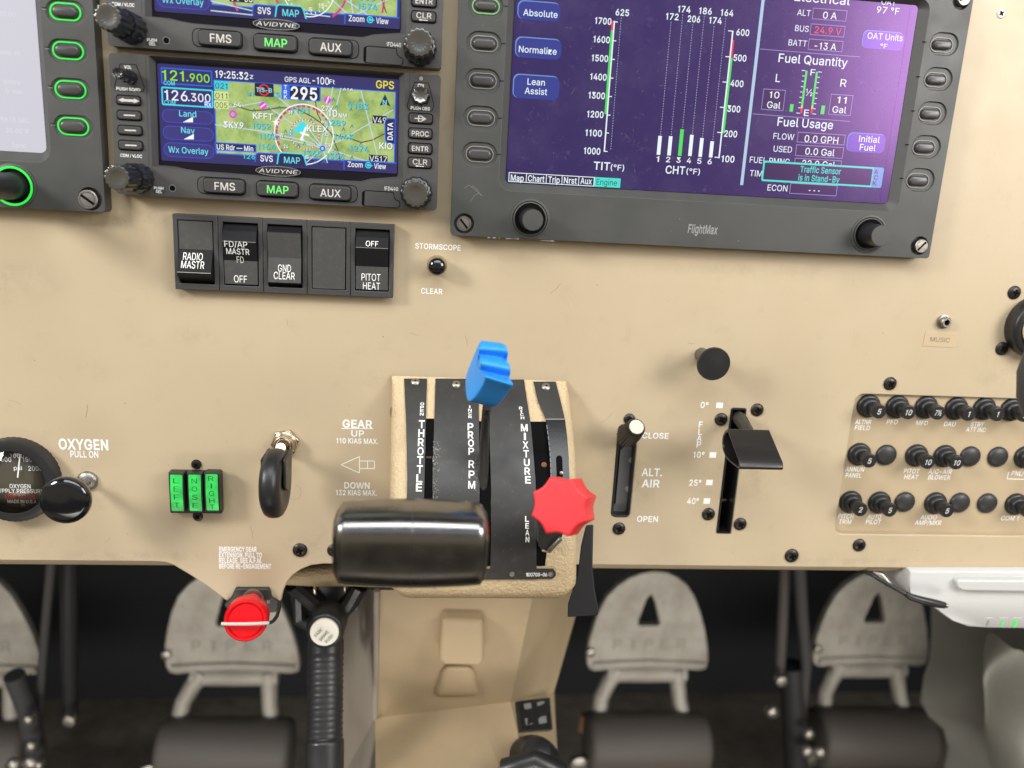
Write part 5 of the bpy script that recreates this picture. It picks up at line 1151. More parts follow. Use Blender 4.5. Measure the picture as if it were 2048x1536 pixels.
b = M(); q0, q1 = P(35.5, 955, 0.0045), P(41, 902, 0.0045); b.line([q0[:2], q1[:2]], 0.0007, 0.0047, WHITE); b.obj('needle', t)
gm = bpy.data.materials.new('gauge_glass'); gm.use_nodes = True; gn = gm.node_tree; gn.nodes.clear()
g_o, g_m, g_t, g_g, g_f = (gn.nodes.new(x) for x in ('ShaderNodeOutputMaterial', 'ShaderNodeMixShader', 'ShaderNodeBsdfTransparent', 'ShaderNodeBsdfGlossy', 'ShaderNodeFresnel'))
g_g.inputs['Roughness'].default_value = 0.04; g_f.inputs['IOR'].default_value = 1.42
gn.links.new(g_f.outputs[0], g_m.inputs[0]); gn.links.new(g_t.outputs[0], g_m.inputs[1]); gn.links.new(g_g.outputs[0], g_m.inputs[2]); gn.links.new(g_m.outputs[0], g_o.inputs[0])
b = M(); Rg = R0*0.765; b.lathe((p[0], p[1], 0), [(Rg*math.sin(a_), 0.0078-Rg*1.9*(1-math.cos(0.36))*0+Rg*1.9*(math.cos(a_*0.36)-math.cos(0.36))) if False else (Rg*(1-a_), 0.0075+0.0062*(1-(1-a_)**2)) for a_ in [i/12 for i in range(12)]], gm, 48); b.obj('glass', t, smooth=80)
# ---------------------------------------------------------------- pull knobs
def axis_height(bx, by, cx, cy, w0=0.0):
    """height of a front centre seen at cx, cy over a base seen at bx, by, straight out of the panel"""
    p = P(bx, by, w0); best = (9, 0)
    for i in range(20, 1000):
        h = i*0.0001; q = P(cx, cy, w0+h); d = math.hypot(q[0]-p[0], q[1]-p[1])
        if d < best[0]: best = (d, h)
    return best[1]
t = thing('oxygen_knob', 'large glossy black round pull knob under OXYGEN PULL ON lettering', 'knob', P(176, 961))
p = P(176, 961, 0); k = sc(176, 961)[0]
h = 0.033
b = M(); b.lathe(p, [(21*k, 0), (21*k, 0.001), (17*k, 0.0022), (9*k, 0.0026), (8.5*k, 0.004)], STEEL, 36); b.obj('collar', t, smooth=50)
b = M(); fc = P(127, 1004, h); ax = (fc[0]-p[0], fc[1]-p[1], h); L = math.sqrt(sum(a*a for a in ax))
kf = sc(127, 1004, h)[0]; Rk = 51.5*kf
b.lathe(p, [(6*k, 0.002), (6*k, L*0.35)], STEEL, 20, axis=ax)
b.lathe(p, [(11*k, L*0.30), (12*k, L*0.32), (12*k, L*0.62), (Rk*0.7, L*0.74), (Rk*0.95, L*0.82), (Rk, L*0.89), (Rk*0.985, L*0.95), (Rk*0.94, L*0.985), (Rk*0.75, L*1.01), (Rk*0.45, L*1.03), (Rk*0.02, L*1.036)], GLOSS, 48, axis=ax)
b.obj('knob', t, smooth=60)
t = thing('pull_knob', 'flat black mushroom pull knob on a short stem above the flap scale', 'knob', P(1403, 708))
p = P(1403, 709, 0); k = sc(1403, 709)[0]; h = 0.0215; fc = P(1428.6, 729, h); ax = (fc[0]-p[0], fc[1]-p[1], h); L = math.sqrt(sum(a*a for a in ax)); Rk = 33*sc(1428, 729, h)[0]
b = M(); b.lathe(p, [(14*k, -0.0005), (14*k, L*0.7), (14*k, L*0.9)], mat('grey_stem', (0.10, 0.09, 0.07), 0.4), 28, axis=ax); b.obj('stem', t, smooth=50)
b = M(); b.lathe(p, [(13*k, L*0.72), (Rk*0.97, L*0.86), (Rk, L*0.9), (Rk, L*0.97), (Rk*0.96, L), (Rk*0.02, L*1.005)], DARK, 48, axis=ax); b.obj('knob', t, smooth=50)
# ---------------------------------------------------------------- gear lamps
t = thing('gear_lamps', 'block of three green lit LEFT NOSE RIGHT landing gear lamps', 'indicator lamps', P(392, 980))
b = M(); u0, v0, u1, v1 = RC(340, 938.5, 447.5, 1021.5, 0.0)
b.prism(rrect(u0+0.0004, v0, u1, v1, 0.0006), 0, 0.0045, DARK); b.obj('housing', t, bevel=0.0004)
for x, y, tt, ys in ((353.6, 986.5, 'LEFT', (961.5, 978, 994.5, 1010.5)), (390.2, 986.5, 'NOSE', (962, 978, 994.5, 1011)), (424, 985.5, 'RIGHT', (957, 972, 987, 1001.5, 1014))):
    w = 0.0105; p = P(x, y, w); kx, ky = sc(x, y, w); hu, hv = 15.2*kx, 39.5*ky
    b = M(); A = rrect(p[0]-hu, p[1]-hv, p[0]+hu, p[1]+hv, 0.0008); B_ = rrect(p[0]-hu+0.0008, p[1]-hv+0.0011, p[0]+hu-0.0008, p[1]+hv-0.0008, 0.0006)
    b.loops([[(*q, 0.0045) for q in A], [(*q, w) for q in A], [(*q, w) for q in B_], [(*q, w-0.0004) for q in B_]], DARK, cap1=False)
    lamp = b.obj('lamp', t, bevel=0.0003)
    c = M(); n = 10; bu0, bu1 = p[0]-hu+0.0008, p[0]+hu-0.0008; bv0, bv1 = p[1]-hv+0.0011, p[1]+hv-0.0008
    rows = [[(bu0, bv0+(bv1-bv0)*j/n, w-0.0003+0.0006*math.sin(math.pi*j/n)) for j in range(n+1)], [(bu1, bv0+(bv1-bv0)*j/n, w-0.0003+0.0006*math.sin(math.pi*j/n)) for j in range(n+1)]]
    c.loops([rows[1], rows[0]], GREENLAMP, cap1=False, close=False)
    GI = mat('dark_green_ink', (0.004, 0.05, 0.015), 0.5)
    for ch, yy in zip(tt, ys): c.text(ch, x-1+(yy-986)*0.04, yy, 2.2 if ch == 'I' else 10.5, 10, w+0.00042, GI, -0.012)
    c.obj('lens', lamp)
for x, y in ((392.8, 928.5), (395.8, 1032.5)): screw_mb(x, y, 10.5, SCREWB, 0.0, 0.5, rot=40).obj('screw', t)
# ---------------------------------------------------------------- gear lever
t = thing('gear_lever', 'landing gear lever with a black rubber wheel shaped knob', 'lever', P(571, 886))
p = P(571, 884, 0); k = sc(571, 884)[0]
b = M(); b.prism(circ(p[0], p[1], 29*k, 6, a0=0.2), 0, 0.0022, BRASSY)
b.lathe(p, [(25*k, 0.0022), (24*k, 0.003), (20*k, 0.0032), (20*k, 0.0065), (18*k, 0.007), (13*k, 0.007), (12*k, 0.004)], BRASSY, 36); b.obj('bushing', t, bevel=0.0004)
fc = P(551, 966, 0.034); b = M()
b.tube([(p[0], p[1], 0.002), (p[0]-0.0005, p[1]-0.003, 0.012), (fc[0]+0.001, fc[1]+0.016, 0.024)], 0.0026, BRASSY, 12); b.obj('shaft', t, smooth=60)
b = M(); kk = sc(551, 968, 0.034)[0]; Rw = 66*sc(551, 968, 0.034)[1]; hw = 21*kk
prof = [(Rw*0.35, -hw*0.82), (Rw*0.62, -hw*0.98), (Rw*0.80, -hw*0.95), (Rw*0.93, -hw*0.72), (Rw*0.985, -hw*0.4), (Rw, 0), (Rw*0.985, hw*0.4), (Rw*0.93, hw*0.72), (Rw*0.80, hw*0.95), (Rw*0.62, hw*0.98), (Rw*0.35, hw*0.82)]
b.lathe(fc, prof, mat('wheel_rubber', (0.016, 0.016, 0.017), 0.36, bump=(1500, 0.3, 0.0003)), 56, axis=(1, 0.02, 0.05), back=True)
b.obj('wheel', t, smooth=60)
b = M(); q = Q(585, 940, fc[0]+hw*1.0)
uu = fc[0]+hw
poly = [(-0.012+fc[1]+0.012+0.014, 0.018), (fc[1]+0.0155, 0.044), (fc[1]-0.001, 0.041), (fc[1]-0.004, 0.030), (fc[1]+0.002, 0.020)]
poly = [(fc[1]+0.0145, 0.020), (fc[1]+0.0150, 0.040), (fc[1]-0.000, 0.040), (fc[1]-0.0055, 0.031), (fc[1]-0.001, 0.022)]
for s_ in (1, -1):
    a, c2 = fc[0]+s_*hw*0.9, fc[0]+s_*hw*1.18
    lo, hi = min(a, c2), max(a, c2)
    b.loops([[(lo, v_, w_) for v_, w_ in poly], [(hi, v_, w_) for v_, w_ in poly]], DARK, cap0=True)
b.obj('fork', t, bevel=0.0006)
# ---------------------------------------------------------------- emergency gear release
t = thing('release_knob', 'bright red round emergency gear release knob with a white retaining wire', 'knob', P(500, 1200))
b = M(); u0, v0, u1, v1 = RC(466, 1177, 546, 1212, 0.002)
b.prism(pp([(470, 1178), (537, 1178), (541, 1188), (542, 1197), (560, 1207), (552, 1225), (520, 1228), (460, 1226), (447, 1210), (462, 1196)], 0.003), 0.0001, 0.003, BLACKMET); b.obj('bracket', t, bevel=0.0006)
b = M(); p = P(507, 1196, 0.003); k = sc(507, 1196)[0]; b.lathe(p, [(21*k, 0), (21*k, 0.001), (17*k, 0.0014), (7*k, 0.0014)], STEEL, 28); b.tube([P(528, 1203, 0.003), P(537, 1204, 0.006)], 0.0012, STEEL); b.obj('washer', t)
b = M(); fc = P(491, 1248, 0.030); bc = P(496, 1231, 0.018); ax = (fc[0]-bc[0], fc[1]-bc[1]+0.002, fc[2]-bc[2]); Rk = 44*sc(493, 1240, 0.026)[0]
L = math.sqrt(sum(a*a for a in ax))
b.lathe(bc, [(Rk*0.75, -0.004), (Rk*0.95, -0.002), (Rk, 0.0005), (Rk, L*0.7), (Rk*0.97, L*0.92), (Rk*0.91, L), (Rk*0.84, L*0.985), (Rk*0.82, L*0.86), (Rk*0.76, L*0.86), (Rk*0.74, L*0.93), (Rk*0.5, L*0.95), (Rk*0.02, L*0.97)], REDG, 48, axis=ax)
b.tube([P(507, 1196, 0.002), bc], 0.0045, REDG, 14); b.obj('knob', t, smooth=50)
b = M(); wv = (ax[0]/L, ax[1]/L, ax[2]/L)
b.tube([P(443, 1247.5, 0.034), P(460, 1248, 0.0345), P(490, 1248, 0.035), P(520, 1247, 0.034), P(537, 1246, 0.031)], 0.00095, WPLAS, 10); b.tube([P(537, 1246, 0.031), P(546, 1243, 0.026), P(554, 1232, 0.018), P(559, 1215, 0.008), P(558, 1207, 0.003)], 0.0010, DARK, 10); b.obj('wire_clip', t, smooth=60)
# ---------------------------------------------------------------- alternate air
t = thing('alternate_air_lever', 'small knurled black alternate air knob with white face in a vertical slot', 'lever', P(1258, 868))
b = M(); u0, v0, u1, v1 = ALT
g = 0.0002; A = rrect(u0+g, v0+g, u1-g, v1-g, 0.0026); B_ = rrect(u0+0.0011, v0+0.0012, u1-0.0009, v1-0.001, 0.002)
b.loops([[(*q, -0.006) for q in A], [(*q, 0.0006) for q in A], [(*q, 0.0006) for q in B_], [(*q, -0.006) for q in B_]], DARK, cap1=False); b.sheet(B_, -0.0058, mat('slot_plate', (0.13, 0.13, 0.13), 0.4))
b.box(u0+0.0016, v0+0.006, u0+0.0036, v1-0.012, -0.0057, -0.0054, VOID)
for x, y in ((1263, 921), (1256.5, 979)): q = P(x, y, -0.005); b.lathe((q[0], q[1], -0.0056), [(0.0019, 0), (0.0017, 0.0004), (0.0001, 0.0005)], LOGO, 18)
b.obj('slot_liner', t, bevel=0.0002)
bc = P(1254, 874, 0.008); fc = P(1272.8, 854, 0.0235); ax = (fc[0]-bc[0], fc[1]-bc[1], fc[2]-bc[2]); L = math.sqrt(sum(a*a for a in ax)); k = sc(1265, 865, 0.02)[0]
b = M(); b.tube([(bc[0]-ax[0], bc[1]-ax[1], bc[2]-ax[2]), bc], 0.0028, BLACKMET); b.obj('stem', t, smooth=60)
b = M(); b.lathe(bc, [(15*k, -0.0003), (21*k, 0.0), (20.5*k, L*0.5), (18.5*k, L*0.9), (17*k, L*0.98), (14.5*k, L)], DARK, 120, axis=ax, scallop=(24, 0.06)); b.obj('knob', t, smooth=50)
b = M(); b.lathe(bc, [(14.6*k, L-0.0002), (14.4*k, L+0.0003), (13.8*k, L+0.00045), (0.1*k, L+0.0003)], mat('spun_aluminium', (0.66, 0.61, 0.49), 0.5, 0.15), 40, axis=ax); b.obj('knob_face', t)
# ---------------------------------------------------------------- flap lever
t = thing('flap_lever', 'flap lever with a folded black wedge shaped handle at the ten degree mark', 'lever', P(1476, 830))
u0, v0, u1, v1 = FLAP; g = 0.0002
b = M(); A = [(u0+g, v0+g), (u1-g, v0+g), (u1-g, v1-g), (u0+g, v1-g)]; B_ = [(u0+0.0007, v0+0.0007), (u1-0.0007, v0+0.0007), (u1-0.0007, v1-0.0007), (u0+0.0007, v1-0.0007)]
b.loops([[(*q, -0.012) for q in A], [(*q, 0.0005) for q in A], [(*q, 0.0005) for q in B_], [(*q, -0.012) for q in B_]], DARK, cap1=False); b.sheet(B_, -0.0118, VOID)
b.tube([(u0+0.002, v0+0.018, -0.008), (u1-0.002, v0+0.018, -0.009)], 0.0012, BRASSY); b.tube([(u0+0.0035, v0+0.010, -0.0085), (u0+0.0035, v0+0.020, -0.009)], 0.0009, RUST)
b.obj('slot_liner', t)
uA = P(1479, 930, 0.055)[0]
out = [(1479.5, 924.5), (1467, 890), (1455, 857.5), (1449.5, 861), (1445, 871), (1443.5, 884), (1445, 899), (1450, 913), (1460, 924.5), (1471, 933), (1478, 938.5), (1480, 935)]
prof = [Q(x, y, uA)[1:] for x, y in out]
uR_ = P(1566, 932, 0.055)[0]; b = M()
cv = sum(a for a, _ in prof)/len(prof); cw_ = sum(a for _, a in prof)/len(prof)
inn = [(cv+(a-cv)*0.86, cw_+(c-cw_)*0.86) for a, c in prof]
b.loops([[(uR_, a, c) for a, c in inn], [(uR_, a, c) for a, c in prof], [(uA, a, c) for a, c in prof], [(uA, a, c) for a, c in inn], [(uR_, a, c) for a, c in inn]], FLAPB, cap1=False)
b.obj('handle', t, bevel=0.0009, seg=3, smooth=40)
b = M(); b.tube([P(1474, 832, -0.008), P(1480, 838, 0.004), P(1497, 862, 0.026), P(1500, 880, 0.032)], [0.0042, 0.004, 0.003, 0.003], BLACKMET, 8); b.obj('arm', t, smooth=50)
# ---------------------------------------------------------------- throttle quadrant
vq0, vq1 = P(960, 757, 0.001)[1], P(960, 1160, 0.058)[1]
def qf(v):
    s_ = max(0.0, min(1.0, (vq0-v)/(vq0-vq1)))
    return 0.001 + 0.057*(1-(1-s_)**1.9)
def SQ(x, y, off=0.0):
    v = P(x, y, 0.03)[1]
    for _ in range(25): v = P(x, y, qf(v)+off)[1]
    return P(x, y, qf(v)+off)
quad = thing('throttle_quadrant', 'tan leather covered throttle quadrant with black lettered slot plates', 'throttle quadrant', (0.02, vq1, 0.0))
def spx(edge, y):
    for (ya, xa), (yb, xb) in zip(edge[:-1], edge[1:]):
        if y <= yb: return xa+(xb-xa)*(y-ya)/(yb-ya)
    return edge[-1][1]
# leather body: a rounded shell swept down the curve
Le = [(757, 783), (850, 781), (1000, 778.5), (1160, 776), (1197, 775)]
Re = [(757, 1133), (800, 1142), (850, 1148.5), (900, 1153.5), (960, 1157), (1100, 1157.5), (1160, 1157), (1197, 1155)]
b = M(); loops = []
ys = [757, 775, 800, 825, 850, 880, 910, 940, 970, 1000, 1030, 1060, 1090, 1120, 1150, 1165, 1176, 1184, 1190, 1194, 1196.5]
def body_row(y):
    if y <= 1178: a, c = SQ(spx(Le, y), y), SQ(spx(Re, y), y); w = (a[2]+c[2])/2; dw = 0
    else:
        tt = (y-1178)/18.5; dw = 0.0065*(1-math.sqrt(max(0, 1-tt**2))); wq = qf(vq1)
        w = wq-dw; a, c = P(spx(Le, y), y, w), P(spx(Re, y), y, w)
    w0 = -0.001 if y < 1128 else -0.03
    sh_ = 0.0055*max(0.0, (y-1170)/26.5)**2.2; a = (a[0]+sh_, a[1], a[2]); c = (c[0]-sh_, c[1], c[2])
    rr = min(0.0072, max(0.0008, w*0.5)); v = (a[1]+c[1])/2; row = [(a[0], v, w0), (a[0], v, (w-rr)*0.5)]
    for i in range(6):
        t_ = math.radians(180-90*i/5); row.append((a[0]+rr+rr*math.cos(t_), v, w-rr+rr*math.sin(t_)))
    for i in range(1, 9): row.append((a[0]+rr+(c[0]-a[0]-2*rr)*i/9, v, w))
    for i in range(6):
        t_ = math.radians(90-90*i/5); row.append((c[0]-rr+rr*math.cos(t_), v, w-rr+rr*math.sin(t_)))
    row += [(c[0], v, (w-rr)*0.5), (c[0], v, w0)]
    return row
rows = [body_row(y) for y in ys]
lastr = rows[-1]; rows.append([(p_[0], p_[1]-0.0004, min(p_[2], 0.035)) for p_ in lastr]); rows.append([(p_[0], p_[1]+0.002, -0.03) for p_ in lastr])
b.loops(rows[::-1], LEATHER, cap1=False, close=False)
body = b.obj('leather_cover', quad, smooth=70)
# slot plates: one black sheet per strip, following the curve
strips = [([(757, 808), (840, 812), (960, 814.5), (1040, 813), (1160, 811)], [(757, 854), (960, 849), (1040, 847), (1160, 845)]),
          ([(757, 871), (960, 865), (1000, 865.5), (1160, 863)], [(757, 957), (960, 959.5), (1000, 959), (1160, 957)]),
          ([(759, 978), (850, 978.5), (1000, 983), (1135, 981), (1160, 975)], [(763, 1048.5), (800, 1054), (850, 1062), (960, 1071), (1000, 1072.5), (1135, 1073), (1160, 1074)])]
def sheet_strip(b, le, re, y0, y1, m, off, n=26, nx=3, th=0.0010):
    L = []
    for i in range(n+1):
        y = y0+(y1-y0)*i/n; xa, xb = spx(le, y), spx(re, y)
        row = [SQ(xa, y, off-th)]+[SQ(xa+(xb-xa)*j/nx, y, off) for j in range(nx+1)]+[SQ(xb, y, off-th)]
        L.append(row)
    b.loops([r_[::-1] for r_ in L], m, cap1=False, close=False)
b = M()
for (le, re) in strips: sheet_strip(b, le, re, le[0][0], 1160 if le is not strips[2][0] else 1158, BLACKMET, 0.0011)
# foot of the plate joining the strips
fl = [(1134, 811), (1163, 811)]; fr_ = [(1128, 1073), (1136, 1092), (1141, 1108), (1150, 1112), (1157, 1108), (1160, 1100)]
for y0, y1, xa, xb in ((1137, 1159, 811, 1074),): sheet_strip(b, [(y0, xa), (y1, xa)], [(y0, xb), (y1, xb)], y0, y1, BLACKMET, 0.0012, n=4, nx=8)
sheet_strip(b, [(1137, 1073.5), (1158, 1073.5)], [(1137, 1106), (1143, 1111), (1150, 1112), (1155, 1109), (1158, 1104)], 1137, 1158, BLACKMET, 0.00115, n=6)
plate = b.obj('slot_plate', quad, smooth=50)
b = M()
R4 = ([(763, 1067), (800, 1075), (840, 1092), (880, 1097), (910, 1100), (960, 1102), (1060, 1104)], [(763, 1111.5), (800, 1121), (840, 1130.5), (880, 1135), (910, 1137.5), (960, 1139), (1060, 1141)])
sheet_strip(b, R4[0], R4[1], 763, 838, BLACKMET, 0.0016, n=10)
sheet_strip(b, R4[0], R4[1], 838, 1052, mat('black_gloss_strip', (0.012, 0.012, 0.013), 0.25, bump=(900, 0.15, 0.0003), var=(700, (0.12, 0.11, 0.10), 0.70, 0.76)), 0.0026, n=16)
b.pline  # worn bend
q = [SQ(1092, 838.5, 0.0029), SQ(1131, 838.5, 0.0029)]; b.tube(q, 0.00035, EDGEW, 6)
for i in range(16):
    y = 850+i*11; b.tube([SQ(spx(R4[0], y)+0.3, y, 0.0026), SQ(spx(R4[0], y+8)+0.3, y+8, 0.0026)], 0.00022, EDGEW, 5)
c_ = SQ(1119, 934, 0.0028); b.add([(c_[0]+0.0017*math.cos(a), c_[1]+(0.0017*math.sin(a) + (0.0035 if math.sin(a) > 0 else -0.0035)), qf(c_[1]+(0.0017*math.sin(a)+(0.0035 if math.sin(a) > 0 else -0.0035)))+0.0030) for a in [math.radians(i*15) for i in range(24)]], [tuple(range(24))], VOID, True)
c_ = SQ(1122, 946, 0.0031); b.lathe((c_[0], c_[1], c_[2]), [(0.0010, 0), (0.0009, 0.0015), (0.0001, 0.0017)], STEEL, 14, axis=(0, 0.4, 1))
b.obj('side_strip', quad, smooth=50)
# openings between the strips: black inner lining just above the leather
b = M()
for (xl0, xl1), y0 in ((((846, 868)), 837), (((956, 982)), 842), (((1060, 1104)), 843)):
    yb = 1132
    le = [(y0, xl0), (yb, xl0)]; re = [(y0, xl1), (yb, xl1)]
    if xl0 == 1060: le = [(843, 1060), (960, 1069), (1130, 1071)]; re = [(843, 1094), (900, 1101), (1060, 1105), (1100, 1094), (1130, 1090)]
    sheet_strip(b, le, re, y0, yb, VOID, 0.0004, n=20, nx=1, th=0.0002)
# brass glimpses inside
for x, y in ((1088, 930),): c_ = SQ(x, y, 0.0007); b.lathe(c_, [(0.0016, 0), (0.0012, 0.0004), (0.0001, 0.0006)], RUST, 12)
c_ = SQ(858, 914, 0.0007); b.box(c_[0]-0.0014, c_[1]-0.0005, c_[0]+0.0014, c_[1]+0.0005, c_[2], c_[2]+0.0005, BRASSY)
b.obj('slot_lining', quad)
# lettering on the strips
def qtext(chars, m=WHITE, bold=0.03):
    for ch, x, y, wp, hp in chars:
        c_ = SQ(x, y, 0.00125); vs, fs = glyph(ch, bold); x0 = min(a for a, _ in vs); x1 = max(a for a, _ in vs); kx, _k = sc(x, y, c_[2])
        up_, dn = SQ(x, y-hp/2, 0)[1], SQ(x, y+hp/2, 0)[1]
        pts = []
        for a, bb in vs:
            v = dn+(up_-dn)*bb/CAP; pts.append((c_[0]+(a-(x0+x1)/2)*wp*kx/(x1-x0), v, qf(v)+0.00125))
        b.add(pts, fs, m, True)
def col(word, x0, y0, x1, y1, wp, hp, gap=None):
    n = len(word)
    return [(ch, x0+(x1-x0)*i/(n-1), y0+(y1-y0)*i/(n-1), wp*(0.35 if ch == 'I' else 1.15 if ch == 'M' else 1), hp) for i, ch in enumerate(word) if ch != ' ']
def word(f):
    global b
    b = M(); f(); b.obj('lettering', quad)
word(lambda: (qtext(col('OPEN', 844.5, 806.5, 843.5, 827, 7.5, 5.2), bold=0.02), qtext(col('THROTTLE', 843.5, 847, 838, 973, 12, 15))))
word(lambda: (qtext(col('INCR', 939.5, 812.5, 940.5, 832.5, 7, 5.2), bold=0.02), qtext(col('PROP', 941, 852, 942.5, 901, 11.5, 13.5)), qtext(col('RPM', 943, 926.5, 943.5, 968, 12, 14.5))))
word(lambda: (qtext(col('RICH', 1041.5, 815, 1045, 834.5, 7, 5.2), bold=0.02), qtext(col('MIXTURE', 1048.5, 854, 1056, 958, 11.5, 13.5)), qtext(col('LEAN', 1054, 1036, 1055, 1077, 7.5, 10.5), bold=0.03)))
word(lambda: [qtext([(ch, 1053.5+i*4.9, 1147, 4.2, 7)], bold=0.02) for i, ch in enumerate('100700-06')])
for x, y, r, m in ((830.5, 765, 9.6, STEEL), (912.5, 770, 9.6, STEEL), (1092, 774.5, 9.6, STEEL)):
    s_ = M(); p = SQ(x, y, 0.0012); k = sc(x, y)[0]; ax = (0, 0.75, 0.68)
    s_.lathe(p, [(r*k, 0), (r*k, 0.0004), (r*k*0.7, 0.0013), (r*k*0.02, 0.0016)], m, 24, axis=ax)
    tpv = Vector(p)+Vector(ax).normalized()*0.00172
    e2 = Vector((0, 0.68, -0.75)).normalized()
    for e in (Vector((1, 0, 0)), e2):
        o_ = e2 if e.x else Vector((1, 0, 0)); L_, t_ = r*k*0.28, r*k*0.08
        s_.add([tuple(tpv+e*L_+o_*t_), tuple(tpv-e*L_+o_*t_), tuple(tpv-e*L_-o_*t_), tuple(tpv+e*L_-o_*t_)], [(0, 1, 2, 3)], VOID, True)
    s_.obj('screw', quad, smooth=50)
for x, y in ((1024, 1147.5), (1101, 1147.5)):
    s_ = M(); p = SQ(x, y, 0.0012); s_.lathe(p, [(0.0015, 0), (0.0014, 0.0006), (0.0009, 0.0007), (0.0008, 0.0004), (0.0001, 0.0004)], STEEL, 18); s_.obj('screw', quad)
s_ = M(); p = SQ(784, 835, 0); s_.lathe((p[0], p[1], p[2]*0.5), [(0.0036, 0), (0.0036, 0.0006), (0.002, 0.0015), (0.0001, 0.0017)], STEEL, 20, axis=(-1, 0, 0.1)); s_.obj('screw', quad)
# worn marks scraped in the black paint
b = M(); random.seed(3)
for _ in range(150):
    side = random.random()
    if side < 0.55: x = 866+random.random()**2*13; y = random.uniform(880, 1000)
    elif side < 0.75: x = 957-random.random()**2*10; y = random.uniform(915, 985)
    else: x = random.choice([random.uniform(986, 1066), random.uniform(872, 955)]); y = random.uniform(840, 1120)
    a = random.uniform(-0.5, 2.2); l = random.uniform(1, 6) if side < 0.75 else random.uniform(0.5, 1.5)
    p0, p1 = SQ(x, y, 0.00118), SQ(x+l*math.cos(a), y+l*math.sin(a), 0.00118); d = Vector(p1)-Vector(p0); nrm = Vector((-d.y, d.x, 0)); 
    if nrm.length < 1e-7: continue
    nrm = nrm.normalized()*random.uniform(0.00004, 0.00013); b.add([tuple(Vector(p0)+nrm), tuple(Vector(p0)-nrm), tuple(Vector(p1)-nrm), tuple(Vector(p1)+nrm)], [(0, 1, 2, 3)], mat('scraped_paint', (0.30, 0.28, 0.24), 0.4), True)
b.obj('scraped_paint', quad)
# ---- propeller lever
prop = thing('propeller_lever', 'propeller lever with a bright blue scalloped plastic knob', 'lever', SQ(968, 960))
b = M()
b.tube([SQ(966, 990, -0.004), SQ(967, 940, 0.004), SQ(969, 880, 0.018), P(972, 830, 0.055), P(974, 812, 0.066)], [0.0026, 0.0026, 0.0024, 0.0022, 0.0022], BLACKMET, 8); c_ = P(974, 829, 0.060); b.box(c_[0]-0.0013, c_[1]-0.002, c_[0]+0.0013, c_[1]+0.002, c_[2]-0.004, c_[2]+0.0012, DARK)
b.obj('arm', prop, smooth=50)
uK = P(968, 752, 0.092)[0]
# knob: a paddle with three finger scallops, left face first
lf = [((962, 678), 0.0765), ((960, 683), 0.0800), ((958, 692), 0.0843), ((957, 701), 0.0845), ((957.5, 709), 0.0790), ((961, 713), 0.0860), ((962, 723), 0.0897), ((961.5, 734), 0.0890), ((961, 741), 0.0825), ((967, 747), 0.0905), ((971, 752), 0.0942), ((970, 757), 0.0930),
      ((965, 772), 0.088), ((950, 795), 0.082), ((937, 806), 0.078), ((931, 800), 0.073), ((929, 775), 0.068), ((929, 757), 0.066), ((935, 737), 0.066), ((948, 706), 0.069), ((957, 684), 0.075)]
rt = [((1010, 686), 0.0745), ((1014, 689), 0.0775), ((1018, 697), 0.0813), ((1018, 708), 0.0815), ((1013, 718), 0.0760), ((1019, 724), 0.0822), ((1024, 735), 0.0857), ((1023, 747), 0.0850), ((1020, 756), 0.0790), ((1025, 764), 0.0865), ((1029, 769), 0.0902), ((1028, 774), 0.0890),
      ((1022, 782), 0.085), ((1008, 800), 0.080), ((992, 818), 0.075), ((984, 815), 0.070), ((981, 790), 0.065), ((980, 770), 0.063), ((986, 745), 0.063), ((998, 715), 0.066), ((1008, 692), 0.072)]
A = [P(*xy, w) for xy, w in lf]; B_ = [P(*xy, w) for xy, w in rt]
ca = tuple(sum(c[i] for c in A)/len(A) for i in range(3)); cb = tuple(sum(c[i] for c in B_)/len(B_) for i in range(3))
def shr(L, c, f, mv): return [tuple(c[i]+(p_[i]-c[i])*f+mv[i] for i in range(3)) for p_ in L]
d = [cb[i]-ca[i] for i in range(3)]
b = M()
b.loops([shr(B_, cb, 0.90, [x*0.0 for x in d]), shr(B_, cb, 0.97, [x*-0.03 for x in d]), shr(B_, cb, 1.0, [x*-0.09 for x in d]), shr(A, ca, 1.0, [x*0.07 for x in d]), shr(A, ca, 0.975, [x*0.02 for x in d]), shr(A, ca, 0.93, [x*0.0 for x in d])], BLUEP, cap0=True)
kb = b.obj('knob', prop, smooth=180); sbd = kb.modifiers.new('round', 'SUBSURF'); sbd.levels = 1; sbd.render_levels = 2
# ---- mixture lever
mix = thing('mixture_lever', 'mixture lever with a red eight pointed star knob', 'lever', SQ(1085, 1080))
fc, bc = P(1118, 1013, 0.100), P(1140, 1010, 0.082)
ax = Vector((fc[0]-bc[0], fc[1]-bc[1], fc[2]-bc[2])); Lx = ax.length; ax.normalize()
kf = sc(1118, 1013, 0.1)[0]; Rr = 62*kf
e2 = Vector((0, 1, 0)); e2 = (e2-ax*e2.dot(ax)).normalized(); e1 = e2.cross(ax)
def star(c, R_, n=6):
    out = []
    for i in range(8):
        a0 = math.radians(22.5+5+45*i); a1 = a0+math.radians(45)
        p0 = (math.cos(a0), math.sin(a0)); p1 = (math.cos(a1), math.sin(a1))
        for j in range(n):
            t_ = j/n; x = p0[0]+(p1[0]-p0[0])*t_; y = p0[1]+(p1[1]-p0[1])*t_; l = math.hypot(x, y)
            s_ = 1-0.10*math.sin(math.pi*t_)**1.0
            tipr = 0.985 if j == 0 else 1.0
            out.append(tuple(Vector(c)+e1*x*R_*s_*tipr+e2*y*R_*s_*tipr))
    return out
b = M(); cF = Vector(fc)
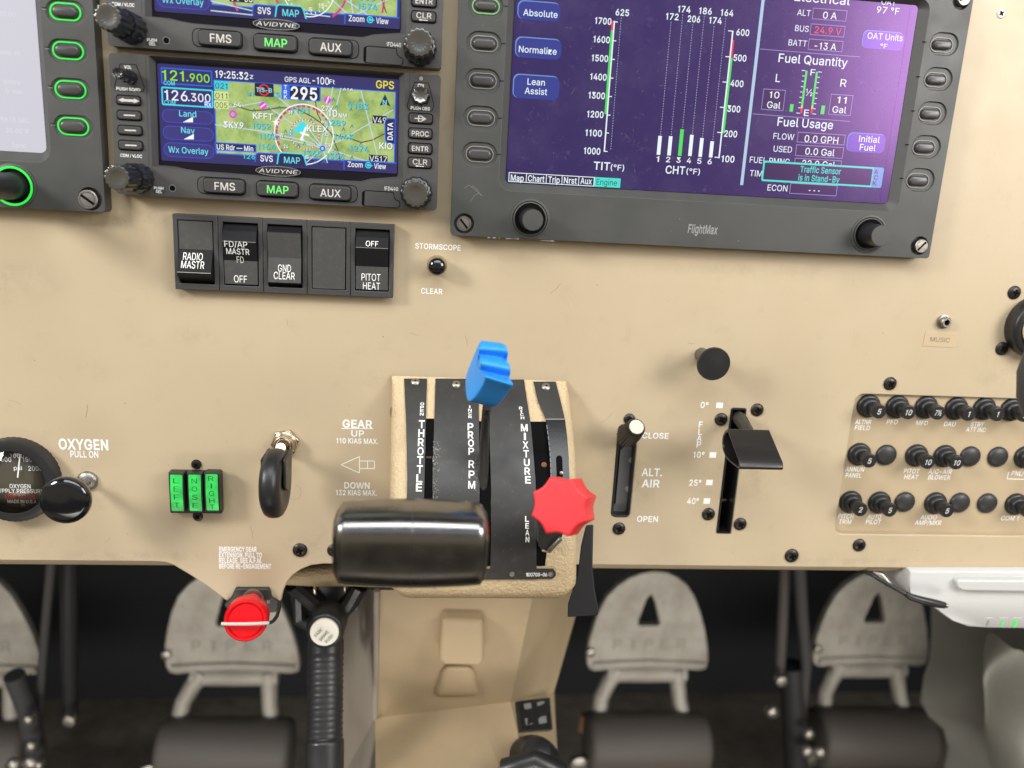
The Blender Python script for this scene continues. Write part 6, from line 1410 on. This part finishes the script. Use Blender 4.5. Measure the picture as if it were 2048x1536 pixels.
b.loops([star(cF-ax*Lx, Rr*0.90), star(cF-ax*Lx*0.92, Rr*0.99), star(cF-ax*Lx*0.85, Rr*1.02), star(cF-ax*0.0013, Rr*1.01), star(cF-ax*0.0005, Rr*0.99), star(cF, Rr*0.95), star(cF, Rr*0.3)], REDP)
b.obj('knob', mix, smooth=28, bevel=0.0004)
b = M(); ar = [P(1078, 1055, 0.078), P(1128, 1062, 0.078), P(1122, 1080, 0.080), P(1099, 1104, 0.078), P(1084, 1100, 0.078), P(1077, 1092, 0.077)]
b.loops([[(x, y, w-0.016) for x, y, w in ar], ar], BLACKMET, cap0=True)
b.tube([SQ(1085, 1090, -0.004), P(1095, 1080, 0.07), tuple(cF-ax*Lx*0.9)], 0.0026, BLACKMET, 10)
p0, p1 = P(1099, 1104.5, 0.0782), P(1124, 1078, 0.0802); b.tube([P(1097, 1102, 0.0787), P(1122, 1076, 0.0807)], 0.0011, STEEL, 8); b.tube([p0, p1], 0.0006, EDGEW, 6); b.tube([P(1084, 1101, 0.078), p0], 0.0005, LEATHER, 6)
b.obj('arm', mix, bevel=0.0008)
# ---- throttle lever
thr = thing('throttle_lever', 'throttle lever with a wide glossy black barrel shaped handle', 'lever', SQ(856, 1060))
w = 0.125; hc = P(823, 1085, w); kx, ky = sc(823, 1086, w); HU, HV = 151*kx, 74*ky
b = M(); loops = []
n = 40
for i in range(27):
    t_ = -1+2*i/26.0
    # barrel swelling, rounded ends
    e = min(1.0, (1-abs(t_))/0.11); e = math.sqrt(max(0.0, 1-(1-e)**2))
    s_ = (0.92+0.08*math.cos(t_*math.pi/2))*(0.76+0.24*e)
    loop = []
    for j in range(n):
        a = 2*math.pi*j/n; ca_, sa_ = math.cos(a), math.sin(a)
        pw = 0.56
        y = math.copysign(abs(sa_)**pw, sa_)*HV; z = math.copysign(abs(ca_)**pw, ca_)*0.0155
        loop.append((hc[0]+t_*HU, hc[1]+y*s_, hc[2]+z*s_))
    loops.append(loop)
b.loops(loops[::-1], HANDLE, cap0=True, cap1=True)
b.tube([(hc[0]+0.0002+0.00012*math.cos(a*0), hc[1]+math.copysign(abs(math.sin(a))**0.56, math.sin(a))*HV*1.002, hc[2]+math.copysign(abs(math.cos(a))**0.56, math.cos(a))*0.0156) for a in [math.radians(-88+176*i/24) for i in range(25)]], 0.00016, HANDLE, 6)
b.obj('handle', thr, smooth=60)
b = M(); b.tube([SQ(857, 1075, -0.004), (hc[0]+0.006, hc[1]+0.002, 0.09), (hc[0], hc[1], hc[2]-0.004)], 0.0032, BLACKMET, 10); b.obj('arm', thr, smooth=60)
# ---- friction lever at the right side
b = M()
poly = [((1172, 1050), 0.026), ((1187, 1049), 0.026), ((1185, 1132), 0.03), ((1190, 1180), 0.034), ((1198, 1219), 0.037), ((1195, 1231), 0.038), ((1135, 1234), 0.038), ((1136, 1207), 0.037), ((1155, 1150), 0.031), ((1162, 1090), 0.028)]
A = [P(*xy, w_-0.003) for xy, w_ in poly][::-1]; B_ = [P(*xy, w_) for xy, w_ in poly][::-1]
b.loops([A, B_], mat('black_lever_plastic', (0.007, 0.007, 0.008), 0.5), cap0=True)
tag(b.obj('friction_lever', bevel=0.0008, seg=3), 'flat black friction lever beside the right flank of the quadrant', 'lever')
# ---------------------------------------------------------------- circuit breaker plate
WB = -0.0022
plate = thing('breaker_plate', 'recessed tan plate holding rows of circuit breakers at the right', 'breaker panel', (BRK[0], BRK[1], WB))
b = M(); g = 0.004
b.add([(BRK[0]-g, BRK[1]-g, WB-0.0003), (BRK[2]+g, BRK[1]-g, WB-0.0003), (BRK[2]+g, BRK[3]+g, WB-0.0003), (BRK[0]-g, BRK[3]+g, WB-0.0003)], [(0, 1, 2, 3)], TAN_PLATE, True)
b.obj('plate_sheet', plate)
def zb(x, y): return (1640+x*0.24743, 740+y*0.24743)
WL = WB-0.00012
for lines in ((('ALTNR', 350, 420, 130), ('FIELD', 343, 467, 122)), (('PFD', 585, 420, 88),), (('MFD', 825, 428, 95),), (('DAU', 1050, 437, 92),), (('STBY', 1273, 438, 105), ('ATT IND', 1262, 482, 160)),
              (('ANNUN', 282, 803, 150), ('PANEL', 272, 852, 130)), (('PITOT', 742, 817, 125), ('HEAT', 738, 865, 112)), (('A/C-AIR', 972, 822, 190), ('BLOWER', 965, 868, 178)), (('PNL/', 1600, 835, 100),),
              (('PITCH', 210, 1183, 122), ('TRIM', 203, 1226, 100)), (('AUTO', 440, 1188, 110), ('PILOT', 432, 1228, 122)), (('AUDIO', 880, 1190, 130), ('AMP/MKR', 875, 1234, 212)), (('COM 1', 1535, 1198, 140),)):
    b = M()
    for t_, x, y, wp in lines: b.text(t_, *zb(x, y), wp*0.2474, 35*0.2474, WL, WHITE, 0.022, shear=0.12)
    b.obj('lettering', plate)
b = M()
b.pline([zb(1525, 825), zb(1512, 880), zb(1680, 885)], 1.6, WL, WHITE)
b.obj('bracket_line', plate)
GB = 'push pull circuit breakers'; GP = 'blank black plugs in the breaker plate'
pr = zb(390, 290); p = P(*pr, WB); k = sc(*pr, WB)[0]
proto = thing('circuit_breaker', 'breaker rated 5 over the ALTNR FIELD lettering', 'circuit breaker', (p[0], p[1], WB), GB)
b = M(); b.lathe(p, [(23*k, -0.0003), (23*k, 0.0008), (21.5*k, 0.0018), (19*k, 0.0023), (17.5*k, 0.0023), (17*k, 0.0036), (15.5*k, 0.0044), (13.5*k, 0.0048), (11*k, 0.0048)], DARK, 36, cap=False); b.obj('collar', proto, smooth=45)
LB = 0.0128
b = M(); b.lathe(p, [(10.5*k, 0.003), (10.5*k, LB-0.0052), (13.2*k, LB-0.0046), (14.0*k, LB-0.0035), (14.0*k, LB-0.0008), (13.2*k, LB-0.0001), (12.2*k, LB), (11.8*k, LB-0.0002), (0.1*k, LB-0.0002)], DARK, 36); b.obj('button', proto, smooth=45)
GREYB = mat('breaker_numeral', (0.62, 0.60, 0.55), 0.5)
def rating(root, t_):
    q = ROOT[root]; b = M(); vs, fs = glyph(t_, 0.02); x0 = min(a for a, _ in vs); x1 = max(a for a, _ in vs); hh = 0.0029; ww = {1: 0.62, 2: 1.15, 3: 1.35}[len(t_)]*0.0027*(0.5 if t_ == '1' else 1)
    hh = 0.0032
    b.add([(q[0]+(a-(x0+x1)/2)*ww*1.25/(x1-x0)+0.18*(bb-CAP/2)*hh, q[1]+(bb-CAP/2)*hh/CAP, WB+LB-0.0001) for a, bb in vs], fs, GREYB, True)
    b.obj('rating_numeral', root)
first = True
for x, y, n_, lab in ((390, 290, '5', 0), (622, 297, '10', 'breaker rated 10 over the PFD lettering'), (855, 300, '7½', 'breaker rated 7½ over the MFD lettering'), (1098, 310, '1', 'breaker rated 1 over the DAU lettering'), (1325, 312, '1', 'breaker rated 1 over the STBY ATT IND lettering'),
                      (1545, 320, '2', 'breaker rated 2 partly hidden by the grey yoke grip'), (315, 680, '5', 'breaker rated 5 over the ANNUN PANEL lettering'), (778, 690, '10', 'breaker rated 10 over the PITOT HEAT lettering'), (1005, 695, '10', 'breaker rated 10 over the A/C-AIR BLOWER lettering'),
                      (1655, 703, '5', 'breaker cut by the picture edge over the PNL bracket'), (245, 1065, '2', 'breaker rated 2 over the PITCH TRIM lettering'), (478, 1070, '5', 'breaker rated 5 over the AUTO PILOT lettering'), (930, 1075, '5', 'breaker rated 5 over the AUDIO AMP/MKR lettering'),
                      (1580, 1083, '5', 'breaker over the COM 1 lettering at the picture edge')):
    q = P(*zb(x, y), WB)
    r = proto if lab == 0 else copy_tree(proto, q, lab, skip=('rating_numeral',))
    rating(r, n_)
pk = None
for x, y, lab in ((540, 690, 'black plug between the ANNUN PANEL and PITOT HEAT breakers'), (1220, 702, 'black plug next to the A/C-AIR BLOWER breaker'), (1443, 705, 'black plug left of the PNL bracket'),
                  (690, 1070, 'black plug between the AUTO PILOT and AUDIO breakers'), (1135, 1076, 'black plug next to the AUDIO AMP/MKR breaker'), (1357, 1080, 'black plug left of the COM 1 breaker')):
    q = P(*zb(x, y), WB+0.001)
    if pk is None:
        b = M(); k = sc(*zb(x, y), WB)[0]; b.lathe((0, 0, 0), [(20.5*k, -0.0002), (20*k, 0.0010), (17*k, 0.0019), (10*k, 0.0026), (0.2*k, 0.0029)], mat('plug_black', (0.030, 0.030, 0.029), 0.42), 32)
        pk = b.obj('blank_plug', smooth=60); r = pk
    else: r = pk.copy(); COL.objects.link(r)
    r.location = (q[0], -WB, q[1]); tag(r, lab, 'blank plug', GP)
# ---------------------------------------------------------------- vent and yoke at the right edge
t = thing('air_vent', 'round dark grey air vent cut by the right picture edge', 'air vent', P(2066, 652))
p = P(2066, 652, 0); k = sc(2050, 652)[0]
b = M(); R0 = P(2066, 652, 0.008)[0]-P(2006.5, 652, 0.008)[0]
b.lathe(p, [(R0*0.98, 0), (R0, 0.004), (R0*0.99, 0.008), (R0*0.93, 0.0095), (R0*0.80, 0.0098), (R0*0.76, 0.008), (R0*0.75, 0.004)], DARK, 64, cap=False); b.obj('rim', t, smooth=60)
b = M(); b.lathe(p, [(R0*0.75, 0.003), (R0*0.70, 0.0075), (R0*0.66, 0.0078), (R0*0.64, 0.006)], BLACKMET, 64, cap=False); b.sheet(circ(p[0], p[1], R0*0.66, 40), 0.004, TAN_PLATE); b.ann(p[0], p[1], R0*0.58, R0*0.62, 0.0042, VOID, 48); b.obj('eyeball', t, smooth=60)
b = M(); pts = [P(2090, 660, 0.10), P(2076, 700, 0.10), P(2066, 745, 0.10), P(2066, 790, 0.10), P(2074, 822, 0.10), P(2090, 850, 0.10)]
b.tube(pts, [0.0035, 0.0052, 0.0066, 0.0068, 0.0062, 0.0042], mat('yoke_grip_grey', (0.055, 0.055, 0.057), 0.5, bump=(1200, 0.2, 0.0003)), 24)
tag(b.obj('yoke_grip', smooth=80), 'grey control yoke grip cut off by the right picture edge', 'control yoke')
# ---------------------------------------------------------------- everything under the panel
def poly3(b, pts, m, flat=True): b.add(pts, [tuple(range(len(pts)))], m, flat)
# centre console
con = thing('centre_console', 'tan moulded centre console below the throttle quadrant', 'console', P(900, 1536, -0.05))
A0, A1 = P(754, 1180, -0.034), P(1068, 1180, -0.034)
D0, D1 = P(750, 1436, -0.060), P(1021, 1404, -0.060)
L0, L1 = P(690, 1180, -0.17), P(676, 1570, -0.13)
R0_, R1_ = P(1166, 1180, -0.16), P(1108, 1384, -0.13)
Sx0, Sx1 = P(752, 1640, 0.04), P(1062, 1640, 0.04)
Mid = tuple(D0[i]*0.26+D1[i]*0.74 for i in range(3))
LL = P(744, 1560, -0.02)
RB = P(1122, 1640, -0.05)
def grid(b, a, c, e, f, m, n=10, bulge=0.0):
    """bilinear patch a-c (top edge), f-e (bottom edge)"""
    vs = []; a, c, e, f = map(Vector, (a, c, e, f)); nr = (f-a).cross(c-a).normalized()
    for i in range(n+1):
        for j in range(n+1):
            s_, t_ = j/n, i/n; p_ = (a*(1-s_)+c*s_)*(1-t_)+(f*(1-s_)+e*s_)*t_
            vs.append(tuple(p_+nr*bulge*math.sin(math.pi*s_)*math.sin(math.pi*t_)))
    b.add(vs, [((i+1)*(n+1)+j, (i+1)*(n+1)+j+1, i*(n+1)+j+1, i*(n+1)+j) for i in range(n) for j in range(n)], m)
b = M()
grid(b, A0, A1, D1, D0, VINYL)
grid(b, D0, Mid, P(1040, 1640, 0.03), Sx0, VINYL, bulge=-0.004)
grid(b, Mid, D1, P(1075, 1640, 0.02), P(1040, 1640, 0.03), VINYL)
grid(b, A1, R0_, R1_, D1, VINYL)
grid(b, D1, R1_, RB, P(1075, 1640, 0.02), VINYL)
b.obj('shell', con, smooth=15)
b = M(); grid(b, L0, A0, D0, L1, VINYL_SIDE); grid(b, L1, D0, Sx0, P(668, 1660, -0.08), VINYL_SIDE)
b.tube([A0, D0], 0.0022, VINYL_SIDE, 10); b.obj('side_wall', con, smooth=60)
b = M()
F = [P(884, 1238, -0.030), P(968, 1241, -0.030), P(969, 1320, -0.030), P(963, 1334, -0.030), P(887, 1332, -0.030), P(877, 1320, -0.030)]
bk = [(x+0.0, y+0.0015, -0.06) for x, y, w_ in F]
b.loops([bk[::-1], F[::-1]], VINYL)
b.obj('hatch_handle', con, bevel=0.0055, seg=5)
b = M(); b.loops([[P(872, 1338, -0.09), P(958, 1340, -0.09), P(950, 1392, -0.09), P(866, 1394, -0.09)][::-1], [P(886, 1330, -0.0440), P(948, 1332, -0.0440), P(960, 1392, -0.0520), P(868, 1394, -0.0520)][::-1]], VINYL); b.obj('hatch_flap', con, bevel=0.005, seg=4)
b = M(); lp = [Vector(x) for x in (D1, R1_, RB, P(1075, 1640, 0.02))]
ln = (lp[3]-lp[0]).cross(lp[1]-lp[0]).normalized(); ln = ln if ln.z > 0 else -ln
def bl(s_, t_, h): return tuple((lp[0]*(1-s_)+lp[1]*s_)*(1-t_)+(lp[3]*(1-s_)+lp[2]*s_)*t_+ln*h)
qq = ((0.02, 0.29), (0.80, 0.32), (0.80, 0.05), (0.08, 0.02))
b.loops([[bl(s_, t_, -0.002) for s_, t_ in qq], [bl(s_, t_, 0.003) for s_, t_ in qq]], DARK)
for s0, t0, s1, t1 in ((0.16, 0.06, 0.32, 0.11), (0.46, 0.07, 0.64, 0.12), (0.12, 0.19, 0.28, 0.25), (0.44, 0.20, 0.64, 0.26), (0.30, 0.13, 0.42, 0.17)):
    b.add([bl(s0, t1, 0.0036), bl(s1, t1, 0.0036), bl(s1, t0, 0.0036), bl(s0, t0, 0.0036)], [(0, 1, 2, 3)], LOGO, True)
b.obj('latch_plate', con)
b = M(); p = P(1066, 1530, -0.02); b.lathe(p, [(0.020, -0.012), (0.019, 0.002), (0.0165, 0.008), (0.013, 0.012), (0.010, 0.018), (0.0095, 0.026), (0.008, 0.028), (0.0002, 0.029)], DARK, 28, axis=(0, 0.82, 0.55))
b.tube([P(1010, 1540, 0.0), P(1066, 1520, 0.004), P(1120, 1545, 0.0)], 0.007, DARK, 12)
tag(b.obj('trim_knob', smooth=60), 'dark rubber knob on the console at the bottom of the picture', 'knob')
# leather roll under the panel left of the quadrant
b = M(); b.tube([P(566, 1150, -0.034), P(640, 1149, -0.034), P(700, 1148, -0.034), P(790, 1150, -0.034)], [0.006, 0.0075, 0.0075, 0.0075], LEATHER, 20)
tag(b.obj('leather_roll', smooth=80), 'tan leather roll tucked under the panel edge left of the quadrant', 'trim roll')
# parking brake
pb = thing('parking_brake', 'black ribbed parking brake handle with a round white push button', 'brake handle', P(650, 1536, -0.03))
c0, c1 = P(652, 1262, -0.03), P(648, 1545, 0.01)
b = M(); n_ = 60; pts, rs = [], []
R_ = 36*sc(650, 1400, -0.02)[0]
for i in range(n_+1):
    f = i/n_; pts.append(tuple(Vector(c0).lerp(Vector(c1), f))); 
    rs.append(R_*(0.97 if f < 0.08 else 1.0 if f < 0.16 else 0.98+0.035*math.cos(f*2*math.pi*24) if f < 0.78 else 1.06))
b.tube(pts, rs, DARK, 28); b.obj('grip', pb, smooth=60)
b = M(); ctr = P(649, 1271, -0.004); b.lathe((ctr[0], ctr[1], ctr[2]-0.02), [(R_*1.04, 0), (R_*1.04, 0.016), (R_*0.98, 0.019), (R_*0.86, 0.020)], DARK, 32, axis=(0, 0.12, 1)); 
b.obj('head', pb, smooth=50)
b = M(); k = sc(649, 1271, 0.001)[0]; b.lathe((ctr[0], ctr[1]+0.0024, ctr[2]-0.001), [(29.5*k, -0.002), (29.5*k, 0.0015), (28.5*k, 0.0022), (0.1*k, 0.0024)], mat('ivory_button', (0.80, 0.76, 0.64), 0.4), 36, axis=(0, 0.10, 1))
INK = mat('black_ink', (0.03, 0.03, 0.03), 0.6)
for t_, x, y in (('PARK', 637, 1265, ), ('BRAKE', 648, 1271), ('PUSH', 658, 1277)): b.text(t_, x, y+0.5, 26 if t_ == 'BRAKE' else 21, 6, ctr[2]+0.0023, INK, 0.0, rot=52)
b.obj('push_button', pb)
b = M()
for pts_ in ((P(585, 1168, -0.04), P(640, 1215, -0.05), P(655, 1250, -0.05)), (P(718, 1172, -0.05), P(700, 1205, -0.05), P(668, 1240, -0.05)), (P(598, 1180, -0.06), P(604, 1240, -0.06), P(640, 1256, -0.05))): b.tube(pts_, 0.0058, DARK, 10)
b.loops([[(x, y, w_-0.008) for x, y, w_ in l_] for l_ in [[P(600, 1166, -0.05), P(728, 1166, -0.05), P(716, 1222, -0.05), P(655, 1236, -0.05), P(612, 1205, -0.05)][::-1]]] + [[P(600, 1166, -0.05), P(728, 1166, -0.05), P(716, 1222, -0.05), P(655, 1236, -0.05), P(612, 1205, -0.05)][::-1]], DARK)
for x, y in ((629, 1176), (688, 1171)): b.tube([P(x, y-5, -0.045), P(x+1, y+14, -0.045)], 0.0014, BRASSY, 8)
b.obj('bracket', pb, bevel=0.001)
# ---------------------------------------------------------------- rudder pedals
WP = -0.42
def pedal_root(x, y, lab): return lab, P(x, y, WP)
lab3, c3 = pedal_root(1297, 1340, 'rudder pedal right of the console, with a triangular hole in its cast plate')
ped = thing('rudder_pedal', lab3, 'rudder pedal', c3, 'cast rudder pedals in the footwell')
dome = [(1175, 1330), (1174, 1312), (1179, 1283), (1187, 1255), (1198, 1225), (1213, 1196), (1234, 1174), (1260, 1156), (1285, 1147), (1310, 1143), (1335, 1146), (1357, 1156), (1376, 1172), (1391, 1197), (1402, 1228), (1410, 1259), (1415, 1290), (1417, 1321), (1413, 1337), (1400, 1341), (1340, 1337), (1290, 1335), (1235, 1338), (1190, 1342), (1180, 1339)]
b = M(); o = ccw(pp(dome, WP)); 
b.loops([[(x, y, WP-0.010) for x, y in o], [(x, y, WP-0.001) for x, y in o], [(c3[0]+(x-c3[0])*0.985, y, WP) for x, y in o]], PEDAL, cap0=True)
pl = b.obj('pedal_plate', ped, smooth=40)
c = M(); tr_ = ccw(pp([(1303, 1188), (1311, 1205), (1321, 1248), (1316, 1252), (1278, 1252), (1275, 1246), (1293, 1198)], WP)); c.prism(tr_, WP-0.02, WP+0.01, PEDAL, back=True); cut(pl, c)
pl.modifiers.new('edge', 'BEVEL').width = 0.002
b = M(); b.tube([P(1186, 1330, WP+0.001), P(1240, 1327, WP+0.001), P(1297, 1325, WP+0.001), P(1350, 1327, WP+0.001), P(1408, 1330, WP+0.001)], 0.0042, PEDAL, 10); b.obj('plate_rim', ped, smooth=80)
b = M(); PD = mat('cast_recess', (0.27, 0.255, 0.225), 0.6)
for ch, dx in zip('PIPER', (-62, -31, 0, 32, 66)): b.text(ch, 1297+dx, 1288, 7 if ch == 'I' else 17, 19, WP+0.0004, PD, 0.02)
b.obj('cast_lettering', ped)
b = M()
def leg(pts, r): b.tube([P(x, y, WP-0.006+0.02*(max(0, y-1345)/90)) for x, y in pts], r, PEDAL, 14)
leg([(1236, 1338), (1218, 1362), (1202, 1395), (1196, 1440)], [0.0105, 0.0098, 0.0092, 0.010]); leg([(1352, 1338), (1355, 1362), (1358, 1400), (1366, 1440)], [0.0105, 0.0098, 0.0092, 0.010])
b.tube([P(1213, 1346, WP-0.006), P(1290, 1347, WP-0.006), P(1370, 1346, WP-0.006)], 0.0105, PEDAL, 12)
b.obj('yoke', ped, smooth=80)
b = M(); a_, c_ = P(1172, 1486, WP+0.03), P(1410, 1486, WP+0.03); Rt = 52*sc(1290, 1486, WP+0.03)[1]
pts = [tuple(Vector(a_).lerp(Vector(c_), f)) for f in (0, 0.02, 0.06, 0.5, 0.94, 0.98, 1)]
b.tube(pts, [Rt*0.8, Rt*0.95, Rt, Rt, Rt, Rt*0.95, Rt*0.8], TREAD, 36); b.obj('foot_bar', ped, smooth=60)
b = M()
b.lathe(P(1158, 1526, WP+0.04), [(0.012, 0), (0.011, 0.006), (0.006, 0.008), (0.0002, 0.008)], STEEL, 16); b.obj('hinge_bolt', ped, smooth=50)
b = M(); b.lathe(P(1181, 1304, WP+0.001), [(0.0055, 0), (0.005, 0.004), (0.0002, 0.005)], STEEL, 14); b.obj('rivet', ped, smooth=50)
b = M(); b.tube([P(1172, 1430, WP), P(1166, 1460, WP)], 0.007, RUST, 10); b.obj('pivot_pin', ped, smooth=50)
dP = P(1748, 1245, WP)[0]-P(1297, 1250, WP)[0]
dL = P(456, 1250, WP)[0]-P(1297, 1250, WP)[0]
for du, dv, lab in ((dP, 0.004, 'rudder pedal nearest the white device'), (dL, -0.001, 'rudder pedal behind the red release knob'), (dL-dP*1.0, -0.001, 'rudder pedal at the left picture edge')):
    copy_tree(ped, (c3[0]+du, c3[1]+dv, WP), lab)
# control rods and links
def rod(pts, r, m, lab, name='control_rod', extra=None, grp='pedal linkage rods in the dark footwell'):
    b = M(); b.tube(pts, r, m, 12)
    if extra: extra(b)
    tag(b.obj(name, smooth=60), lab, 'rod', grp)
rod([P(104, 1110, -0.30), P(92, 1240, -0.33), P(74, 1480, -0.37)], 0.0042, ROD, 'thin pale grey rod, leftmost of those in the footwell')
rod([P(137, 1110, -0.34), P(139, 1300, -0.36), P(141, 1440, -0.38)], 0.008, mat('black_tube', (0.018, 0.018, 0.02), 0.5), 'thick black tube behind the leftmost pale rod', extra=lambda b: b.lathe(P(142, 1437, -0.35), [(0.007, 0), (0.006, 0.006), (0.0002, 0.007)], STEEL, 14))
rod([P(28, 1350, -0.33), P(56, 1420, -0.34), P(72, 1500, -0.36)], 0.010, mat('dark_link', (0.045, 0.045, 0.047), 0.5), 'slanting dark link with bright bolts beside the leftmost pedal', 'pedal_link',
    extra=lambda b: [b.lathe(P(x, y, -0.32), [(r_, 0), (r_*0.9, 0.006), (r_*0.4, 0.008), (0.0002, 0.008)], STEEL, 14) for x, y, r_ in ((60, 1434, 0.006), (66, 1487, 0.006), (30, 1526, 0.0075), (64, 1524, 0.0085), (82, 1525, 0.005))])
rod([P(1571, 1120, -0.34), P(1565, 1240, -0.35), P(1558, 1360, -0.36)], 0.006, mat('brown_rod', (0.07, 0.06, 0.058), 0.5), 'short brownish rod left of the pale rod on the right side', extra=lambda b: b.lathe(P(1560, 1358, -0.34), [(0.007, 0), (0.006, 0.006), (0.0002, 0.007)], STEEL, 14))
rod([P(1598, 1110, -0.30), P(1604, 1230, -0.33), P(1612, 1330, -0.35), P(1602, 1430, -0.36)], 0.0062, ROD, 'pale grey rod between the two pedals on the right side')
rod([P(1583, 1330, -0.36), P(1588, 1430, -0.36), P(1594, 1560, -0.36)], 0.014, mat('black_tube', (0.018, 0.018, 0.02), 0.5), 'thick black link at the foot of the rods on the right side', 'pedal_link',
    extra=lambda b: [b.lathe(P(x, y, -0.33), [(r_, 0), (r_*0.9, 0.006), (r_*0.4, 0.008), (0.0002, 0.008)], STEEL, 14) for x, y, r_ in ((1542, 1420, 0.008), (1615, 1464, 0.007), (1612, 1500, 0.008), (1638, 1502, 0.008))])
# kick panel and boot at the right
b = M(); rows = []
prof = [(1862, 1210), (1858, 1260), (1850, 1310), (1836, 1345), (1830, 1390), (1846, 1420), (1880, 1450), (1892, 1490), (1886, 1560), (1880, 1680)]
for i, (x, y) in enumerate(prof):
    a_ = Vector(P(x, y, -0.37)); c_ = Vector(P(2330, y-10, -0.12)); row = []
    for j in range(13):
        f = j/12; p_ = a_.lerp(c_, f); p_.z += 0.012*math.sin(f*5+i*0.4); row.append(tuple(p_))
    rows.append(row)
b.loops([r_[::-1] for r_ in rows], KICK, cap1=False, close=False)
tag(b.obj('kick_panel', smooth=180), 'dark grey cloth kick panel at the lower right', 'side panel')
b = M(); rows = []
random.seed(2)
edge = [(1975, 1255), (1964, 1300), (1956, 1350), (1958, 1400), (1968, 1450), (1985, 1510), (2006, 1570), (2020, 1650)]
for i, (x, y) in enumerate(edge):
    row = []
    for j in range(25):
        f = j/24; ang = f*math.pi*0.9
        base = Vector(P(x, y, -0.19)); R1 = 0.075+0.012*i/7
        fold = 0.011*math.sin(ang*7+i*0.9)+0.007*math.sin(ang*3-i*1.3)
        row.append((base.x+(1-math.cos(ang))*R1, base.y-0.03*f, base.z+math.sin(ang)*(R1*0.7)+fold))
    rows.append(row)
b.loops([r_[::-1] for r_ in rows], CLOTH, cap1=False, close=False)
o = b.obj('cloth_boot', smooth=180); sb = o.modifiers.new('sub', 'SUBSURF'); sb.levels = 1; sb.render_levels = 2
tag(o, 'pale grey folded cloth boot at the lower right corner', 'cloth boot')
# white device under the panel
dv_ = thing('white_device', 'white rounded electronic box with small lights hung under the panel', 'electronic box', P(1930, 1200, -0.02))
b = M(); wD = 0.004
out = [(1819, 1139), (2300, 1139), (2300, 1259), (2048, 1260), (1975, 1259), (1938, 1256.5), (1906, 1245), (1888, 1232), (1870, 1217), (1845, 1203), (1817, 1187), (1815, 1165)]
o = ccw(pp(out, wD)); cu, cvv = sum(x for x, _ in o)/len(o), sum(y for _, y in o)/len(o)
b.loops([[(x, y, -0.09) for x, y in o], [(x, y, wD-0.006) for x, y in o], [(cu+(x-cu)*0.985, cvv+(y-cvv)*0.96, wD-0.0015) for x, y in o], [(cu+(x-cu)*0.965, cvv+(y-cvv)*0.90, wD) for x, y in o]], WPLAS, cap0=True)
b.obj('case', dv_, smooth=60)
b = M(); q = pp([(1912, 1162), (1920, 1159), (2040, 1160), (2260, 1165), (2260, 1188), (2050, 1184), (1925, 1182), (1914, 1176)], wD+0.004); o = ccw(q)
b.loops([[(x, y, wD-0.002) for x, y in o], [(x, y, wD+0.0045) for x, y in o]], WPLAS); b.obj('top_ridge', dv_, bevel=0.0014, seg=3)
b = M()
for x, m in ((1976, LOGO), (2004, GREENRING), (2030, GREENRING)): b.pline([(x+2, 1241), (x-2, 1254)], 3.2 if x < 2020 else 6, wD+0.0003, m)
for x in (1978, 2007, 2035): b.pline([(x-9, 1235), (x+9, 1235.5)], 2.2, wD+0.0003, WHITE2)
b.obj('status_light', dv_)
b = M(); b.tube([P(1700, 1132, -0.02), P(1742, 1148, 0.0), P(1775, 1168, 0.006), P(1815, 1190, 0.010)], 0.0013, DARK, 10); b.tube([P(1812, 1188, 0.010), P(1822, 1194, 0.011), P(1845, 1201, 0.012), P(1876, 1208, 0.012), P(1889, 1210.5, 0.012)], [0.0017, 0.0022, 0.0025, 0.0025, 0.002], DARK, 12); b.tube([P(1887, 1210, 0.012), P(1894, 1211.5, 0.012)], 0.0015, BRASSY, 10)
b.tube([P(1745, 1145, -0.01), P(1762, 1150, -0.008), P(1778, 1168, -0.006)], 0.0024, STEEL, 10)
tag(b.obj('device_cable', smooth=60), 'black cable with a plug hanging below the panel beside the white device', 'cable')
